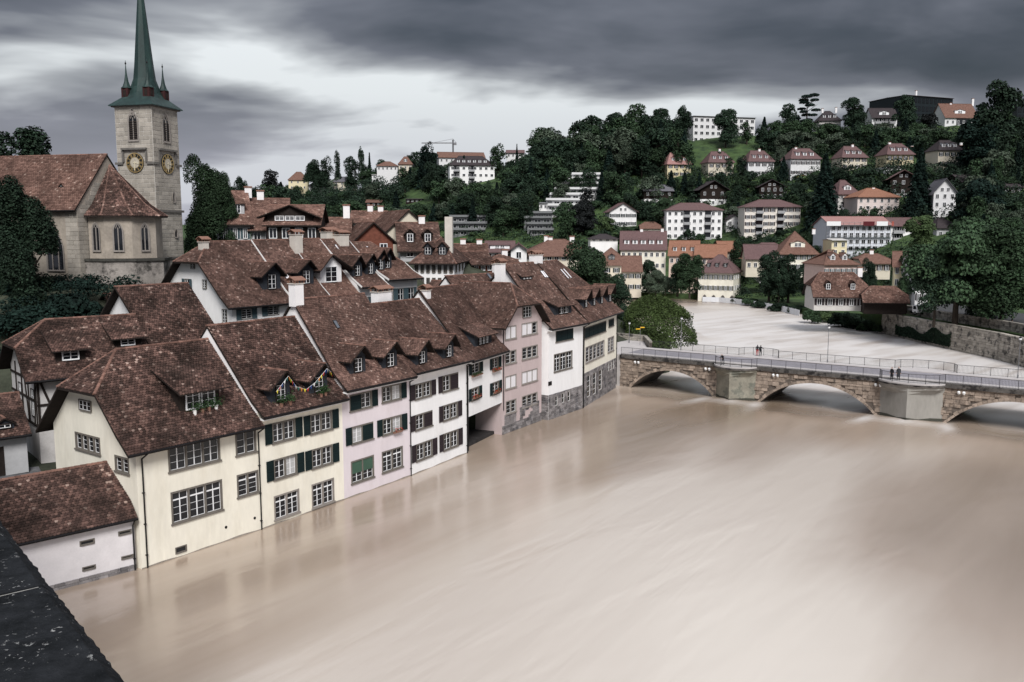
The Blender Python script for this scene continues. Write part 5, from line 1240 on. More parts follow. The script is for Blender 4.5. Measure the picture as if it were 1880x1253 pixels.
for k, (c, w) in enumerate(PIERS):
    for sgn, y0 in ((-1, 0.0), (1, BRW)):
        tri = [(c - w / 2, y0), (c - w * .34, y0 + sgn * .95), (c - w * .17, y0 + sgn * 1.75), (c, y0 + sgn * 2.45), (c + w * .17, y0 + sgn * 1.75), (c + w * .34, y0 + sgn * .95), (c + w / 2, y0)]
        tri = [(c - w / 2, y0), (c - w / 3, y0 + sgn * .85), (c - w / 6, y0 + sgn * 1.65), (c, y0 + sgn * 2.45), (c + w / 6, y0 + sgn * 1.65), (c + w / 3, y0 + sgn * .85), (c + w / 2, y0)]
        el = half_ellipse(c, w + .4, 2.35, y0, sgn, 6)
        mb = MB(); lv = [(tri, -1.4), (tri, 3.35), ([(a[0] * .55 + b[0] * .45, a[1] * .55 + b[1] * .45) for a, b in zip(tri, el)], 3.75), (el, 4.05), (el, 4.35)]
        V = []; F = []
        for pts, z in lv: V += [(x, y, z) for x, y in pts]
        for i in range(4): F += [(i * 7 + j, i * 7 + j + 1, (i + 1) * 7 + j + 1, (i + 1) * 7 + j) for j in range(6)]
        F.append(tuple(range(28, 35))); mb.add(V, F); mb.build('pier', PIERM[0 if k == 0 else 1], br)
        mb = MB(); tb = [(c + (x - c) * 1.012, y + sgn * .03) for x, y in tri]; mb.add([(x, y, -.8) for x, y in tb] + [(x, y, .42 + .1 * math.sin(x * 3)) for x, y in tb], [(j, j + 1, j + 8, j + 7) for j in range(6)]); mb.build('waterline_band', WET, br)
        e2 = half_ellipse(c, w + .5, 2.45, y0, sgn, 14); mb = MB(); mb.slab([Vector((x, y, 4.35)) for x, y in e2], (0, 0, .42)); pl = mb.build('bay_platform', WALK, br)
        MB().slab([Vector((x, y, 4.40)) for x, y in half_ellipse(c, w + .75, 2.6, y0, sgn, 14)], (0, 0, .2)).build('bay_cornice', DARKC, br)
        pts = [(x, y, ZD - .02) for x, y in half_ellipse(c, w + .3, 2.3, y0, sgn, 6)]; rail_run(pts)
ends = [0.2] + [v for c, w in PIERS for v in (c - w / 2 - .15, c + w / 2 + .15)] + [BL]
for y in (-.12, BRW + .12):
    for a, b in zip(ends[::2], ends[1::2]): rail_run([(a, y, ZD - .01), (b, y, ZD - .01)])
# hooded lights below the cornice
for s_ in (2.6, 13.6, 23.2, 36.2, 45.6):
    for dx in (0, .55):
        mb = MB(); mb.lathe([(.05, .0), (.17, .12), (.17, .36), (.08, .42)], 8); o = mb.build('hooded_light', mat('lamp_white', (.75, .75, .75), var=.02, rough=.4), br, (s_ + dx, -.22, 3.65)); o.rotation_euler = (R(25), 0, 0)
def bpt(s_, q, z=ZD): p = BR0 + BRE * s_ + BRN * q; return Vector((p.x, p.y, z))
def lamp_post(name, label, loc, hgt, group='lamp posts of the bridge', arm=False):
    r_ = empty(name, loc); tag(r_, label, 'street lamp', group)
    MB().lathe([(.09, 0), (.09, .5), (.05, .6), (.035, hgt - .3)], 8).build('pole', METAL_G, r_)
    MB().lathe([(.03, hgt - .35), (.16, hgt - .28), (.19, hgt - .05), (.05, hgt + .03)], 10).build('lamp_head', MATS['lamp_white'], r_)
    MB().lathe([(.20, hgt - .06), (.10, hgt + .1), (.02, hgt + .12)], 10).build('lamp_cap', METAL_D, r_)
def on_far(px, q):  # point on the bridge seen at column px, q metres behind its near face
    k = (px - CX) / FPX; a = BR0 + BRN * q; z = ZD
    # solve (a.x+s*ex) = k*((a.y+s*ey)*CP-(z-CAM_H)*SP)
    return (k * (a.y * CP - (z - CAM_H) * SP) - a.x) / (BRE.x - k * BRE.y * CP)
lamp_post('street_lamp', 'slim lamp post on the bridge walk halfway between the two piers', bpt(on_far(1519, BRW - .5), BRW - .5), 5.2)
lamp_post('street_lamp', 'slim lamp post at the bridge beside the round willow tree', bpt(on_far(1250, BRW - .5), BRW - .5), 5.2)
lamp_post('street_lamp', 'slim lamp post on the bridge past the concrete pier, before the river wall', bpt(on_far(1868, BRW - .5), BRW - .5), 5.2)

# ------------------------------------------------------------------ people
SKIN = mat('skin', (.45, .27, .20), var=.05); HAIR = mat('dark_hair', (.018, .013, .011), var=.2)
def person(label, loc, facing, jacket, pants, pose='stand', long=False, hgt=1.72):
    J = {'pel': (0, 0, .95, .135), 'wst': (0, 0, 1.08, .125), 'ch': (0, 0, 1.30, .15), 'nk': (0, 0, 1.49, .055), 'hd': (0, .02, 1.60, .085), 'hd2': (0, .02, 1.68, .08)}
    lean = .38 if pose == 'lean' else .05
    for k, z0 in (('wst', .3), ('ch', .75), ('nk', 1), ('hd', 1.15), ('hd2', 1.2)): x, y, z, r_ = J[k]; J[k] = (x, y + lean * z0, z - (lean ** 2) * .45 * z0, r_)
    chest = J['ch']
    for s_, n in ((-1, 'l'), (1, 'r')):
        J['sh' + n] = (s_ * .17, chest[1], chest[2] + .10, .062)
        if pose == 'lean': el, hn = (s_ * .24, chest[1] + .14, chest[2] - .14, .048), (s_ * .16, chest[1] + .36, chest[2] - .22, .036)
        elif pose == 'arm' and s_ > 0: el, hn = (s_ * .30, chest[1] - .02, chest[2] - .14, .048), (s_ * .48, chest[1] + .02, chest[2] - .02, .036)
        else: el, hn = (s_ * .23, chest[1] - .03, chest[2] - .20, .048), (s_ * .22, chest[1] + .06, chest[2] - .44, .036)
        J['el' + n] = el; J['hn' + n] = hn
        st = .11 if pose != 'lean' else .13
        J['hp' + n] = (s_ * .09, 0, .90, .105); J['kn' + n] = (s_ * st, .03 if s_ > 0 else -.02, .49, .066); J['an' + n] = (s_ * st, (-.05 if pose == 'lean' and s_ < 0 else -.03), .09, .045); J['ft' + n] = (s_ * (st + .015), .12 + (-.05 if pose == 'lean' and s_ < 0 else 0), .035, .036)
        J['fg' + n] = (hn[0] * .98, hn[1] + .06, hn[2] - .07, .026)
    E = [('pel', 'wst'), ('wst', 'ch'), ('ch', 'nk'), ('nk', 'hd'), ('hd', 'hd2')]
    for n in 'lr': E += [('ch', 'sh' + n), ('sh' + n, 'el' + n), ('el' + n, 'hn' + n), ('hn' + n, 'fg' + n), ('pel', 'hp' + n), ('hp' + n, 'kn' + n), ('kn' + n, 'an' + n), ('an' + n, 'ft' + n)]
    names = list(J); me = bpy.data.meshes.new('person'); me.from_pydata([J[k][:3] for k in names], [(names.index(a), names.index(b)) for a, b in E], [])
    o = bpy.data.objects.new('person', me); COL.objects.link(o); md = o.modifiers.new('skin', 'SKIN'); o.modifiers.new('sub', 'SUBSURF').levels = 1; o.modifiers['sub'].render_levels = 1
    for i, k in enumerate(names): v = me.skin_vertices[0].data[i]; v.radius = (J[k][3], J[k][3] * (.8 if k in ('wst', 'ch', 'pel') else 1)); v.use_root = (k == 'pel')
    dg = bpy.context.evaluated_depsgraph_get(); nm = bpy.data.meshes.new_from_object(o.evaluated_get(dg)); o.modifiers.clear(); o.data = nm; bpy.data.meshes.remove(me)
    jm = mat('jacket_%s' % '_'.join('%d' % (c * 100) for c in jacket), jacket, var=.2, scale=5); pm = mat('trousers_%s' % '_'.join('%d' % (c * 100) for c in pants), pants, var=.2, scale=5)
    nm.materials.clear()
    for x in (jm, pm, SKIN, HAIR): nm.materials.append(x)
    hd = Vector(J['hd'][:3])
    for p in nm.polygons:
        c = p.center; k = 0
        if c.z < .93 and abs(c.x) < .3 and not (abs(c.x) > .16 and c.z > .8): k = 1
        for n in 'lr':
            if (c - Vector(J['hn' + n][:3])).length < .075 or (c - Vector(J['fg' + n][:3])).length < .07: k = 2
        if c.z < .09: k = 3
        if (c - hd).length < .19 and c.z > J['nk'][2] + .02: k = 2 if (c.y - hd.y > .0 and c.z < hd.z + .08) else 3
        p.material_index = k; p.use_smooth = True
    o.location = loc; o.rotation_euler = (0, 0, facing); o.scale = [hgt / 1.76] * 3
    if long:
        c = MB(); c.lathe([(.20, .42), (.19, .7), (.165, .98), (.17, 1.2), (.14, 1.38)], 14); co = c.build('coat', jm, o); co.scale = (1.05, .8, 1); co.location = (0, lean * .35, 0)
    return tag(o, label, 'person')
ang = math.atan2(BRE.y, BRE.x)
person('person in dark clothes leaning on the railing of the first pier bay', bpt(on_far(1327, -1.35), -1.35, ZD - .02), ang + math.pi, (.012, .013, .016), (.014, .016, .022), 'lean')
person('person in black jacket with red lower clothing beside another at the far railing', bpt(on_far(1390, BRW + 1.2), BRW + 1.2, ZD - .02), ang, (.02, .02, .024), (.32, .035, .04), 'stand')
person('person in all black with one arm out at the far railing', bpt(on_far(1396, BRW + 1.1), BRW + 1.1, ZD - .02), ang, (.012, .012, .014), (.015, .015, .018), 'arm')
person('person in a black jacket and dark trousers on the concrete pier bay', bpt(on_far(1637, -.9), -.9, ZD - .02), ang + math.pi * .9, (.012, .013, .016), (.014, .015, .018), 'stand', long=True, hgt=1.66)
person('person in a long dark grey coat on the concrete pier bay', bpt(on_far(1649, -.75), -.75, ZD - .02), ang + math.pi * 1.1, (.035, .037, .042), (.02, .02, .025), 'stand', long=True, hgt=1.78)

# ================================================================== far buildings
RECTS = []           # picture extents of buildings, so that planting leaves them in view
def span(pxl, pxr, pyb, Y, yaw):
    a = PY(pxl, pyb, Y); A = Vector((a.x, a.y)); e = Vector((math.cos(yaw), math.sin(yaw))); k = (pxr - CX) / FPX
    L = (k * (A.y * CP - (a.z - CAM_H) * SP) - A.x) / (e.x - k * e.y * CP)
    return A, A + e * L, a.z
def bld(name, label, pxl, pxr, pyb, pye, pyr, Y=None, yaw=0, D=11, roof='hip', inset=None, floors=2, cols=4, ww=1.1, wh=1.5, wall=WHITE, rm=FT_MAUVE, shut=None, dorm=0, dkind='shed', dw=1.6, side=0,
        chim=(), balc=(), of=.8, tiles=False, gm=None, cat='house', group=None, wz=None, fr=None, keep=True, z_off=0.0, skip=(), dface=SASH, low=None, sink=2.0):
    if Y is None: g = ground((pxl + pxr) / 2, pyb); Y = g.y
    yw = R(yaw); A, B, bz = span(pxl, pxr, pyb, Y, yw); mid = PY((pxl + pxr) / 2, pye, (A.y + B.y) / 2); ez = mid.z
    if Y > 300: sink += max(0, bz - min(far_z(A.x, A.y), far_z(B.x, B.y)))
    nrm = Vector((-math.sin(yw), math.cos(yw))); rz = PY((pxl + pxr) / 2, pyr, (A.y + B.y) / 2 + nrm.y * D / 2).z
    L = (B - A).length; ins = inset if inset is not None else min(D / 2, L * .38)
    if roof in ('hip', 'half'):
        hz = ez if roof == 'hip' else ez + (rz - ez) * .45
        hl = (hz, ins); hr = (hz, ins)
    else: hl = hr = None
    if roof == 'flat': rz = ez + .35
    if roof == 'front':   # gable towards the viewer: ridge runs back
        h = House(name, label, B, B + nrm * D, L, bz - sink, ez, rz, of=of, ob=of, ol=of, orr=.3, flare=(0, 0), wall=wall, tile=rm, cat=cat, group=group, notiles=not tiles, tw=.36, te=.3, gutter=False)
        f = 'L'
    else:
        h = House(name, label, A, B, D, bz - sink, ez, rz, of=of, ob=of, ol=.5 if roof != 'flat' else .2, orr=.5 if roof != 'flat' else .2, flare=(0, 0) if roof != 'bell' else (.3, .6), hipL=hl, hipR=hr, wall=wall, tile=rm, cat=cat, group=group, notiles=not tiles, tw=.36, te=.3, gutter=False)
        f = 'F'
    RECTS.append((pxl - 2, pxr + 2, min(pyr, pye), pyb, keep, Y))
    top = h.zf(0) - .2; H0 = sink; fl = (top - H0) / max(1, floors)
    def grid(face, Lw, n, fls):
        for r_ in range(fls):
            for c in range(n):
                if (r_, c) in skip: continue
                w = min(ww, Lw / n * .62) if not shut else min(ww, Lw / n * .45); hh_ = min(wh, fl * .64); u = Lw * (c + .5) / n - w / 2; z = H0 + fl * r_ + (fl - hh_) * .45
                loc, rr = h.place(face, u, u + w, z); put('window', far_window_mesh(q2(w), q2(hh_), gm, shut, fr), h.root, loc, (0, 0, rr))
    grid(f, L, cols, floors)
    if roof == 'front' and (rz - ez) > 3:
        w = 1.0; u = L / 2 - 1.5
        for q in (0, 2): loc, rr = h.place('L', u + q, u + q + w, top + .2); put('window', far_window_mesh(w, q2(min(1.3, (rz - ez) * .3)), gm, None, fr), h.root, loc, (0, 0, rr))
    if side: grid('R' if f == 'F' else 'F', D if f == 'F' else h.L, side, floors)
    for i in range(dorm):
        x = L * (i + .5) / dorm if dorm > 1 else L / 2
        x = L / 2 + (x - L / 2) * (.72 if roof in ('hip',) else .92)
        y = h.yf(h.ze + (h.zr - h.ze) * .30); h.dormer(0, 0, w=dw, hw=min(1.5, (h.zr - h.ze) * .36), kind=dkind, rise=.6, face=dface, nwin=1 if dw < 2 else 2, winw=.95, rows=2, oh=.2, fo=.25, k=.25, local=(x, y, 0))
    for (cx_, py_) in chim:
        p = h.hit(cx_, py_, 1, h.yr); c = MB().box(p.x - .5, p.x + .5, h.yr - .4, h.yr + .4, h.zr - 1.0, p.z).build('chimney', CHIM_W, h.root); MB().box(p.x - .6, p.x + .6, h.yr - .5, h.yr + .5, p.z, p.z + .2).build('chimney_cap', TERRA, c)
    for (u0, u1, r_) in balc:
        z = H0 + fl * r_; b = MB(); b.box(L * u0, L * u1, -1.3, 0, z - .12, z + .08); b.box(L * u0, L * u1, -1.3, -1.22, z + .08, z + 1.0)
        o = b.build('balcony', mat('balcony_grey', (.34, .34, .35), var=.15), h.root)
        MB().box(L * u0 + .1, L * u1 - .1, -.06, -.01, z + .12, z + fl - .25).build('balcony_door', GLASS, o)
    if low:
        MB().box(-.03, L + .03, -.05, D, 0, sink + low).build('basement_wall', WHITE, h.root) if f == 'F' else MB().box(-.05, 6, -.03, L + .03, 0, sink + low).build('basement_wall', WHITE, h.root)
    h.finish(back_tiles=(roof == 'front')); return h
G1 = 'villas in a row on the hillside'
DKW = mat('dark_chalet_boards', (.020, .014, .012), var=.3, island=.1); OCH = mat('ochre_render', (.62, .54, .36), var=.06); DULLW = mat('far_white', (.66, .655, .66), var=.06); DIMW = mat('dim_white', (.50, .48, .46), var=.08)
# --- villas in a row below the lawn
bld('villa', 'ochre villa with a pale pink bell-shaped roof', 1225, 1268, 326, 302, 281, yaw=8, D=9, inset=2.6, floors=2, cols=4, wall=OCH, rm=FT_PINK, shut=SHUT_B, dorm=3, dw=1.2, chim=((1247, 277),), group=G1)
bld('villa', 'creeper-clad villa with mauve hipped roof beside the lawn', 1300, 1346, 328, 298.5, 278.5, yaw=8, D=10, inset=3, floors=2, cols=4, wall=BEIGE, rm=FT_MAUVE, shut=SHUT_B, dorm=3, dw=1.2, chim=((1321, 274),), group=G1)
bld('villa', 'white villa with mauve hipped roof at the end of the lawn', 1373, 1420, 325, 297, 277, yaw=8, D=10, inset=3, floors=2, cols=4, wall=DULLW, rm=FT_MAUVE, shut=SHUT_B, dorm=3, dw=1.2, side=1, chim=((1394, 274),), group=G1)
bld('villa', 'broad cream villa with long mauve roof and white terrace', 1451, 1505, 325, 292, 273, yaw=6, D=11, inset=3, floors=2, cols=6, wall=DULLW, rm=FT_MAUVE, shut=SHUT_B, dorm=3, dw=1.6, chim=((1461, 271),), group=G1)
bld('villa', 'dim ochre villa with mauve mansard beside the tall dark conifer', 1545, 1591, 312, 289.6, 269, yaw=6, D=10, inset=3, floors=2, cols=4, wall=BEIGE, rm=FT_MAUVE, shut=SHUT_B, dorm=3, dw=1.3, chim=((1565, 266),), group=G1)
bld('villa', 'ochre villa with white terrace base and dark mauve mansard', 1627, 1676, 315, 284, 264, yaw=4, D=10, inset=3, floors=2, cols=5, wall=OCH, rm=FT_MAUVE, shut=SHUT_B, dorm=3, dw=1.3, chim=((1633, 262), (1674, 270)), group=G1, low=2)
bld('villa', 'dim villa with plain dark hipped roof beside the huge dark tree', 1721, 1765, 310, 276, 258, yaw=4, D=10, inset=3, floors=2, cols=4, wall=BEIGE, rm=FT_DARK, shut=SHUT_G, dorm=3, dw=1.3, chim=((1764, 268),), group=G1)
# --- ridge
bld('apartment_block', 'long white flat-roofed block with four rows of windows above the lawn', 1272, 1385, 262, 215, 215, Y=478, yaw=14, D=14, roof='flat', floors=4, cols=11, ww=1.9, wh=1.7, wall=DULLW, rm=FT_DARK, cat='building')
bld('hill_villa', 'dim villa with dark steep roof on the ridge beside the umbrella cedar', 1503, 1543, 240, 222, 204.5, Y=468, yaw=-4, D=11, floors=1, cols=6, wall=DIMW, rm=FT_DARK, shut=SHUT_G, dorm=3, dw=1.3, chim=((1510, 200), (1535, 198)))
bld('hill_villa', 'white gabled villa with dark roof beside the black modern block', 1600, 1646, 240, 217, 199, Y=458, yaw=0, D=10, roof='gable', floors=2, cols=6, wall=DULLW, rm=FT_DARK, dorm=1, dw=5, dkind='gable', balc=((.1, .9, 1),))
bld('office_block', 'black modern office block crowning the hill', 1660, 1746, 235, 178, 174, Y=480, yaw=22, D=26, roof='flat', floors=4, cols=12, ww=3, wh=2.6, wall=mat('black_cladding', (.014, .019, .022), rough=.35, var=.1), rm=FT_DARK, fr=METAL_D, cat='building', chim=((1682, 167),))
bld('office_block', 'dark glazed block with pale roof edge at the end of the ridge', 1866, 1930, 232, 184, 183, Y=430, yaw=-10, D=20, roof='flat', floors=4, cols=7, ww=3, wh=2.6, wall=MATS['black_cladding'], rm=DIMW, fr=METAL_D, cat='building')
bld('hill_villa', 'large white villa with red roof, white gable and chimneys on the ridge', 1733, 1792, 252, 217, 191, Y=442, yaw=6, D=12, roof='gable', floors=2, cols=6, wall=DULLW, rm=FT_BROWN, dorm=1, dw=5.5, dkind='gable', chim=((1745, 190), (1786, 182)), balc=((.35, .75, 1),))
# --- middle slope
bld('chalet', 'dark timber chalet with white lower floor behind the white flats', 1285, 1333, 380, 350, 333, yaw=6, D=10, roof='front', floors=2, cols=3, wall=DKW, rm=FT_DARK, of=1.6, low=3.4)
bld('chalet', 'black timber chalet with balcony between garden trees', 1394, 1439, 366, 344, 331, yaw=-6, D=10, roof='front', floors=2, cols=4, wall=DKW, rm=FT_DARK, of=1.2, balc=((.05, .95, 1),))
bld('chalet', 'dark brown chalet with red awning and wide mauve roof', 1633, 1682, 360, 330, 314, yaw=-14, D=11, roof='front', floors=2, cols=3, wall=DKW, rm=FT_MAUVE, of=1.6, low=.8)
bld('hill_house', 'dark boarded house with pale grey roof above the white gabled house', 1182, 1235, 374, 351, 340, yaw=4, D=9, roof='gable', floors=2, cols=4, wall=DKW, rm=FT_GREY, low=2.0)
bld('hill_house', 'white house with pointed gable and dark shutters in the trees', 1119, 1168, 418, 390, 373, yaw=4, D=12, roof='front', floors=2, cols=5, wall=WHITE, rm=FT_MAUVE, shut=SHUT_G, of=1.0)
GA = 'four-storey apartment blocks at the foot of the hill'
bld('apartment_block', 'white four-storey flats with mauve hipped roof and two balcony stacks', 1223, 1325, 440, 386, 373, yaw=2, D=12, inset=7, floors=4, cols=9, ww=1.3, wall=WHITE, rm=FT_MAUVE, cat='building', group=GA, balc=[(x, x + .12, r_) for x in (.30, .68) for r_ in range(4)], skip=[(r_, c) for r_ in range(4) for c in (3, 6)])
bld('apartment_block', 'cream four-storey flats with brown shutters and mauve hipped roof', 1366, 1468, 430, 380, 367, yaw=-2, D=12, inset=7, floors=4, cols=9, ww=1.3, wall=mat('cream_flats', (.72, .67, .61), var=.05), rm=FT_MAUVE, shut=SHUT_B, cat='building', group=GA, balc=[(x, x + .13, r_) for x in (.20, .58) for r_ in range(4)], skip=[(r_, c) for r_ in range(4) for c in (2, 5)])
bld('hill_house', 'tall house with grey mansard and balconies behind the sequoia', 1537, 1575, 402, 357, 331, yaw=10, D=10, floors=3, cols=3, wall=DIMW, rm=FT_MAUVE, dorm=1, dw=3, dkind='gable', balc=((.15, .85, 0), (.15, .85, 1)))
bld('hill_house', 'pale pink house with red hipped roof above the scaffolded block', 1573, 1649, 402, 362, 346, yaw=6, D=12, inset=6.5, floors=3, cols=6, wall=mat('pale_pink', (.66, .57, .54), var=.06), rm=FT_ORANGE, chim=((1603, 345),))
bld('hill_house', 'white boarded house with steep gable and steel balcony among conifers', 1712, 1753, 398, 358, 330, yaw=-10, D=14, roof='front', floors=3, cols=3, wall=DULLW, rm=FT_GREY, of=1.0, balc=((.3, .7, 1), (.3, .7, 2)))
bld('hill_house', 'dark house with wide grey roof behind the white boarded gable', 1765, 1812, 350, 335, 321, yaw=8, D=11, roof='gable', floors=1, cols=4, wall=DKW, rm=FT_DARK, keep=False)
bld('hill_house', 'small dark house with white chimney high among the trees', 1842, 1877, 356, 344, 332, yaw=0, D=8, floors=1, cols=3, wall=DKW, rm=FT_DARK, chim=((1853, 331),))
SC = bld('scaffolded_block', 'long white block wrapped in scaffolding with mauve roof', 1522, 1634, 462, 414, 398, Y=305, yaw=4, D=14, roof='gable', floors=4, cols=10, ww=1.4, wall=mat('bluish_white', (.66, .68, .73), var=.05), rm=FT_PINK, cat='building')
bld('apartment_block', 'white balcony block joined to the scaffolded block', 1634.5, 1722, 456, 415.5, 400, Y=309, yaw=4, D=14, roof='gable', floors=3, cols=7, ww=1.6, wall=WHITE, rm=FT_MAUVE, cat='building', balc=((.02, .25, 0), (.02, .25, 1), (.02, .25, 2)))
bld('hill_house', 'grey block with dark hipped roof behind the great chestnut', 1719, 1761, 440, 419, 401, Y=300, yaw=0, D=12, floors=1, cols=3, wall=GREYW, rm=FT_DARK)
def scaffold():
    L = SC.L; r_ = empty('scaffold', SC.root.location, SC.root.rotation_euler.z); tag(r_, 'steel scaffold with planks and white netting boards along the white block', 'scaffold'); H_ = SC.ze
    for i in range(13): x = -2 + (L + 2) * i / 12; MB().tube((x, -1.6, 0), (x, -1.6, H_ + 1), .06, n=5).build('upright', METAL_G, r_)
    for k in range(5):
        z = 2 + k * (H_ - 2) / 4; MB().box(-2, L, -1.6, -.6, z, z + .1).build('plank', mat('scaffold_plank', (.33, .34, .36), var=.2), r_); MB().tube((-2, -1.62, z + 1), (L, -1.62, z + 1), .05, n=5).build('guard_rail', METAL_G, r_)
    for a, b, m_ in ((-2, 3, SASH), (11, 15, mat('red_sign_board', (.10, .02, .025), var=.1)), (L * .72, L * .90, SASH), (L - .8, L, mat('red_net', (.35, .10, .08), var=.1))): MB().box(a, b, -1.75, -1.68, H_ - .2, H_ + 1.3).build('sign_board', m_, r_)
scaffold()
# --- terraced flats stepping up the slope
TW_ = mat('terrace_white', (.60, .60, .60), var=.08); TG = mat('terrace_grey', (.17, .175, .18), var=.15)
def terraces(label, rows, wallm, name='terraced_flats'):
    g = ground((rows[0][0] + rows[0][1]) / 2, rows[0][2]); r_ = empty(name, g); tag(r_, label, 'building'); base = g
    for i, (a, b, py, hpx) in enumerate(rows):
        Y = base.y + i * 4.2; A = PY(a, py, Y); B = PY(b, py, Y); z1 = PY(a, py - hpx, Y).z; L = B.x - A.x; o0 = Vector((A.x, A.y, A.z)) - base
        f = MB().box(o0.x, o0.x + L, o0.y, o0.y + 9, o0.z - 3.5, z1 - base.z).build('storey', wallm, r_)
        MB().box(o0.x - .3, o0.x + L + .3, o0.y - 1.4, o0.y + 9, z1 - base.z, z1 - base.z + .3).build('roof_slab', wallm, r_)
        MB().box(o0.x - .2, o0.x + L + .2, o0.y - 1.3, o0.y - 1.15, z1 - base.z + .3, z1 - base.z + 1.0).build('planter', wallm, r_)
        n = max(2, int(L / 3.2))
        for k in range(n):
            w = L / n * .72; hh_ = max(.8, (z1 - A.z) * .62); put('window', far_window_mesh(q2(w), q2(hh_)), r_, (o0.x + L * (k + .5) / n - w / 2, o0.y - .01, o0.z + .25))
    RECTS.append((min(x[0] for x in rows), max(x[1] for x in rows), min(x[2] for x in rows) - 6, max(x[2] for x in rows), True, base.y))
terraces('white terraced flats climbing the wooded slope in steps', [(1012, 1060, 397, 8), (1006, 1072, 386, 8), (1003, 1080, 376, 8), (1010, 1090, 366, 8), (1018, 1100, 356, 8), (1030, 1104, 346, 8), (1040, 1106, 337, 8), (1050, 1106, 328, 7)], TW_)
terraces('dark grey terraced flats with long planters below the white terraced flats', [(974, 1016, 432, 9), (968, 1014, 421, 9), (962, 1012, 410, 9), (958, 1014, 400, 8)], TG)
terraces('dark grey terraced flats hidden in trees behind the tall chimney', [(828, 890, 432, 9), (826, 894, 420, 9), (826, 897, 408, 9)], TG)
bld('hill_house', 'small white cube house beside the stepped terraces', 990, 1013, 396, 373, 373, yaw=0, D=8, roof='flat', floors=2, cols=3, wall=WHITE, rm=TG)
# --- slope towards the church
bld('apartment_block', 'white apartment block with dark roof and recessed balconies on the slope', 826, 908, 340, 304, 287, yaw=10, D=14, inset=6, floors=3, cols=8, ww=1.6, wall=WHITE, rm=FT_DARK, cat='building', dorm=6, dw=1.5, side=3, balc=((.08, .22, 0), (.08, .22, 1), (.08, .22, 2), (.42, .55, 0), (.42, .55, 1), (.42, .55, 2)))
bld('apartment_block', 'second white block with brown roof behind the dark-roofed flats', 806, 890, 310, 290, 280, Y=520, yaw=10, D=14, roof='gable', floors=2, cols=9, wall=DULLW, rm=FT_BROWN, cat='building', keep=False)
bld('apartment_block', 'plain white flat-roofed block with three rows of windows', 683, 725, 343, 321, 320, yaw=6, D=10, roof='flat', floors=3, cols=5, wall=WHITE, rm=DIMW, cat='building', side=2)
bld('hill_villa', 'white villa with pale wide eaves among dark firs', 567, 598, 356, 342, 331, yaw=0, D=9, floors=2, cols=3, wall=WHITE, rm=FT_GREY)
bld('hill_villa', 'villa with grey slate roof and red dormer on the slope', 613, 653, 349, 334, 325, yaw=4, D=10, floors=2, cols=4, wall=BEIGE, rm=FT_GREY)
bld('hill_villa', 'cream villa with a brown tower roof at the wood edge', 530, 565, 349, 331, 316, yaw=6, D=10, floors=2, cols=3, wall=PALEY, rm=FT_BROWN)
bld('hill_villa', 'low villa with wide brown roof on the ridge', 692, 730, 314, 305, 297, Y=560, yaw=4, D=12, floors=1, cols=5, wall=DULLW, rm=FT_BROWN)
bld('hill_villa', 'turreted villa with red roof on the ridge', 732, 757, 314, 302, 288, Y=552, yaw=4, D=10, floors=1, cols=3, wall=BEIGE, rm=FT_BROWN, dorm=1, dw=2, dkind='gable')
bld('hill_house', 'dark low pavilion on the grassy slope', 745, 778, 372, 366, 363, yaw=0, D=8, roof='flat', floors=1, cols=4, wall=DKW, rm=FT_DARK)
bld('hill_house', 'brown roofed cabin in the trees above the old town', 672, 700, 380, 372, 367, yaw=0, D=8, roof='gable', floors=1, cols=3, wall=DKW, rm=FT_BROWN)
bld('hill_house', 'white gabled house on the ridge near the mast', 930, 962, 290, 281, 276, Y=525, yaw=0, D=10, roof='gable', floors=1, cols=4, wall=DULLW, rm=FT_MAUVE)
def crane():
    b = PY(832, 300, 545); r_ = empty('tower_crane', b); tag(r_, 'thin tower crane standing on the skyline behind the flats', 'crane'); top = PY(832, 263, 545).z - b.z; lx = PY(774, 263, 545).x - b.x; rx = PY(838, 263, 545).x - b.x
    MB().bar((0, 0, -2), (0, 0, top + 2), .7, .7).build('mast', METAL_G, r_); MB().bar((lx, 0, top), (rx, 0, top), .6, .6).build('jib', METAL_G, r_); MB().tube((0, 0, top + 2.5), (lx * .6, 0, top + .3), .12, n=4).build('tie', METAL_G, r_)
    MB().tube((0, 0, top + 2.5), (rx * .9, 0, top + .3), .12, n=4).build('tie', METAL_G, r_); MB().box(rx - 1.6, rx, -.6, .6, top - 1.2, top - .3).build('counterweight', METAL_G, r_)
crane()
# ================================================================== far bank
bld('bank_house', 'long mauve-roofed house with five white dormers on the far bank', 1139, 1222, 497, 459, 424.6, Y=312, yaw=-8, D=16, roof='gable', floors=2, cols=8, wall=CREAM, rm=FT_MAUVE, dorm=5, dw=1.8, side=0, chim=((1178, 421), (1216, 420)))
bld('bank_house', 'low house with dark roof and white wall behind the long mauve roof', 1084, 1134, 444, 439, 430, Y=326, yaw=0, D=10, floors=1, cols=4, wall=WHITE, rm=FT_DARK, keep=False)
bld('bank_house', 'pink house with bright orange roof and three eyebrow dormers', 1228, 1281, 488, 470, 442, Y=306, yaw=-14, D=12, roof='gable', floors=1, cols=5, wall=mat('peach_render', (.66, .52, .44), var=.06), rm=FT_ORANGE, dorm=3, dw=1.2)
bld('bank_house', 'orange-roofed house with small gable behind the riverside house', 1276, 1332, 488, 473, 449, Y=300, yaw=-14, D=12, roof='gable', floors=1, cols=5, wall=MATS['peach_render'], rm=FT_ORANGE, side=2)
bld('bank_house', 'little orange-roofed house in the trees by the flats', 1322, 1360, 478, 462, 443, Y=318, yaw=0, D=10, roof='gable', floors=1, cols=3, wall=BEIGE, rm=FT_ORANGE, keep=False)
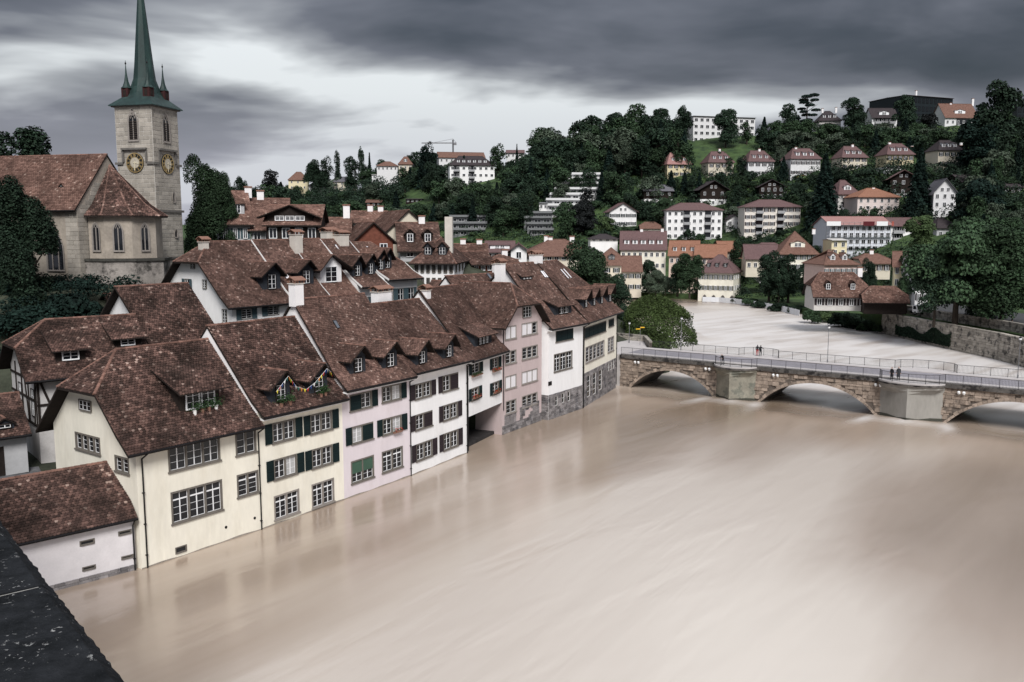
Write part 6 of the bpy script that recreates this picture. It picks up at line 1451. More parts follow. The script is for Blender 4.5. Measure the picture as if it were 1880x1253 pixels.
F4 = bld('riverside_house', 'cream riverside house with dark mauve hipped roof and arched doors at the flood line', 1281, 1345, 557, 501, 468, Y=291, yaw=-24, D=14, inset=5.0, floors=3, cols=7, ww=1.0, wall=CREAM, rm=FT_MAUVE, shut=SHUT_G, side=4, dorm=3, dw=1.1, dface=SLATE, skip=[(0, c) for c in range(7)], chim=((1360, 475),))
for c in range(4): lancet(F4.root, (F4.L * .12 + c * 3.0, 0, 2.3), 0, 1.7, 2.7, STONE_L, bars=1)
bld('bank_house', 'beige riverside house with brown half-hipped roof and green shutters', 1140, 1177, 536, 499, 470, Y=296, yaw=-4, D=12, roof='gable', floors=2, cols=3, wall=BEIGE, rm=FT_BROWN, shut=SHUT_G, side=2)
bld('bank_house', 'tall beige house with one dark gabled dormer beside the dark round tree', 1105, 1140, 530, 487, 455, Y=285, yaw=-4, D=12, roof='half', inset=3, floors=2, cols=2, wall=BEIGE, rm=FT_BROWN, shut=SHUT_G, dorm=1, dw=2, dkind='gable', dface=SLATE)
bld('bank_house', 'house with plain mauve roof between the riverside trees', 1369, 1428, 498, 476, 449, Y=292, yaw=-8, D=12, roof='gable', floors=1, cols=5, wall=BEIGE, rm=FT_MAUVE)
bld('bank_house', 'large cream house with tiled red upper wall and white gable front', 1430, 1500, 498, 467, 425, Y=286, yaw=-6, D=14, inset=6, floors=2, cols=7, wall=CREAM, rm=FT_BROWN, shut=SHUT_G, dorm=1, dw=4.5, dkind='gable', dface=CREAM, side=2, chim=((1494, 421),))
bld('bank_house', 'yellow tower-like house with flat roof behind the large cream house', 1526, 1554, 470, 441, 440, Y=282, yaw=0, D=8, roof='flat', floors=2, cols=2, wall=PALEY, rm=DIMW)
bld('bank_house', 'pinkish house with brown hipped roof and two dormers behind the boathouse', 1512, 1573, 512, 486, 459, Y=232, yaw=6, D=12, inset=5.5, floors=1, cols=6, wall=mat('rose_render', (.55, .42, .38), var=.08), rm=FT_BROWN, shut=SHUT_T, dorm=2, dw=1.3, dkind='gable')
bld('bank_house', 'house with reddish roof and timbered gable beside the great chestnut', 1640, 1684, 528, 490, 462, Y=205, yaw=-22, D=11, roof='gable', floors=2, cols=4, wall=PALEY, rm=FT_BROWN, side=3, of=1.2)
bld('bank_house', 'narrow white house with brown shutters against the great chestnut', 1679, 1702, 558, 480, 462, Y=196, yaw=-4, D=9, roof='gable', floors=3, cols=2, wall=WHITE, rm=FT_BROWN, shut=SHUT_B)
BH = bld('boathouse', 'riverside house with brown tiled roof and twin open skylights', 1494, 1592, 568, 546, 500.5, Y=196, sink=.3, yaw=-8, D=11, roof='half', inset=2.0, floors=1, cols=5, wall=DIMW, rm=TILE_R, tiles=True, shut=SHUT_B, of=1.2, chim=((1579, 492),), dorm=2, dw=.9, dkind='gable', dface=WOOD_D)
CP_ = bld('carport', 'open carport with brown tiled half-hipped roof beside a white truck', 1586, 1664, 574, 556, 526, Y=190, sink=.3, yaw=-14, D=9, roof='half', inset=1.8, floors=1, cols=1, wall=WOOD_D, rm=TILE_R, tiles=True, of=1.2, skip=[(0, 0)])
# ================================================================== old town behind the rows
def ot(*a, **k): k.setdefault('tiles', True); k.setdefault('rm', TILE_R); k.setdefault('keep', True); return bld(*a, **k)
ot('old_town_house', 'old town house with wide dormer under the big tree by the tower', 405, 460, 448, 413, 351, Y=126, yaw=22, D=12, roof='gable', floors=1, cols=3, wall=GREYW, shut=SHUT_T, dorm=1, dw=3.0, dface=GREYW, chim=((455, 345),))
ot('old_town_house', 'old town house with long plain roof and white verge beside the chalet gable', 462, 526, 446, 424, 365, Y=128, yaw=12, D=13, roof='gable', floors=1, cols=3, wall=GREYW, chim=((478, 352),))
h = ot('chalet_gable_house', 'old town house with broad dark chalet gable and balcony', 490, 585, 444, 414, 377, Y=124, yaw=6, D=11, roof='gable', floors=1, cols=4, wall=WOOD_D)
h.dormer(0, 0, w=6.4, hw=.9, rise=2.6, oh=1.2, face=WOOD_D, winw=1.3, nwin=3, rows=3, fo=1.3, tip=-.9, local=(h.L * .45, .3, 0))
ot('old_town_house', 'old town house with red roof between the chalet gable and the brick gable', 589, 640, 440, 428, 400, Y=132, yaw=8, D=10, roof='gable', floors=1, cols=3, wall=WHITE, chim=((636, 378),))
BRK = mat('tile_hung_wall', (.135, .050, .034), var=.35, scale=3, island=.2)
ot('tile_hung_gable_house', 'house with red tile-hung gable wall and small windows', 650, 722, 462, 447, 409, Y=124, yaw=20, D=12, roof='front', floors=1, cols=2, wall=BRK, of=.5)
ot('old_town_house', 'low brown roof with chimneys behind the tile-hung gable', 640, 700, 420, 410, 388, Y=165, yaw=0, D=12, roof='gable', floors=1, cols=3, wall=BEIGE, chim=((680, 378), (699, 380)))
ot('cream_gable_house', 'tall plain cream gable with one window among the roofs', 706, 795, 450, 432, 388, Y=142, yaw=22, D=16, roof='front', floors=1, cols=1, wall=BEIGE, of=.4)
ot('old_town_house', 'old town house with two small dormers below the cream gable', 735, 806, 475, 462, 409, Y=136, yaw=10, D=12, roof='gable', floors=1, cols=2, wall=GREYW, dorm=2, dw=1.4, dkind='gable', dface=WOOD_D, rm=TILE, chim=((774, 398),))
h = ot('mansard_house', 'large white house with tall shuttered windows and four dormers above the alley', 760, 834, 530, 484, 436, Y=126, yaw=-5, D=13, roof='hip', inset=3.0, floors=2, cols=7, ww=.9, wh=2.2, wall=WHITE, fr=STONE_F, side=4, dorm=2, dw=1.15, dkind='gable', dface=SLATE, rm=TILE, of=1.0)
MB().box(h.L - 1.8, h.L - .7, 3, 3.9, h.zr - 3, h.zr + 3.0).build('chimney', CHIM_B, h.root)
ot('old_town_house', 'low house with brown roof at the lane behind the pink gable house', 868, 905, 500, 486, 462, Y=138, yaw=20, D=9, roof='gable', floors=1, cols=3, wall=BRK, rm=TILE)
ot('old_town_house', 'mauve-roofed house with glazed roof box behind the old town chimneys', 893, 942, 478, 463, 443, Y=180, yaw=0, D=10, roof='gable', floors=1, cols=4, wall=WHITE, rm=FT_MAUVE, tiles=False, dorm=1, dw=4)
ot('white_gable_cottage', 'little white gable with pointed window behind the old town chimneys', 938, 967, 478, 462, 446, Y=178, yaw=0, D=9, roof='front', floors=1, cols=1, wall=WHITE, rm=FT_MAUVE, tiles=False)
ot('old_town_house', 'long brown-roofed house with skylights behind the dark round tree', 962, 1095, 480, 470, 440, Y=186, yaw=2, D=16, roof='hip', inset=6, floors=1, cols=10, wall=BEIGE, rm=FT_BROWN, tiles=False, chim=((1003, 434), (1050, 435), (1010, 436)))

ot('old_town_house', 'brown-roofed house with white chimney between the mansard house and the grey terraces', 838, 893, 484, 470, 448, Y=158, yaw=4, D=11, roof='gable', floors=1, cols=4, wall=BEIGE, chim=((850, 440), (880, 441)))
ot('old_town_house', 'low brown roof squeezed behind the rear courtyard chimneys', 905, 950, 496, 486, 468, Y=150, yaw=12, D=9, roof='half', inset=2, floors=1, cols=3, wall=WHITE, chim=((926, 460),))
bld('bank_house', 'small brown-roofed house between the pinkish house and the timbered gable', 1582, 1634, 500, 484, 466, Y=240, yaw=-6, D=10, roof='half', inset=2, floors=1, cols=4, wall=BEIGE, rm=FT_BROWN, shut=SHUT_B, chim=((1600, 460),))
bld('bank_house', 'small house with mauve roof behind the trees of the white river fence', 1396, 1440, 478, 462, 446, Y=318, yaw=4, D=10, roof='half', inset=2, floors=1, cols=4, wall=DULLW, rm=FT_MAUVE)
bld('hill_house', 'little white house with dark roof between the two apartment blocks', 1333, 1362, 424, 406, 395, yaw=4, D=9, roof='front', floors=2, cols=2, wall=WHITE, rm=FT_DARK)
bld('hill_house', 'little cream house with brown roof below the white gabled house', 1176, 1212, 436, 420, 408, yaw=-4, D=9, roof='half', inset=2, floors=1, cols=3, wall=CREAM, rm=FT_BROWN)

# ================================================================== trees
LEAF = {
 'dark': mat('leaf_dark', (.019, .034, .021), var=.45, scale=.35, island=.55, objr=.30, rough=.7, spec=.10),
 'mid': mat('leaf_mid', (.029, .051, .026), var=.45, scale=.35, island=.55, objr=.30, rough=.7, spec=.10),
 'light': mat('leaf_light', (.062, .095, .040), var=.4, scale=.4, island=.5, objr=.2, rough=.7, spec=.10),
 'fir': mat('needle_dark', (.009, .019, .015), var=.45, scale=.5, island=.5, objr=.30, rough=.75, spec=.08),
 'copper': mat('leaf_copper', (.012, .014, .014), var=.4, scale=.4, island=.5, rough=.7, spec=.10),
 'grey': mat('leaf_grey', (.060, .080, .055), var=.4, scale=.4, island=.5, objr=.2, rough=.7, spec=.10),
 'willow': mat('leaf_willow', (.046, .068, .023), var=.4, scale=.4, island=.55, rough=.7, spec=.10),
 'autumn': mat('leaf_autumn', (.20, .10, .03), var=.4, island=.5),
}
BARK = mat('bark', (.045, .036, .029), var=.3, scale=3, bump=.4, bscale=10)
def leaves_mesh(name, C, Nn, size, rg, m):
    n = len(C); Nn = Nn + rg.normal(0, .55, (n, 3)); Nn /= np.linalg.norm(Nn, axis=1)[:, None] + 1e-9
    t = np.cross(Nn, rg.normal(0, 1, (n, 3))); t /= np.linalg.norm(t, axis=1)[:, None] + 1e-9; b = np.cross(Nn, t)
    s = size * rg.uniform(.6, 1.4, n)[:, None]; V = np.stack([C - t * s, C + b * s * .62, C + t * s, C - b * s * .62], 1).reshape(-1, 3)
    me = bpy.data.meshes.new(name); me.vertices.add(4 * n); me.vertices.foreach_set('co', V.astype(np.float32).ravel()); me.loops.add(4 * n); me.loops.foreach_set('vertex_index', np.arange(4 * n, dtype=np.int32))
    me.polygons.add(n); me.polygons.foreach_set('loop_start', (np.arange(n) * 4).astype(np.int32)); me.polygons.foreach_set('loop_total', np.full(n, 4, np.int32)); me.materials.append(m); me.update(calc_edges=True); return me
def blob_leaves(rg, centers, radii, n, zs=.8):
    w = radii ** 2; k = rg.choice(len(centers), n, p=w / w.sum()); d = rg.normal(0, 1, (n, 3)); d /= np.linalg.norm(d, axis=1)[:, None]
    d[:, 2] = np.where(d[:, 2] < -.5, -d[:, 2], d[:, 2]); r_ = radii[k] * (.62 + .45 * rg.random(n) ** .7); sc_ = np.array([1, 1, zs])
    return centers[k] + d * r_[:, None] * sc_, d * .9 + np.array([0, 0, .5])
def crown(kind, n, seed, mk, size, asp=1.0):
    """unit-height tree crown (z 0..1), returned as shared mesh data"""
    rg = np.random.default_rng(seed)
    if kind == 'round':
        nb = 32; th = rg.random(nb) * 2 * math.pi; zz = rg.uniform(.16, .92, nb); env = np.sqrt(np.clip(1 - ((zz - .50) / .50) ** 2, .05, 1)); rr = .36 * env * np.sqrt(rg.random(nb))
        C = np.stack([rr * np.cos(th), rr * np.sin(th), zz], 1); Rr = rg.uniform(.10, .185, nb) * (.75 + .4 * env); P_, N_ = blob_leaves(rg, C, Rr, n)
    elif kind == 'oval':
        nb = 24; th = rg.random(nb) * 2 * math.pi; zz = rg.uniform(.14, .95, nb); env = np.sqrt(np.clip(1 - ((zz - .50) / .52) ** 2, .04, 1)); rr = .19 * env * np.sqrt(rg.random(nb))
        C = np.stack([rr * np.cos(th), rr * np.sin(th), zz], 1); Rr = rg.uniform(.07, .13, nb) * (.6 + .5 * env); P_, N_ = blob_leaves(rg, C, Rr, n, 1.2)
    elif kind == 'fir':
        lev = rg.random(n) ** 1.35; z = .06 + .94 * lev; lay = np.floor(z * 17) / 17; fr = (z - lay) * 17; rad = (1 - z) * .235 * (.72 + .5 * (1 - fr)) + .012; th = rg.random(n) * 2 * math.pi; ph = np.floor(lay * 17) * 1.3
        lob = .78 + .30 * np.cos(th * 6 + ph) * rg.uniform(.4, 1, n); rr = rad * lob * (.55 + .5 * rg.random(n)); P_ = np.stack([rr * np.cos(th), rr * np.sin(th), z - rr * .28], 1); N_ = np.stack([np.cos(th) * .6, np.sin(th) * .6, np.full(n, .8)], 1)
    elif kind == 'cedar':
        nb = 15; zz = np.linspace(.34, .97, nb); th = np.arange(nb) * 2.4; env = .16 + .22 * np.sin(np.clip((zz - .25) / .75, 0, 1) * math.pi * .92); rr = env * rg.uniform(.25, 1.0, nb)
        C = np.stack([rr * np.cos(th), rr * np.sin(th), zz], 1); Rr = rg.uniform(.11, .17, nb); P_, N_ = blob_leaves(rg, C, Rr, n, .26)
    elif kind == 'willow':
        th = rg.random(n) * 2 * math.pi; strand = np.floor(th * 26) / 26 + rg.normal(0, .02, n); a = rg.random(n); rad = .46 * np.sqrt(rg.random(n)) * .35 + .30; top = .97 - .30 * (rad / .46) ** 2 + .05 * np.sin(strand * 9)
        hang = a ** .8 * (top - .06); P_ = np.stack([(rad + a * .15) * np.cos(strand), (rad + a * .15) * np.sin(strand), top - hang], 1)
        m2 = rg.random(n) < .45; d = rg.normal(0, 1, (n, 3)); d /= np.linalg.norm(d, axis=1)[:, None]; d[:, 2] = np.abs(d[:, 2]); P2 = d * np.array([.42, .42, .38]) * rg.uniform(.8, 1.04, n)[:, None] + np.array([0, 0, .58]); P_ = np.where(m2[:, None], P2, P_); an = np.arctan2(P_[:, 1], P_[:, 0]); lump = 1 + .10 * np.sin(an * 3 + 1) + .07 * np.sin(an * 7 + P_[:, 2] * 9) + .06 * np.sin(an * 2 + P_[:, 2] * 14); P_ = P_ * np.stack([lump, lump, 1 + .05 * np.sin(an * 4 + 2)], 1)
        N_ = np.stack([np.cos(th), np.sin(th), np.full(n, .45)], 1)
    else:  # bush
        nb = 14; th = rg.random(nb) * 2 * math.pi; rr = .36 * np.sqrt(rg.random(nb)); C = np.stack([rr * np.cos(th), rr * np.sin(th), rg.uniform(.2, .72, nb) * (1 - rr)], 1); Rr = rg.uniform(.16, .30, nb); P_, N_ = blob_leaves(rg, C, Rr, n); P_[:, 2] = np.abs(P_[:, 2])
    P_ = P_ * np.array([1, 1, asp]); return leaves_mesh('crown', P_, N_, size, rg, LEAF[mk])
def trunk_mesh(kind, seed):
    def f():
        rg = random.Random(seed); mb = MB(); top = {'fir': .95, 'oval': .75, 'cedar': .95, 'willow': .6, 'bush': .3}.get(kind, .62); r0 = .03 if kind != 'fir' else .018
        mb.tube((0, 0, -.03), (rg.uniform(-.01, .01), .0, top * .5), r0, r0 * .7, 7); mb.tube((0, 0, top * .5), (rg.uniform(-.02, .02), rg.uniform(-.02, .02), top), r0 * .7, r0 * .25, 6)
        if kind in ('round', 'cedar', 'willow', 'oval', 'bush'):
            for i in range(7):
                a = i * 2.4 + rg.random(); z = top * rg.uniform(.35, .9); ln = {'round': .26, 'cedar': .3, 'willow': .28, 'oval': .12, 'bush': .2}[kind]; mb.tube((0, 0, z), (ln * math.cos(a), ln * math.sin(a), min(.9, z + rg.uniform(.05, .22))), r0 * .4, r0 * .12, 5)
        return mb.mesh('trunk', BARK)
    return cached(('trunk', kind, seed), f)
def crown_for(kind, mk, seed, near, asp):
    n = {('round', 0): 3400, ('oval', 0): 2600, ('fir', 0): 3000, ('cedar', 0): 2600, ('bush', 0): 1500, ('willow', 0): 4000}.get((kind, 0)); size = {'round': .026, 'oval': .019, 'fir': .019, 'cedar': .019, 'bush': .05, 'willow': .02}[kind]
    if near == 1: n *= 4; size *= .62
    if near == 2: n *= 9; size *= .46
    n = int(n * max(1, asp) ** .9); size *= 1.25 if near == 2 else (1.3 if near else 1.2 + .12 * max(0, asp - 1.4))
    return cached(('crown', kind, mk, seed, near, asp), lambda: crown(kind, n, seed * 17 + len(kind), mk, size, asp))
NTREE = [0]
def tree(label, loc, hgt, width, kind, mk, near=0, group=None, name=None):
    """width: crown width in metres"""
    wn = {'round': .98, 'oval': .52, 'fir': .45, 'cedar': .92, 'willow': .98, 'bush': 1.05}[kind]; s = width / wn; NTREE[0] += 1; sd_ = 1 + NTREE[0] % 3; asp = max(.5, round(hgt / s * 2.5) / 2.5)
    nm = name or {'fir': 'fir_tree', 'cedar': 'cedar_tree', 'willow': 'willow_tree', 'bush': 'shrub', 'oval': 'poplar_tree'}.get(kind, 'broadleaf_tree')
    r_ = empty(nm, loc, rnd.uniform(0, 6.28)); tag(r_, label, 'shrub' if kind == 'bush' else 'tree', group)
    put('trunk', trunk_mesh(kind, sd_), r_, sc=(s if kind != 'fir' else hgt, s if kind != 'fir' else hgt, hgt)); put('crown', crown_for(kind, mk, sd_, near, asp), r_, sc=(s, s, hgt / asp)); return r_
def ptree(label, px, pyb, pyt, wpx, kind, mk, Y=None, near=0, group=None, base=None):
    if Y is None: g = ground(px, pyb); Y = g.y; z0 = g.z
    else: z0 = PY(px, pyb, Y).z
    if base is not None: z0 = base
    a = PY(px, pyt, Y); return tree(label, (a.x, Y, z0 - .15), a.z - z0, wpx * Y / FPX / .99, kind, mk, near, group)
# --- single trees that stand out
ptree('dense dark broadleaf tree joined to the tall one beside the tower', 402, 470, 322, 66, 'round', 'mid', Y=127, near=2, base=14)
ptree('tall dense broadleaf tree beside the church tower', 374, 470, 291, 98, 'round', 'mid', Y=125, near=2, base=13.5)
ptree('dark spreading tree over the church nave roof', 30, 340, 236, 150, 'round', 'dark', Y=128, near=1, base=14)
ptree('dark leafy tree hiding the church nave wall', 30, 640, 335, 150, 'round', 'dark', Y=88, near=2, base=8)
ptree('dark tree at the west end of the church nave', -60, 640, 300, 160, 'round', 'dark', Y=90, near=2, base=8)
for i, (px, py, t, w) in enumerate(((120, 600, 508, 105), (60, 610, 540, 100), (160, 590, 540, 60), (10, 640, 560, 110), (95, 590, 545, 80))):
    ptree('dark shrub on the bank below the church wall', px, py, t, w, 'bush', 'fir', Y=86 - (i % 2) * 3, near=1, group='shrubs below the church', base=left_z(-45, 84) - 1)
ptree('dense dark round tree behind the bridgehead house', 1064, 560, 447, 130, 'round', 'mid', Y=150, near=2, base=4)
ptree('round willow with drooping twigs at the bridge head', 1203, 640, 541, 122, 'willow', 'willow', Y=152, near=2, base=3)
ptree('dark tree between the bridgehead house and the willow', 1130, 590, 505, 62, 'round', 'dark', Y=170, near=1, base=3)
ptree('great chestnut spreading over the street above the river wall', 1765, 585, 404, 190, 'round', 'mid', Y=172, near=2, base=5)
ptree('great chestnut whose crown hangs over the two parked cars', 1850, 600, 415, 170, 'round', 'mid', Y=168, near=2, base=5)
ptree('dense dark tree between the two great chestnuts', 1806, 590, 455, 120, 'round', 'dark', Y=176, near=2, base=4)
ptree('dark lower tree before the narrow white house under the chestnut', 1722, 590, 470, 90, 'round', 'dark', Y=170, near=1, base=5)
ptree('pale green round tree before the white balcony block', 1690, 470, 396, 62, 'round', 'light', Y=262, near=1)
ptree('pale round clipped tree beside the broad cream villa', 1434, 304, 259, 29, 'bush', 'grey', near=1)
GR = 'trees along the far river bank'
for lab, px, py, t, w, k, m_, Y in (('dark tree beside the cream riverside house', 1245, 548, 480, 36, 'oval', 'dark', 286), ('leafy tree over the flood line before the cream riverside house', 1268, 556, 466, 62, 'round', 'mid', 280), ('grey-green tree on the far bank above the willow', 1205, 548, 497, 40, 'round', 'grey', 288), ('grey-green tree on the far bank above the willow', 1222, 545, 505, 30, 'round', 'grey', 290),
                                ('tall dark tree behind the white river fence', 1415, 560, 462, 46, 'oval', 'dark', 266), ('tall dark tree behind the white river fence', 1450, 562, 470, 46, 'oval', 'dark', 262), ('tall dark tree behind the white river fence', 1488, 566, 482, 46, 'oval', 'dark', 252), ('tall dark tree behind the white river fence', 1432, 560, 490, 40, 'round', 'dark', 262),
                                ('dark tree before the beige riverside house', 1193, 530, 478, 40, 'round', 'dark', 300), ('leafy tree behind the pinkish house', 1594, 515, 476, 36, 'round', 'dark', 226), ('leafy tree by the orange-roofed houses', 1362, 480, 440, 44, 'round', 'mid', 312), ('leafy tree by the timbered gable', 1660, 545, 508, 40, 'round', 'mid', 200)):
    ptree(lab, px, py, t, w, k, m_, Y=Y, near=1, group=GR, base=2.2)
GB = 'shrubs along the flooded bank'
for i, (px, py, t, w, m_) in enumerate(((1492, 592, 557, 34, 'mid'), (1520, 590, 560, 40, 'light'), (1548, 598, 560, 50, 'dark'), (1568, 602, 565, 44, 'dark'), (1592, 606, 578, 34, 'mid'), (1612, 610, 588, 20, 'mid'), (1380, 560, 543, 36, 'mid'), (1355, 556, 540, 24, 'mid'), (1400, 564, 548, 40, 'dark'), (1430, 570, 550, 36, 'dark'), (1462, 574, 553, 36, 'dark'), (1600, 600, 560, 40, 'dark'))):
    p = P(px, py, .4); ptree('leafy shrub standing at the flood line of the far bank', px, py, t, w, 'bush', m_, Y=p.y + 1.5, near=1, group=GB, base=.1)
sk = 'skyline trees'
for lab, px, py, t, w, k, m_ in (('umbrella-shaped cedar standing free on the skyline', 1483, 250, 172, 52, 'cedar', 'fir'), ('dark leaning tree beside the umbrella cedar', 1449, 250, 192, 40, 'round', 'dark'), ('broad dark tree on the ridge between two villas', 1572, 246, 180, 48, 'oval', 'dark'), ('dark tree before the black office block', 1664, 246, 174, 42, 'oval', 'dark'), ('dark red tree beside the white ridge villa', 1706, 244, 208, 34, 'round', 'copper'),
                         ('huge dark tree towering over the slope of villas', 1826, 320, 157, 92, 'oval', 'dark'), ('black conical tree joined to the huge dark tree above the villas', 1800, 330, 220, 80, 'oval', 'fir'), ('large round tree standing before the white flat-roofed block', 1334, 272, 202, 52, 'round', 'dark'), ('slender tree at the end of the white flat-roofed block', 1372, 266, 225, 26, 'oval', 'mid'),
                         ('tall dark tree on the crest beside the lawn', 1254, 268, 200, 40, 'round', 'dark'), ('tall dark tree on the crest beside the lawn', 1214, 268, 201, 50, 'round', 'dark'), ('dark wood-edge tree on the crest', 1128, 280, 208, 60, 'round', 'dark'), ('dark wood-edge tree on the crest', 1080, 296, 225, 56, 'round', 'mid'), ('dark wood-edge tree on the crest', 1170, 280, 222, 50, 'round', 'dark'),
                         ('tall sequoia rising between the flats and the villas', 1517, 425, 283, 74, 'fir', 'fir'), ('big dark fir before the hillside villas', 1692, 400, 272, 60, 'fir', 'fir'), ('spreading dark pine beside the white boarded house', 1800, 420, 330, 80, 'oval', 'fir'), ('dark cypress-like tree before the terraced flats', 1074, 425, 345, 40, 'oval', 'copper'), ('broad dark yew below the terraced flats', 1068, 432, 370, 56, 'oval', 'copper'),
                         ('tall dark column-shaped tree on the slope by the white flats', 784, 346, 262, 34, 'oval', 'fir'), ('pointed fir beside the tall dark column tree on the slope', 776, 346, 278, 30, 'fir', 'fir'), ('big dark tree before the dark-roofed flats', 797, 370, 298, 54, 'round', 'dark'), ('dark copper beech at the edge of the town', 498, 372, 313, 40, 'round', 'copper'), ('tall narrow tree on the ridge', 620, 330, 279, 16, 'oval', 'dark'), ('tallest narrow tree on the ridge, beside a small fir', 663, 326, 271, 15, 'oval', 'dark'),
                         ('small fir alone against the sky', 678, 318, 280, 14, 'fir', 'fir'), ('round tree alone against the sky at the old town edge', 443, 362, 326, 32, 'round', 'dark'), ('pale green tree in the dark wood', 1148, 330, 252, 44, 'round', 'grey'), ('spreading pine at the wood edge on the skyline', 986, 320, 258, 46, 'cedar', 'mid'), ('bare-topped conifer on the skyline', 949, 320, 264, 12, 'fir', 'fir'), ('round dark tree before the slope villas', 580, 334, 296, 48, 'round', 'dark'), ('narrow dark tree on the slope behind the white villa', 598, 336, 288, 26, 'oval', 'dark'), ('dark leafy tree beside the narrow ridge trees', 645, 332, 288, 34, 'round', 'dark'),
                         ('orange-leaved shrub below the broad cream villa', 1474, 332, 318, 20, 'bush', 'autumn'), ('yellow-green shrub below the ochre villa', 1318, 342, 328, 24, 'bush', 'light'), ('round light-topped tree beside the white gabled house', 1115, 430, 398, 34, 'round', 'light'), ('pale young tree in the old town gardens', 885, 470, 428, 34, 'round', 'light')):
    ptree(lab, px, py, t, w, k, m_, group=sk if py < 300 else None, near=1 if w > 40 else 0)
# --- the wooded slope: single trees planted between the houses
def clear(px, pyb, pyt, w, Y):
    for a, b, t, bb, keep, Yb in RECTS:
        if not keep or Y > Yb + 3: continue
        ox = min(px + w * .42, b) - max(px - w * .42, a)
        if ox <= 1: continue
        cut = (bb - pyt) / max(1, (bb - t))
        if pyb > bb - 2 and pyt < bb and cut > .34: return False
        if pyb <= bb and pyb > t: return False
    return True
LAWN = [(1266, 1392, 256, 312), (800, 900, 340, 362), (744, 800, 352, 380)]
rg = random.Random(4); done = []
def plant(n, x0, x1, yfun, hr, wr, kinds, label, group, tries=40, gap=.42, low=None):
    c = 0
    for _ in range(n * tries):
        if c >= n: break
        px = rg.uniform(x0, x1); y0, y1 = yfun(px); py = rg.uniform(y0, y1)
        if any(a < px < b and t < py < bb for a, b, t, bb in LAWN): continue
        k, m_ = rg.choice(kinds); sc_ = rg.uniform(.8, 1.2); hp = rg.uniform(*hr) * sc_; wp = rg.uniform(*wr) * sc_ * (.55 if k in ('fir', 'oval') else 1)
        g = ground(px, py)
        if not clear(px, py, py - hp, wp, g.y): continue
        if any(abs(px - a) < (wp + w) * gap * .5 and abs(py - b) < 7 for a, b, w in done): continue
        done.append((px, py, wp)); c += 1
        z0 = g.z; Y = g.y; tree(label[0 if k in ('round', 'oval') else (1 if k in ('fir', 'cedar') else 2)], (g.x, Y, z0 - .2), hp * Y / FPX, wp * Y / FPX, k, m_, 0, group)
    return c
def sky_y(px): return SKYL(px)
def SKYL(px): return lerp_tab([(400, 398), (560, 366), (700, 336), (850, 322), (950, 304), (1100, 276), (1270, 262), (1500, 246), (1700, 236), (1880, 238)], px)
WK = [('round', 'dark'), ('round', 'dark'), ('round', 'mid'), ('oval', 'dark'), ('fir', 'fir'), ('round', 'mid'), ('round', 'mid'), ('round', 'grey'), ('oval', 'mid')]
plant(34, 425, 840, lambda x: (sky_y(x) - 1, sky_y(x) + 16), (34, 50), (34, 50), WK, ('broadleaf tree of the skyline band above the slope villas', 'fir of the skyline band above the slope villas', ''), 'trees of the skyline band', gap=.3)
plant(58, 900, 1270, lambda x: (sky_y(x) + 2, sky_y(x) + 62), (52, 74), (50, 68), WK, ('broadleaf tree in the dark wood between the two white blocks', 'fir in the dark wood between the two white blocks', ''), 'trees of the dark wood on the hill')
plant(46, 860, 1240, lambda x: (345, 445), (38, 60), (40, 56), WK, ('broadleaf tree among the terraced flats on the slope', 'fir among the terraced flats on the slope', ''), 'trees around the terraced flats')
plant(60, 430, 880, lambda x: (sky_y(x) + 4, min(440, sky_y(x) + 90)), (30, 48), (32, 50), WK, ('broadleaf tree on the villa slope above the old town', 'fir on the villa slope above the old town', ''), 'trees on the villa slope')
plant(52, 1270, 1880, lambda x: (sky_y(x) + 4, 292), (28, 46), (36, 54), WK, ('broadleaf tree between the ridge villas and the villa row', 'fir between the ridge villas and the villa row', ''), 'trees behind the villa row')
plant(70, 1180, 1880, lambda x: (316, 440), (24, 46), (30, 50), WK, ('broadleaf garden tree below the villa row', 'fir in the gardens below the villa row', ''), 'garden trees below the villas')
plant(40, 1780, 1890, lambda x: (300, 470), (40, 70), (44, 66), WK, ('broadleaf tree of the dense wood beside the great chestnut', 'fir of the dense wood beside the great chestnut', ''), 'trees of the wood beside the chestnut')
plant(110, 860, 1880, lambda x: (max(318, sky_y(x) + 40), 452), (9, 17), (16, 30), [('bush', 'dark'), ('bush', 'mid'), ('bush', 'mid'), ('bush', 'light')], ('', '', 'garden shrub on the hillside between the houses'), 'garden shrubs on the hillside')
plant(40, 430, 880, lambda x: (sky_y(x) + 30, 430), (9, 16), (16, 30), [('bush', 'dark'), ('bush', 'mid'), ('bush', 'light')], ('', '', 'garden shrub on the slope above the old town'), 'garden shrubs above the old town')
plant(26, 1090, 1520, lambda x: (436, 500), (22, 40), (24, 40), [('round', 'dark'), ('round', 'mid'), ('oval', 'dark')], ('leafy tree between the far bank houses', '', ''), 'trees between the far bank houses')

# --- low growth that covers the slopes between trees and houses, too dense to count
def undergrowth(name, n, sample, rad, m, leaf, seed, per=46, up=.25):
    rgu = np.random.default_rng(seed); C = []; Rr = []; k = 0
    for _ in range(n * 6):
        if k >= n: break
        p = sample(rgu)
        if p is None: continue
        r_ = rgu.uniform(*rad); C.append((p[0], p[1], p[2] + r_ * up)); Rr.append(r_); k += 1
    P_, N_ = blob_leaves(rgu, np.array(C), np.array(Rr), len(C) * per, .8); return stuff(put(name, leaves_mesh(name, P_, N_, leaf, rgu, m)))
def hill_sample(x0, x1, hp=8, wp=10, y1=None):
    def f(rgu):
        px = rgu.uniform(x0, x1); py = rgu.uniform(sky_y(px) + 2, y1(px) if y1 else (505 if px > 1500 else (470 if px > 900 else 440)))
        if any(a < px < b and t < py < bb for a, b, t, bb in LAWN): return None
        g = ground(px, py)
        if not clear(px, py, py - hp, wp, g.y): return None
        return g
    return f
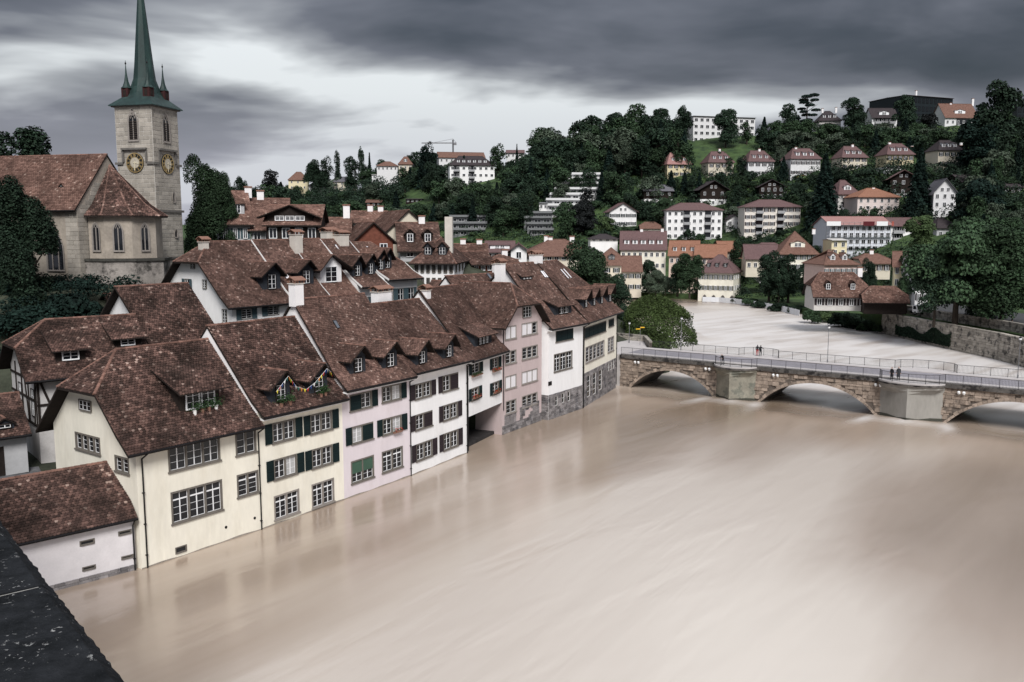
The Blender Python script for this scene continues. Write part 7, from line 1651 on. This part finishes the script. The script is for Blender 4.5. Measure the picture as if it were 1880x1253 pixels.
undergrowth('hillside_undergrowth', 1500, hill_sample(420, 1900), (1.8, 3.6), LEAF['mid'], .42, 5)
undergrowth('hillside_thicket', 900, hill_sample(420, 1900), (1.5, 3.2), LEAF['dark'], .42, 6)
undergrowth('slope_woodland', 420, hill_sample(405, 800, 20, 22, lambda x: sky_y(x) + 46), (2.6, 5.2), LEAF['dark'], .5, 8, 90, 1.25)
undergrowth('villa_woodland', 520, hill_sample(1180, 1900, 16, 18, lambda x: 440), (2.0, 4.2), LEAF['dark'], .42, 9, 80, 1.0)
undergrowth('far_bank_thicket', 260, lambda rgu: (lambda px, py: (lambda g: g if clear(px, py, py - 7, 9, g.y) else None)(ground(px, py)))(rgu.uniform(1090, 1640), rgu.uniform(478, 556)), (1.2, 2.6), LEAF['dark'], .3, 10, 90, .5)
undergrowth('church_bank_undergrowth', 300, lambda rgu: (lambda x, y: (x, y, left_z(x, y)))(rgu.uniform(-72, -41), rgu.uniform(79, 96)), (.6, 1.3), LEAF['fir'], .14, 7, 110)

# ================================================================== river walls, fence, street and vehicles on the far bank
LWALL = mat('river_wall_stone', (.34, .31, .27), var=.3, scale=1.0, objr=.22, island=.2, bump=.4, bscale=6, col2=(.075, .072, .068), c2pos=(.52, .62))
def wall_run(name, label, pts, z0, z1, th, m, stones=True, seed=5, ch=.5, ln=.9, lim=300, cap=True):
    r_ = empty(name, (*pts[0], 0)); tag(r_, label, 'wall'); o0 = Vector((pts[0][0], pts[0][1], 0)); nseg = len(pts) - 1
    for i, (a, b) in enumerate(zip(pts, pts[1:])):
        a = Vector((*a, 0)) - o0; b = Vector((*b, 0)) - o0; d = (b - a); L = d.length; d.normalize(); n_ = Vector((d.y, -d.x, 0))
        MB().slab([a, b, b - n_ * th, a - n_ * th], (0, 0, z1)).build('wall_core', RUBJ, r_).location.z = 0
        if stones: lay_stones(r_, lambda u, z, a=a, d=d, n_=n_: (a + d * u + Vector((0, 0, z)), d, n_), 0, L, z0, z1, ch, ln, m, limit=lim // nseg, seed=seed + i, out=.06, rough=.25, gap=.04)
        if cap: MB().slab([a + n_ * .12 + Vector((0, 0, z1)), b + n_ * .12 + Vector((0, 0, z1)), b - n_ * (th + .05) + Vector((0, 0, z1)), a - n_ * (th + .05) + Vector((0, 0, z1))], (0, 0, .22)).build('coping', LWALL, r_)
    return r_
w0, w1, w2, w3 = (P(px, py, 0) for px, py in ((1618, 612), (1700, 632), (1830, 661), (1990, 705)))
wall_run('river_wall', 'tall weathered stone wall rising from the flooded river below the street', [(v.x, v.y) for v in (w0, w1, w2, w3)], -.4, 4.7, .8, LWALL, seed=51)
off = Vector((4.2, 3.6, 0)); wall_run('street_wall', 'upper parapet wall of the street above the river wall', [((v + off).x, (v + off).y) for v in (w0, w1, w2, w3)], 4.6, 6.3, .45, LWALL, seed=61, ch=.45, ln=1.0, lim=160)
ivy = MB(); rgi = random.Random(3); dv = (w2 - w0)
IV = []
for i in range(5200):
    t = rgi.uniform(.14, .62); env = .5 + .4 * math.sin(t * 23) * math.sin(t * 9 + 1); z = .5 + rgi.random() ** .8 * 2.7 * max(.25, env + .35); nn = Vector((dv.y, -dv.x, 0)).normalized(); base = w0.lerp(w1, t / .385) if t < .385 else w1.lerp(w2, (t - .385) / .615)
    IV.append(base + nn * rgi.uniform(.12, .42) + Vector((0, 0, z)))
IV = np.array([tuple(v) for v in IV]); rgn = np.random.default_rng(2); o = put('ivy', leaves_mesh('ivy', IV, np.tile(np.array([[-.55, -.6, .5]]), (len(IV), 1)), .17, rgn, LEAF['dark'])); tag(o, 'dark ivy hanging over the middle of the tall river wall', 'ivy')
# white flood fence along the far bank
FW = mat('white_fence', (.70, .71, .74), var=.06)
fr_ = None; fp = [P(px, py, .6) for px, py in ((1290, 551.5), (1320, 552.5), (1350, 555), (1380, 559), (1410, 564), (1440, 570), (1468, 577))]
fr_ = empty('river_fence', fp[0]); tag(fr_, 'low white board fence along the far bank at the flood line', 'fence')
for a, b in zip(fp, fp[1:]):
    n = max(2, int((b - a).length / 2.4))
    for i in range(n): p, q = a.lerp(b, i / n) - fp[0], a.lerp(b, (i + .96) / n) - fp[0]; d = (q - p).normalized(); nn = Vector((d.y, -d.x, 0)) * .06; MB().slab([p + Vector((0, 0, -.5)), q + Vector((0, 0, -.5)), q + Vector((0, 0, 1.1)), p + Vector((0, 0, 1.1))], nn).build('fence_panel', FW, fr_); MB().bar(p + Vector((0, 0, -1.2)), p + Vector((0, 0, 1.2)), .12, .12).build('post', FW, fr_)
# street behind the wall
a0, a1 = w0 + off * 1.15, w3 + off * 1.15; ASPH = mat('street_asphalt', (.060, .060, .063), var=.15, scale=.8)
mb = MB(); strip = [w0 + off * 1.15, w1 + off * 1.15, w2 + off * 1.15, w3 + off * 1.15]; back = [v + Vector((20, 14, 0)) for v in strip]
for i in range(3): mb.poly([tuple(Vector((v.x, v.y, 5.35))) for v in (strip[i], strip[i + 1], back[i + 1], back[i])])
struct(mb.build('street', ASPH))
def car(label, loc, rz, col):
    r_ = empty('parked_car', loc, rz); tag(r_, label, 'car'); m_ = mat('paint_%d_%d' % (col[0] * 100, col[2] * 100), col, rough=.3, var=.03, spec=.6)
    prof = [(-2.1, .32), (-2.15, .75), (-1.95, .92), (-1.1, 1.0), (-.45, 1.42), (.75, 1.45), (1.55, 1.02), (2.05, .92), (2.15, .6), (2.1, .32)]
    mb = MB(); ys = [(-.84, 1, 0), (-.9, .97, .03), (.9, .97, .03), (.84, 1, 0)]; V = []
    for y, s_, dz in ys: V += [(x * s_, y if z < 1.05 else y * .82, z) for x, z in prof]
    n = len(prof); F = [(k * n + i, k * n + (i + 1) % n, (k + 1) * n + (i + 1) % n, (k + 1) * n + i) for k in range(3) for i in range(n)] + [tuple(range(n - 1, -1, -1)), tuple(range(3 * n, 4 * n))]
    mb.add(V, F); mb.build('body', m_, r_)
    for s_ in (-1, 1): MB().slab([(-1.0, s_ * .80, 1.03), (-.42, s_ * .75, 1.37), (.7, s_ * .75, 1.39), (1.4, s_ * .80, 1.05)], (0, s_ * .06, 0)).build('side_window', GLASS, r_)
    MB().slab([(-1.12, -.66, 1.02), (-1.12, .66, 1.02), (-.5, .62, 1.40), (-.5, -.62, 1.40)], (-.04, 0, .03)).build('rear_window', GLASS, r_); MB().slab([(1.56, -.66, 1.04), (1.56, .66, 1.04), (.8, .62, 1.43), (.8, -.62, 1.43)], (.04, 0, .03)).build('windscreen', GLASS, r_)
    for x in (-1.3, 1.35):
        for s_ in (-1, 1):
            w_ = MB().tube((x, s_ * .72, .32), (x, s_ * .93, .32), .32, n=14).build('wheel', mat('tyre', (.012, .012, .012), var=.1), r_); MB().tube((x, s_ * .93, .32), (x, s_ * .945, .32), .19, n=10).build('rim', METAL_G, w_)
    for s_ in (-1, 1): MB().box(2.04, 2.14, s_ * .6 - .15, s_ * .6 + .15, .68, .82).build('headlight', SASH, r_); MB().box(-2.17, -2.1, s_ * .65 - .12, s_ * .65 + .12, .7, .85).build('tail_light', mat('tail_red', (.3, .01, .01)), r_)
    return r_
c = P(1830, 584, 5.35); car('grey parked hatchback under the chestnut', (c.x, c.y, 5.36), R(170), (.16, .165, .17))
c = P(1808, 566, 5.35); car('dark parked car behind the grey hatchback', (c.x, c.y, 5.36), R(160), (.03, .033, .04))
def truck(label, loc, rz):
    r_ = empty('small_truck', loc, rz); tag(r_, label, 'truck'); m_ = mat('truck_white', (.74, .74, .74), rough=.35, var=.03)
    MB().slab([(.2, -.95, .45), (1.75, -.95, .45), (1.8, -.95, 1.15), (1.35, -.95, 2.0), (.2, -.95, 2.05)], (0, 1.9, 0)).build('cab', m_, r_); MB().slab([(1.80, -.8, 1.2), (1.80, .8, 1.2), (1.42, .78, 1.92), (1.42, -.78, 1.92)], (.03, 0, .02)).build('windscreen', GLASS, r_)
    for s_ in (-1, 1): MB().slab([(.5, s_ * .96, 1.15), (1.5, s_ * .96, 1.15), (1.25, s_ * .96, 1.85), (.5, s_ * .96, 1.85)], (0, s_ * .02, 0)).build('side_window', GLASS, r_); MB().box(1.76, 1.82, s_ * .68 - .16, s_ * .68 + .16, .62, .82).build('headlight', SASH, r_)
    MB().box(-3, .1, -.95, .95, .75, .9).build('load_bed', METAL_G, r_); MB().box(-3, .1, .9, .95, .9, 1.3).build('side_board', METAL_G, r_); MB().box(-3, .1, -.95, -.9, .9, 1.3).build('side_board', METAL_G, r_)
    for x in (-2, 1.1):
        for s_ in (-1, 1): w_ = MB().tube((x, s_ * .7, .36), (x, s_ * .96, .36), .36, n=14).build('wheel', MATS['tyre'], r_); MB().tube((x, s_ * .96, .36), (x, s_ * .975, .36), .2, n=10).build('rim', METAL_G, w_)
c = P(1680, 577, 5.35); truck('white flatbed truck parked beside the brown carport roof', (c.x, c.y, 5.36), R(-75))
c = P(1858, 597, 5.35); person('small distant person walking on the street under the chestnut', (c.x, c.y, 5.36), R(90), (.03, .03, .035), (.02, .02, .025))
# bridge head by the willow: wall, sign, little lamp
a = bpt(0, BRW); b = bpt(-2, BRW + 1)
pv = MB(); q = [bpt(-8, 0, 4.78), bpt(0, 0, 4.78), bpt(0, BRW, 4.78), bpt(-4, BRW + 7, 4.78), bpt(-14, BRW + 8, 4.78)]; pv.slab(q, (0, 0, -6)); struct(pv.build('bridgehead_pavement', WALK))
wall_run('quay_wall', 'curved pale quay wall of the street below the willow', [tuple(bpt(-13, BRW + 8)[:2]), tuple(bpt(-4, BRW + 7)[:2]), tuple(bpt(0.2, BRW + .4)[:2])], 3.6, 5.6, .4, LWALL, seed=71, lim=60)
def signpost():
    p = bpt(on_far(1175, BRW + 2.5), BRW + 2.5); r_ = empty('hiking_signpost', p); tag(r_, 'yellow hiking signpost at the bridge head before the willow', 'signpost'); MB().tube((0, 0, 0), (0, 0, 3.0), .035).build('pole', METAL_G, r_); Y_ = mat('sign_yellow', (.65, .38, .03), var=.05)
    for z, s_ in ((2.75, 1), (2.5, -1)): MB().slab([(0, -.03, z), (s_ * .6, -.03, z), (s_ * .75, -.03, z + .09), (s_ * .6, -.03, z + .18), (0, -.03, z + .18)], (0, .03, 0)).build('sign_arrow', Y_, r_)
signpost()
lamp_post('street_lamp', 'short globe lamp on the stone post at the bridge head', bpt(on_far(1155, BRW + 4), BRW + 4, 4.8), 3.4)
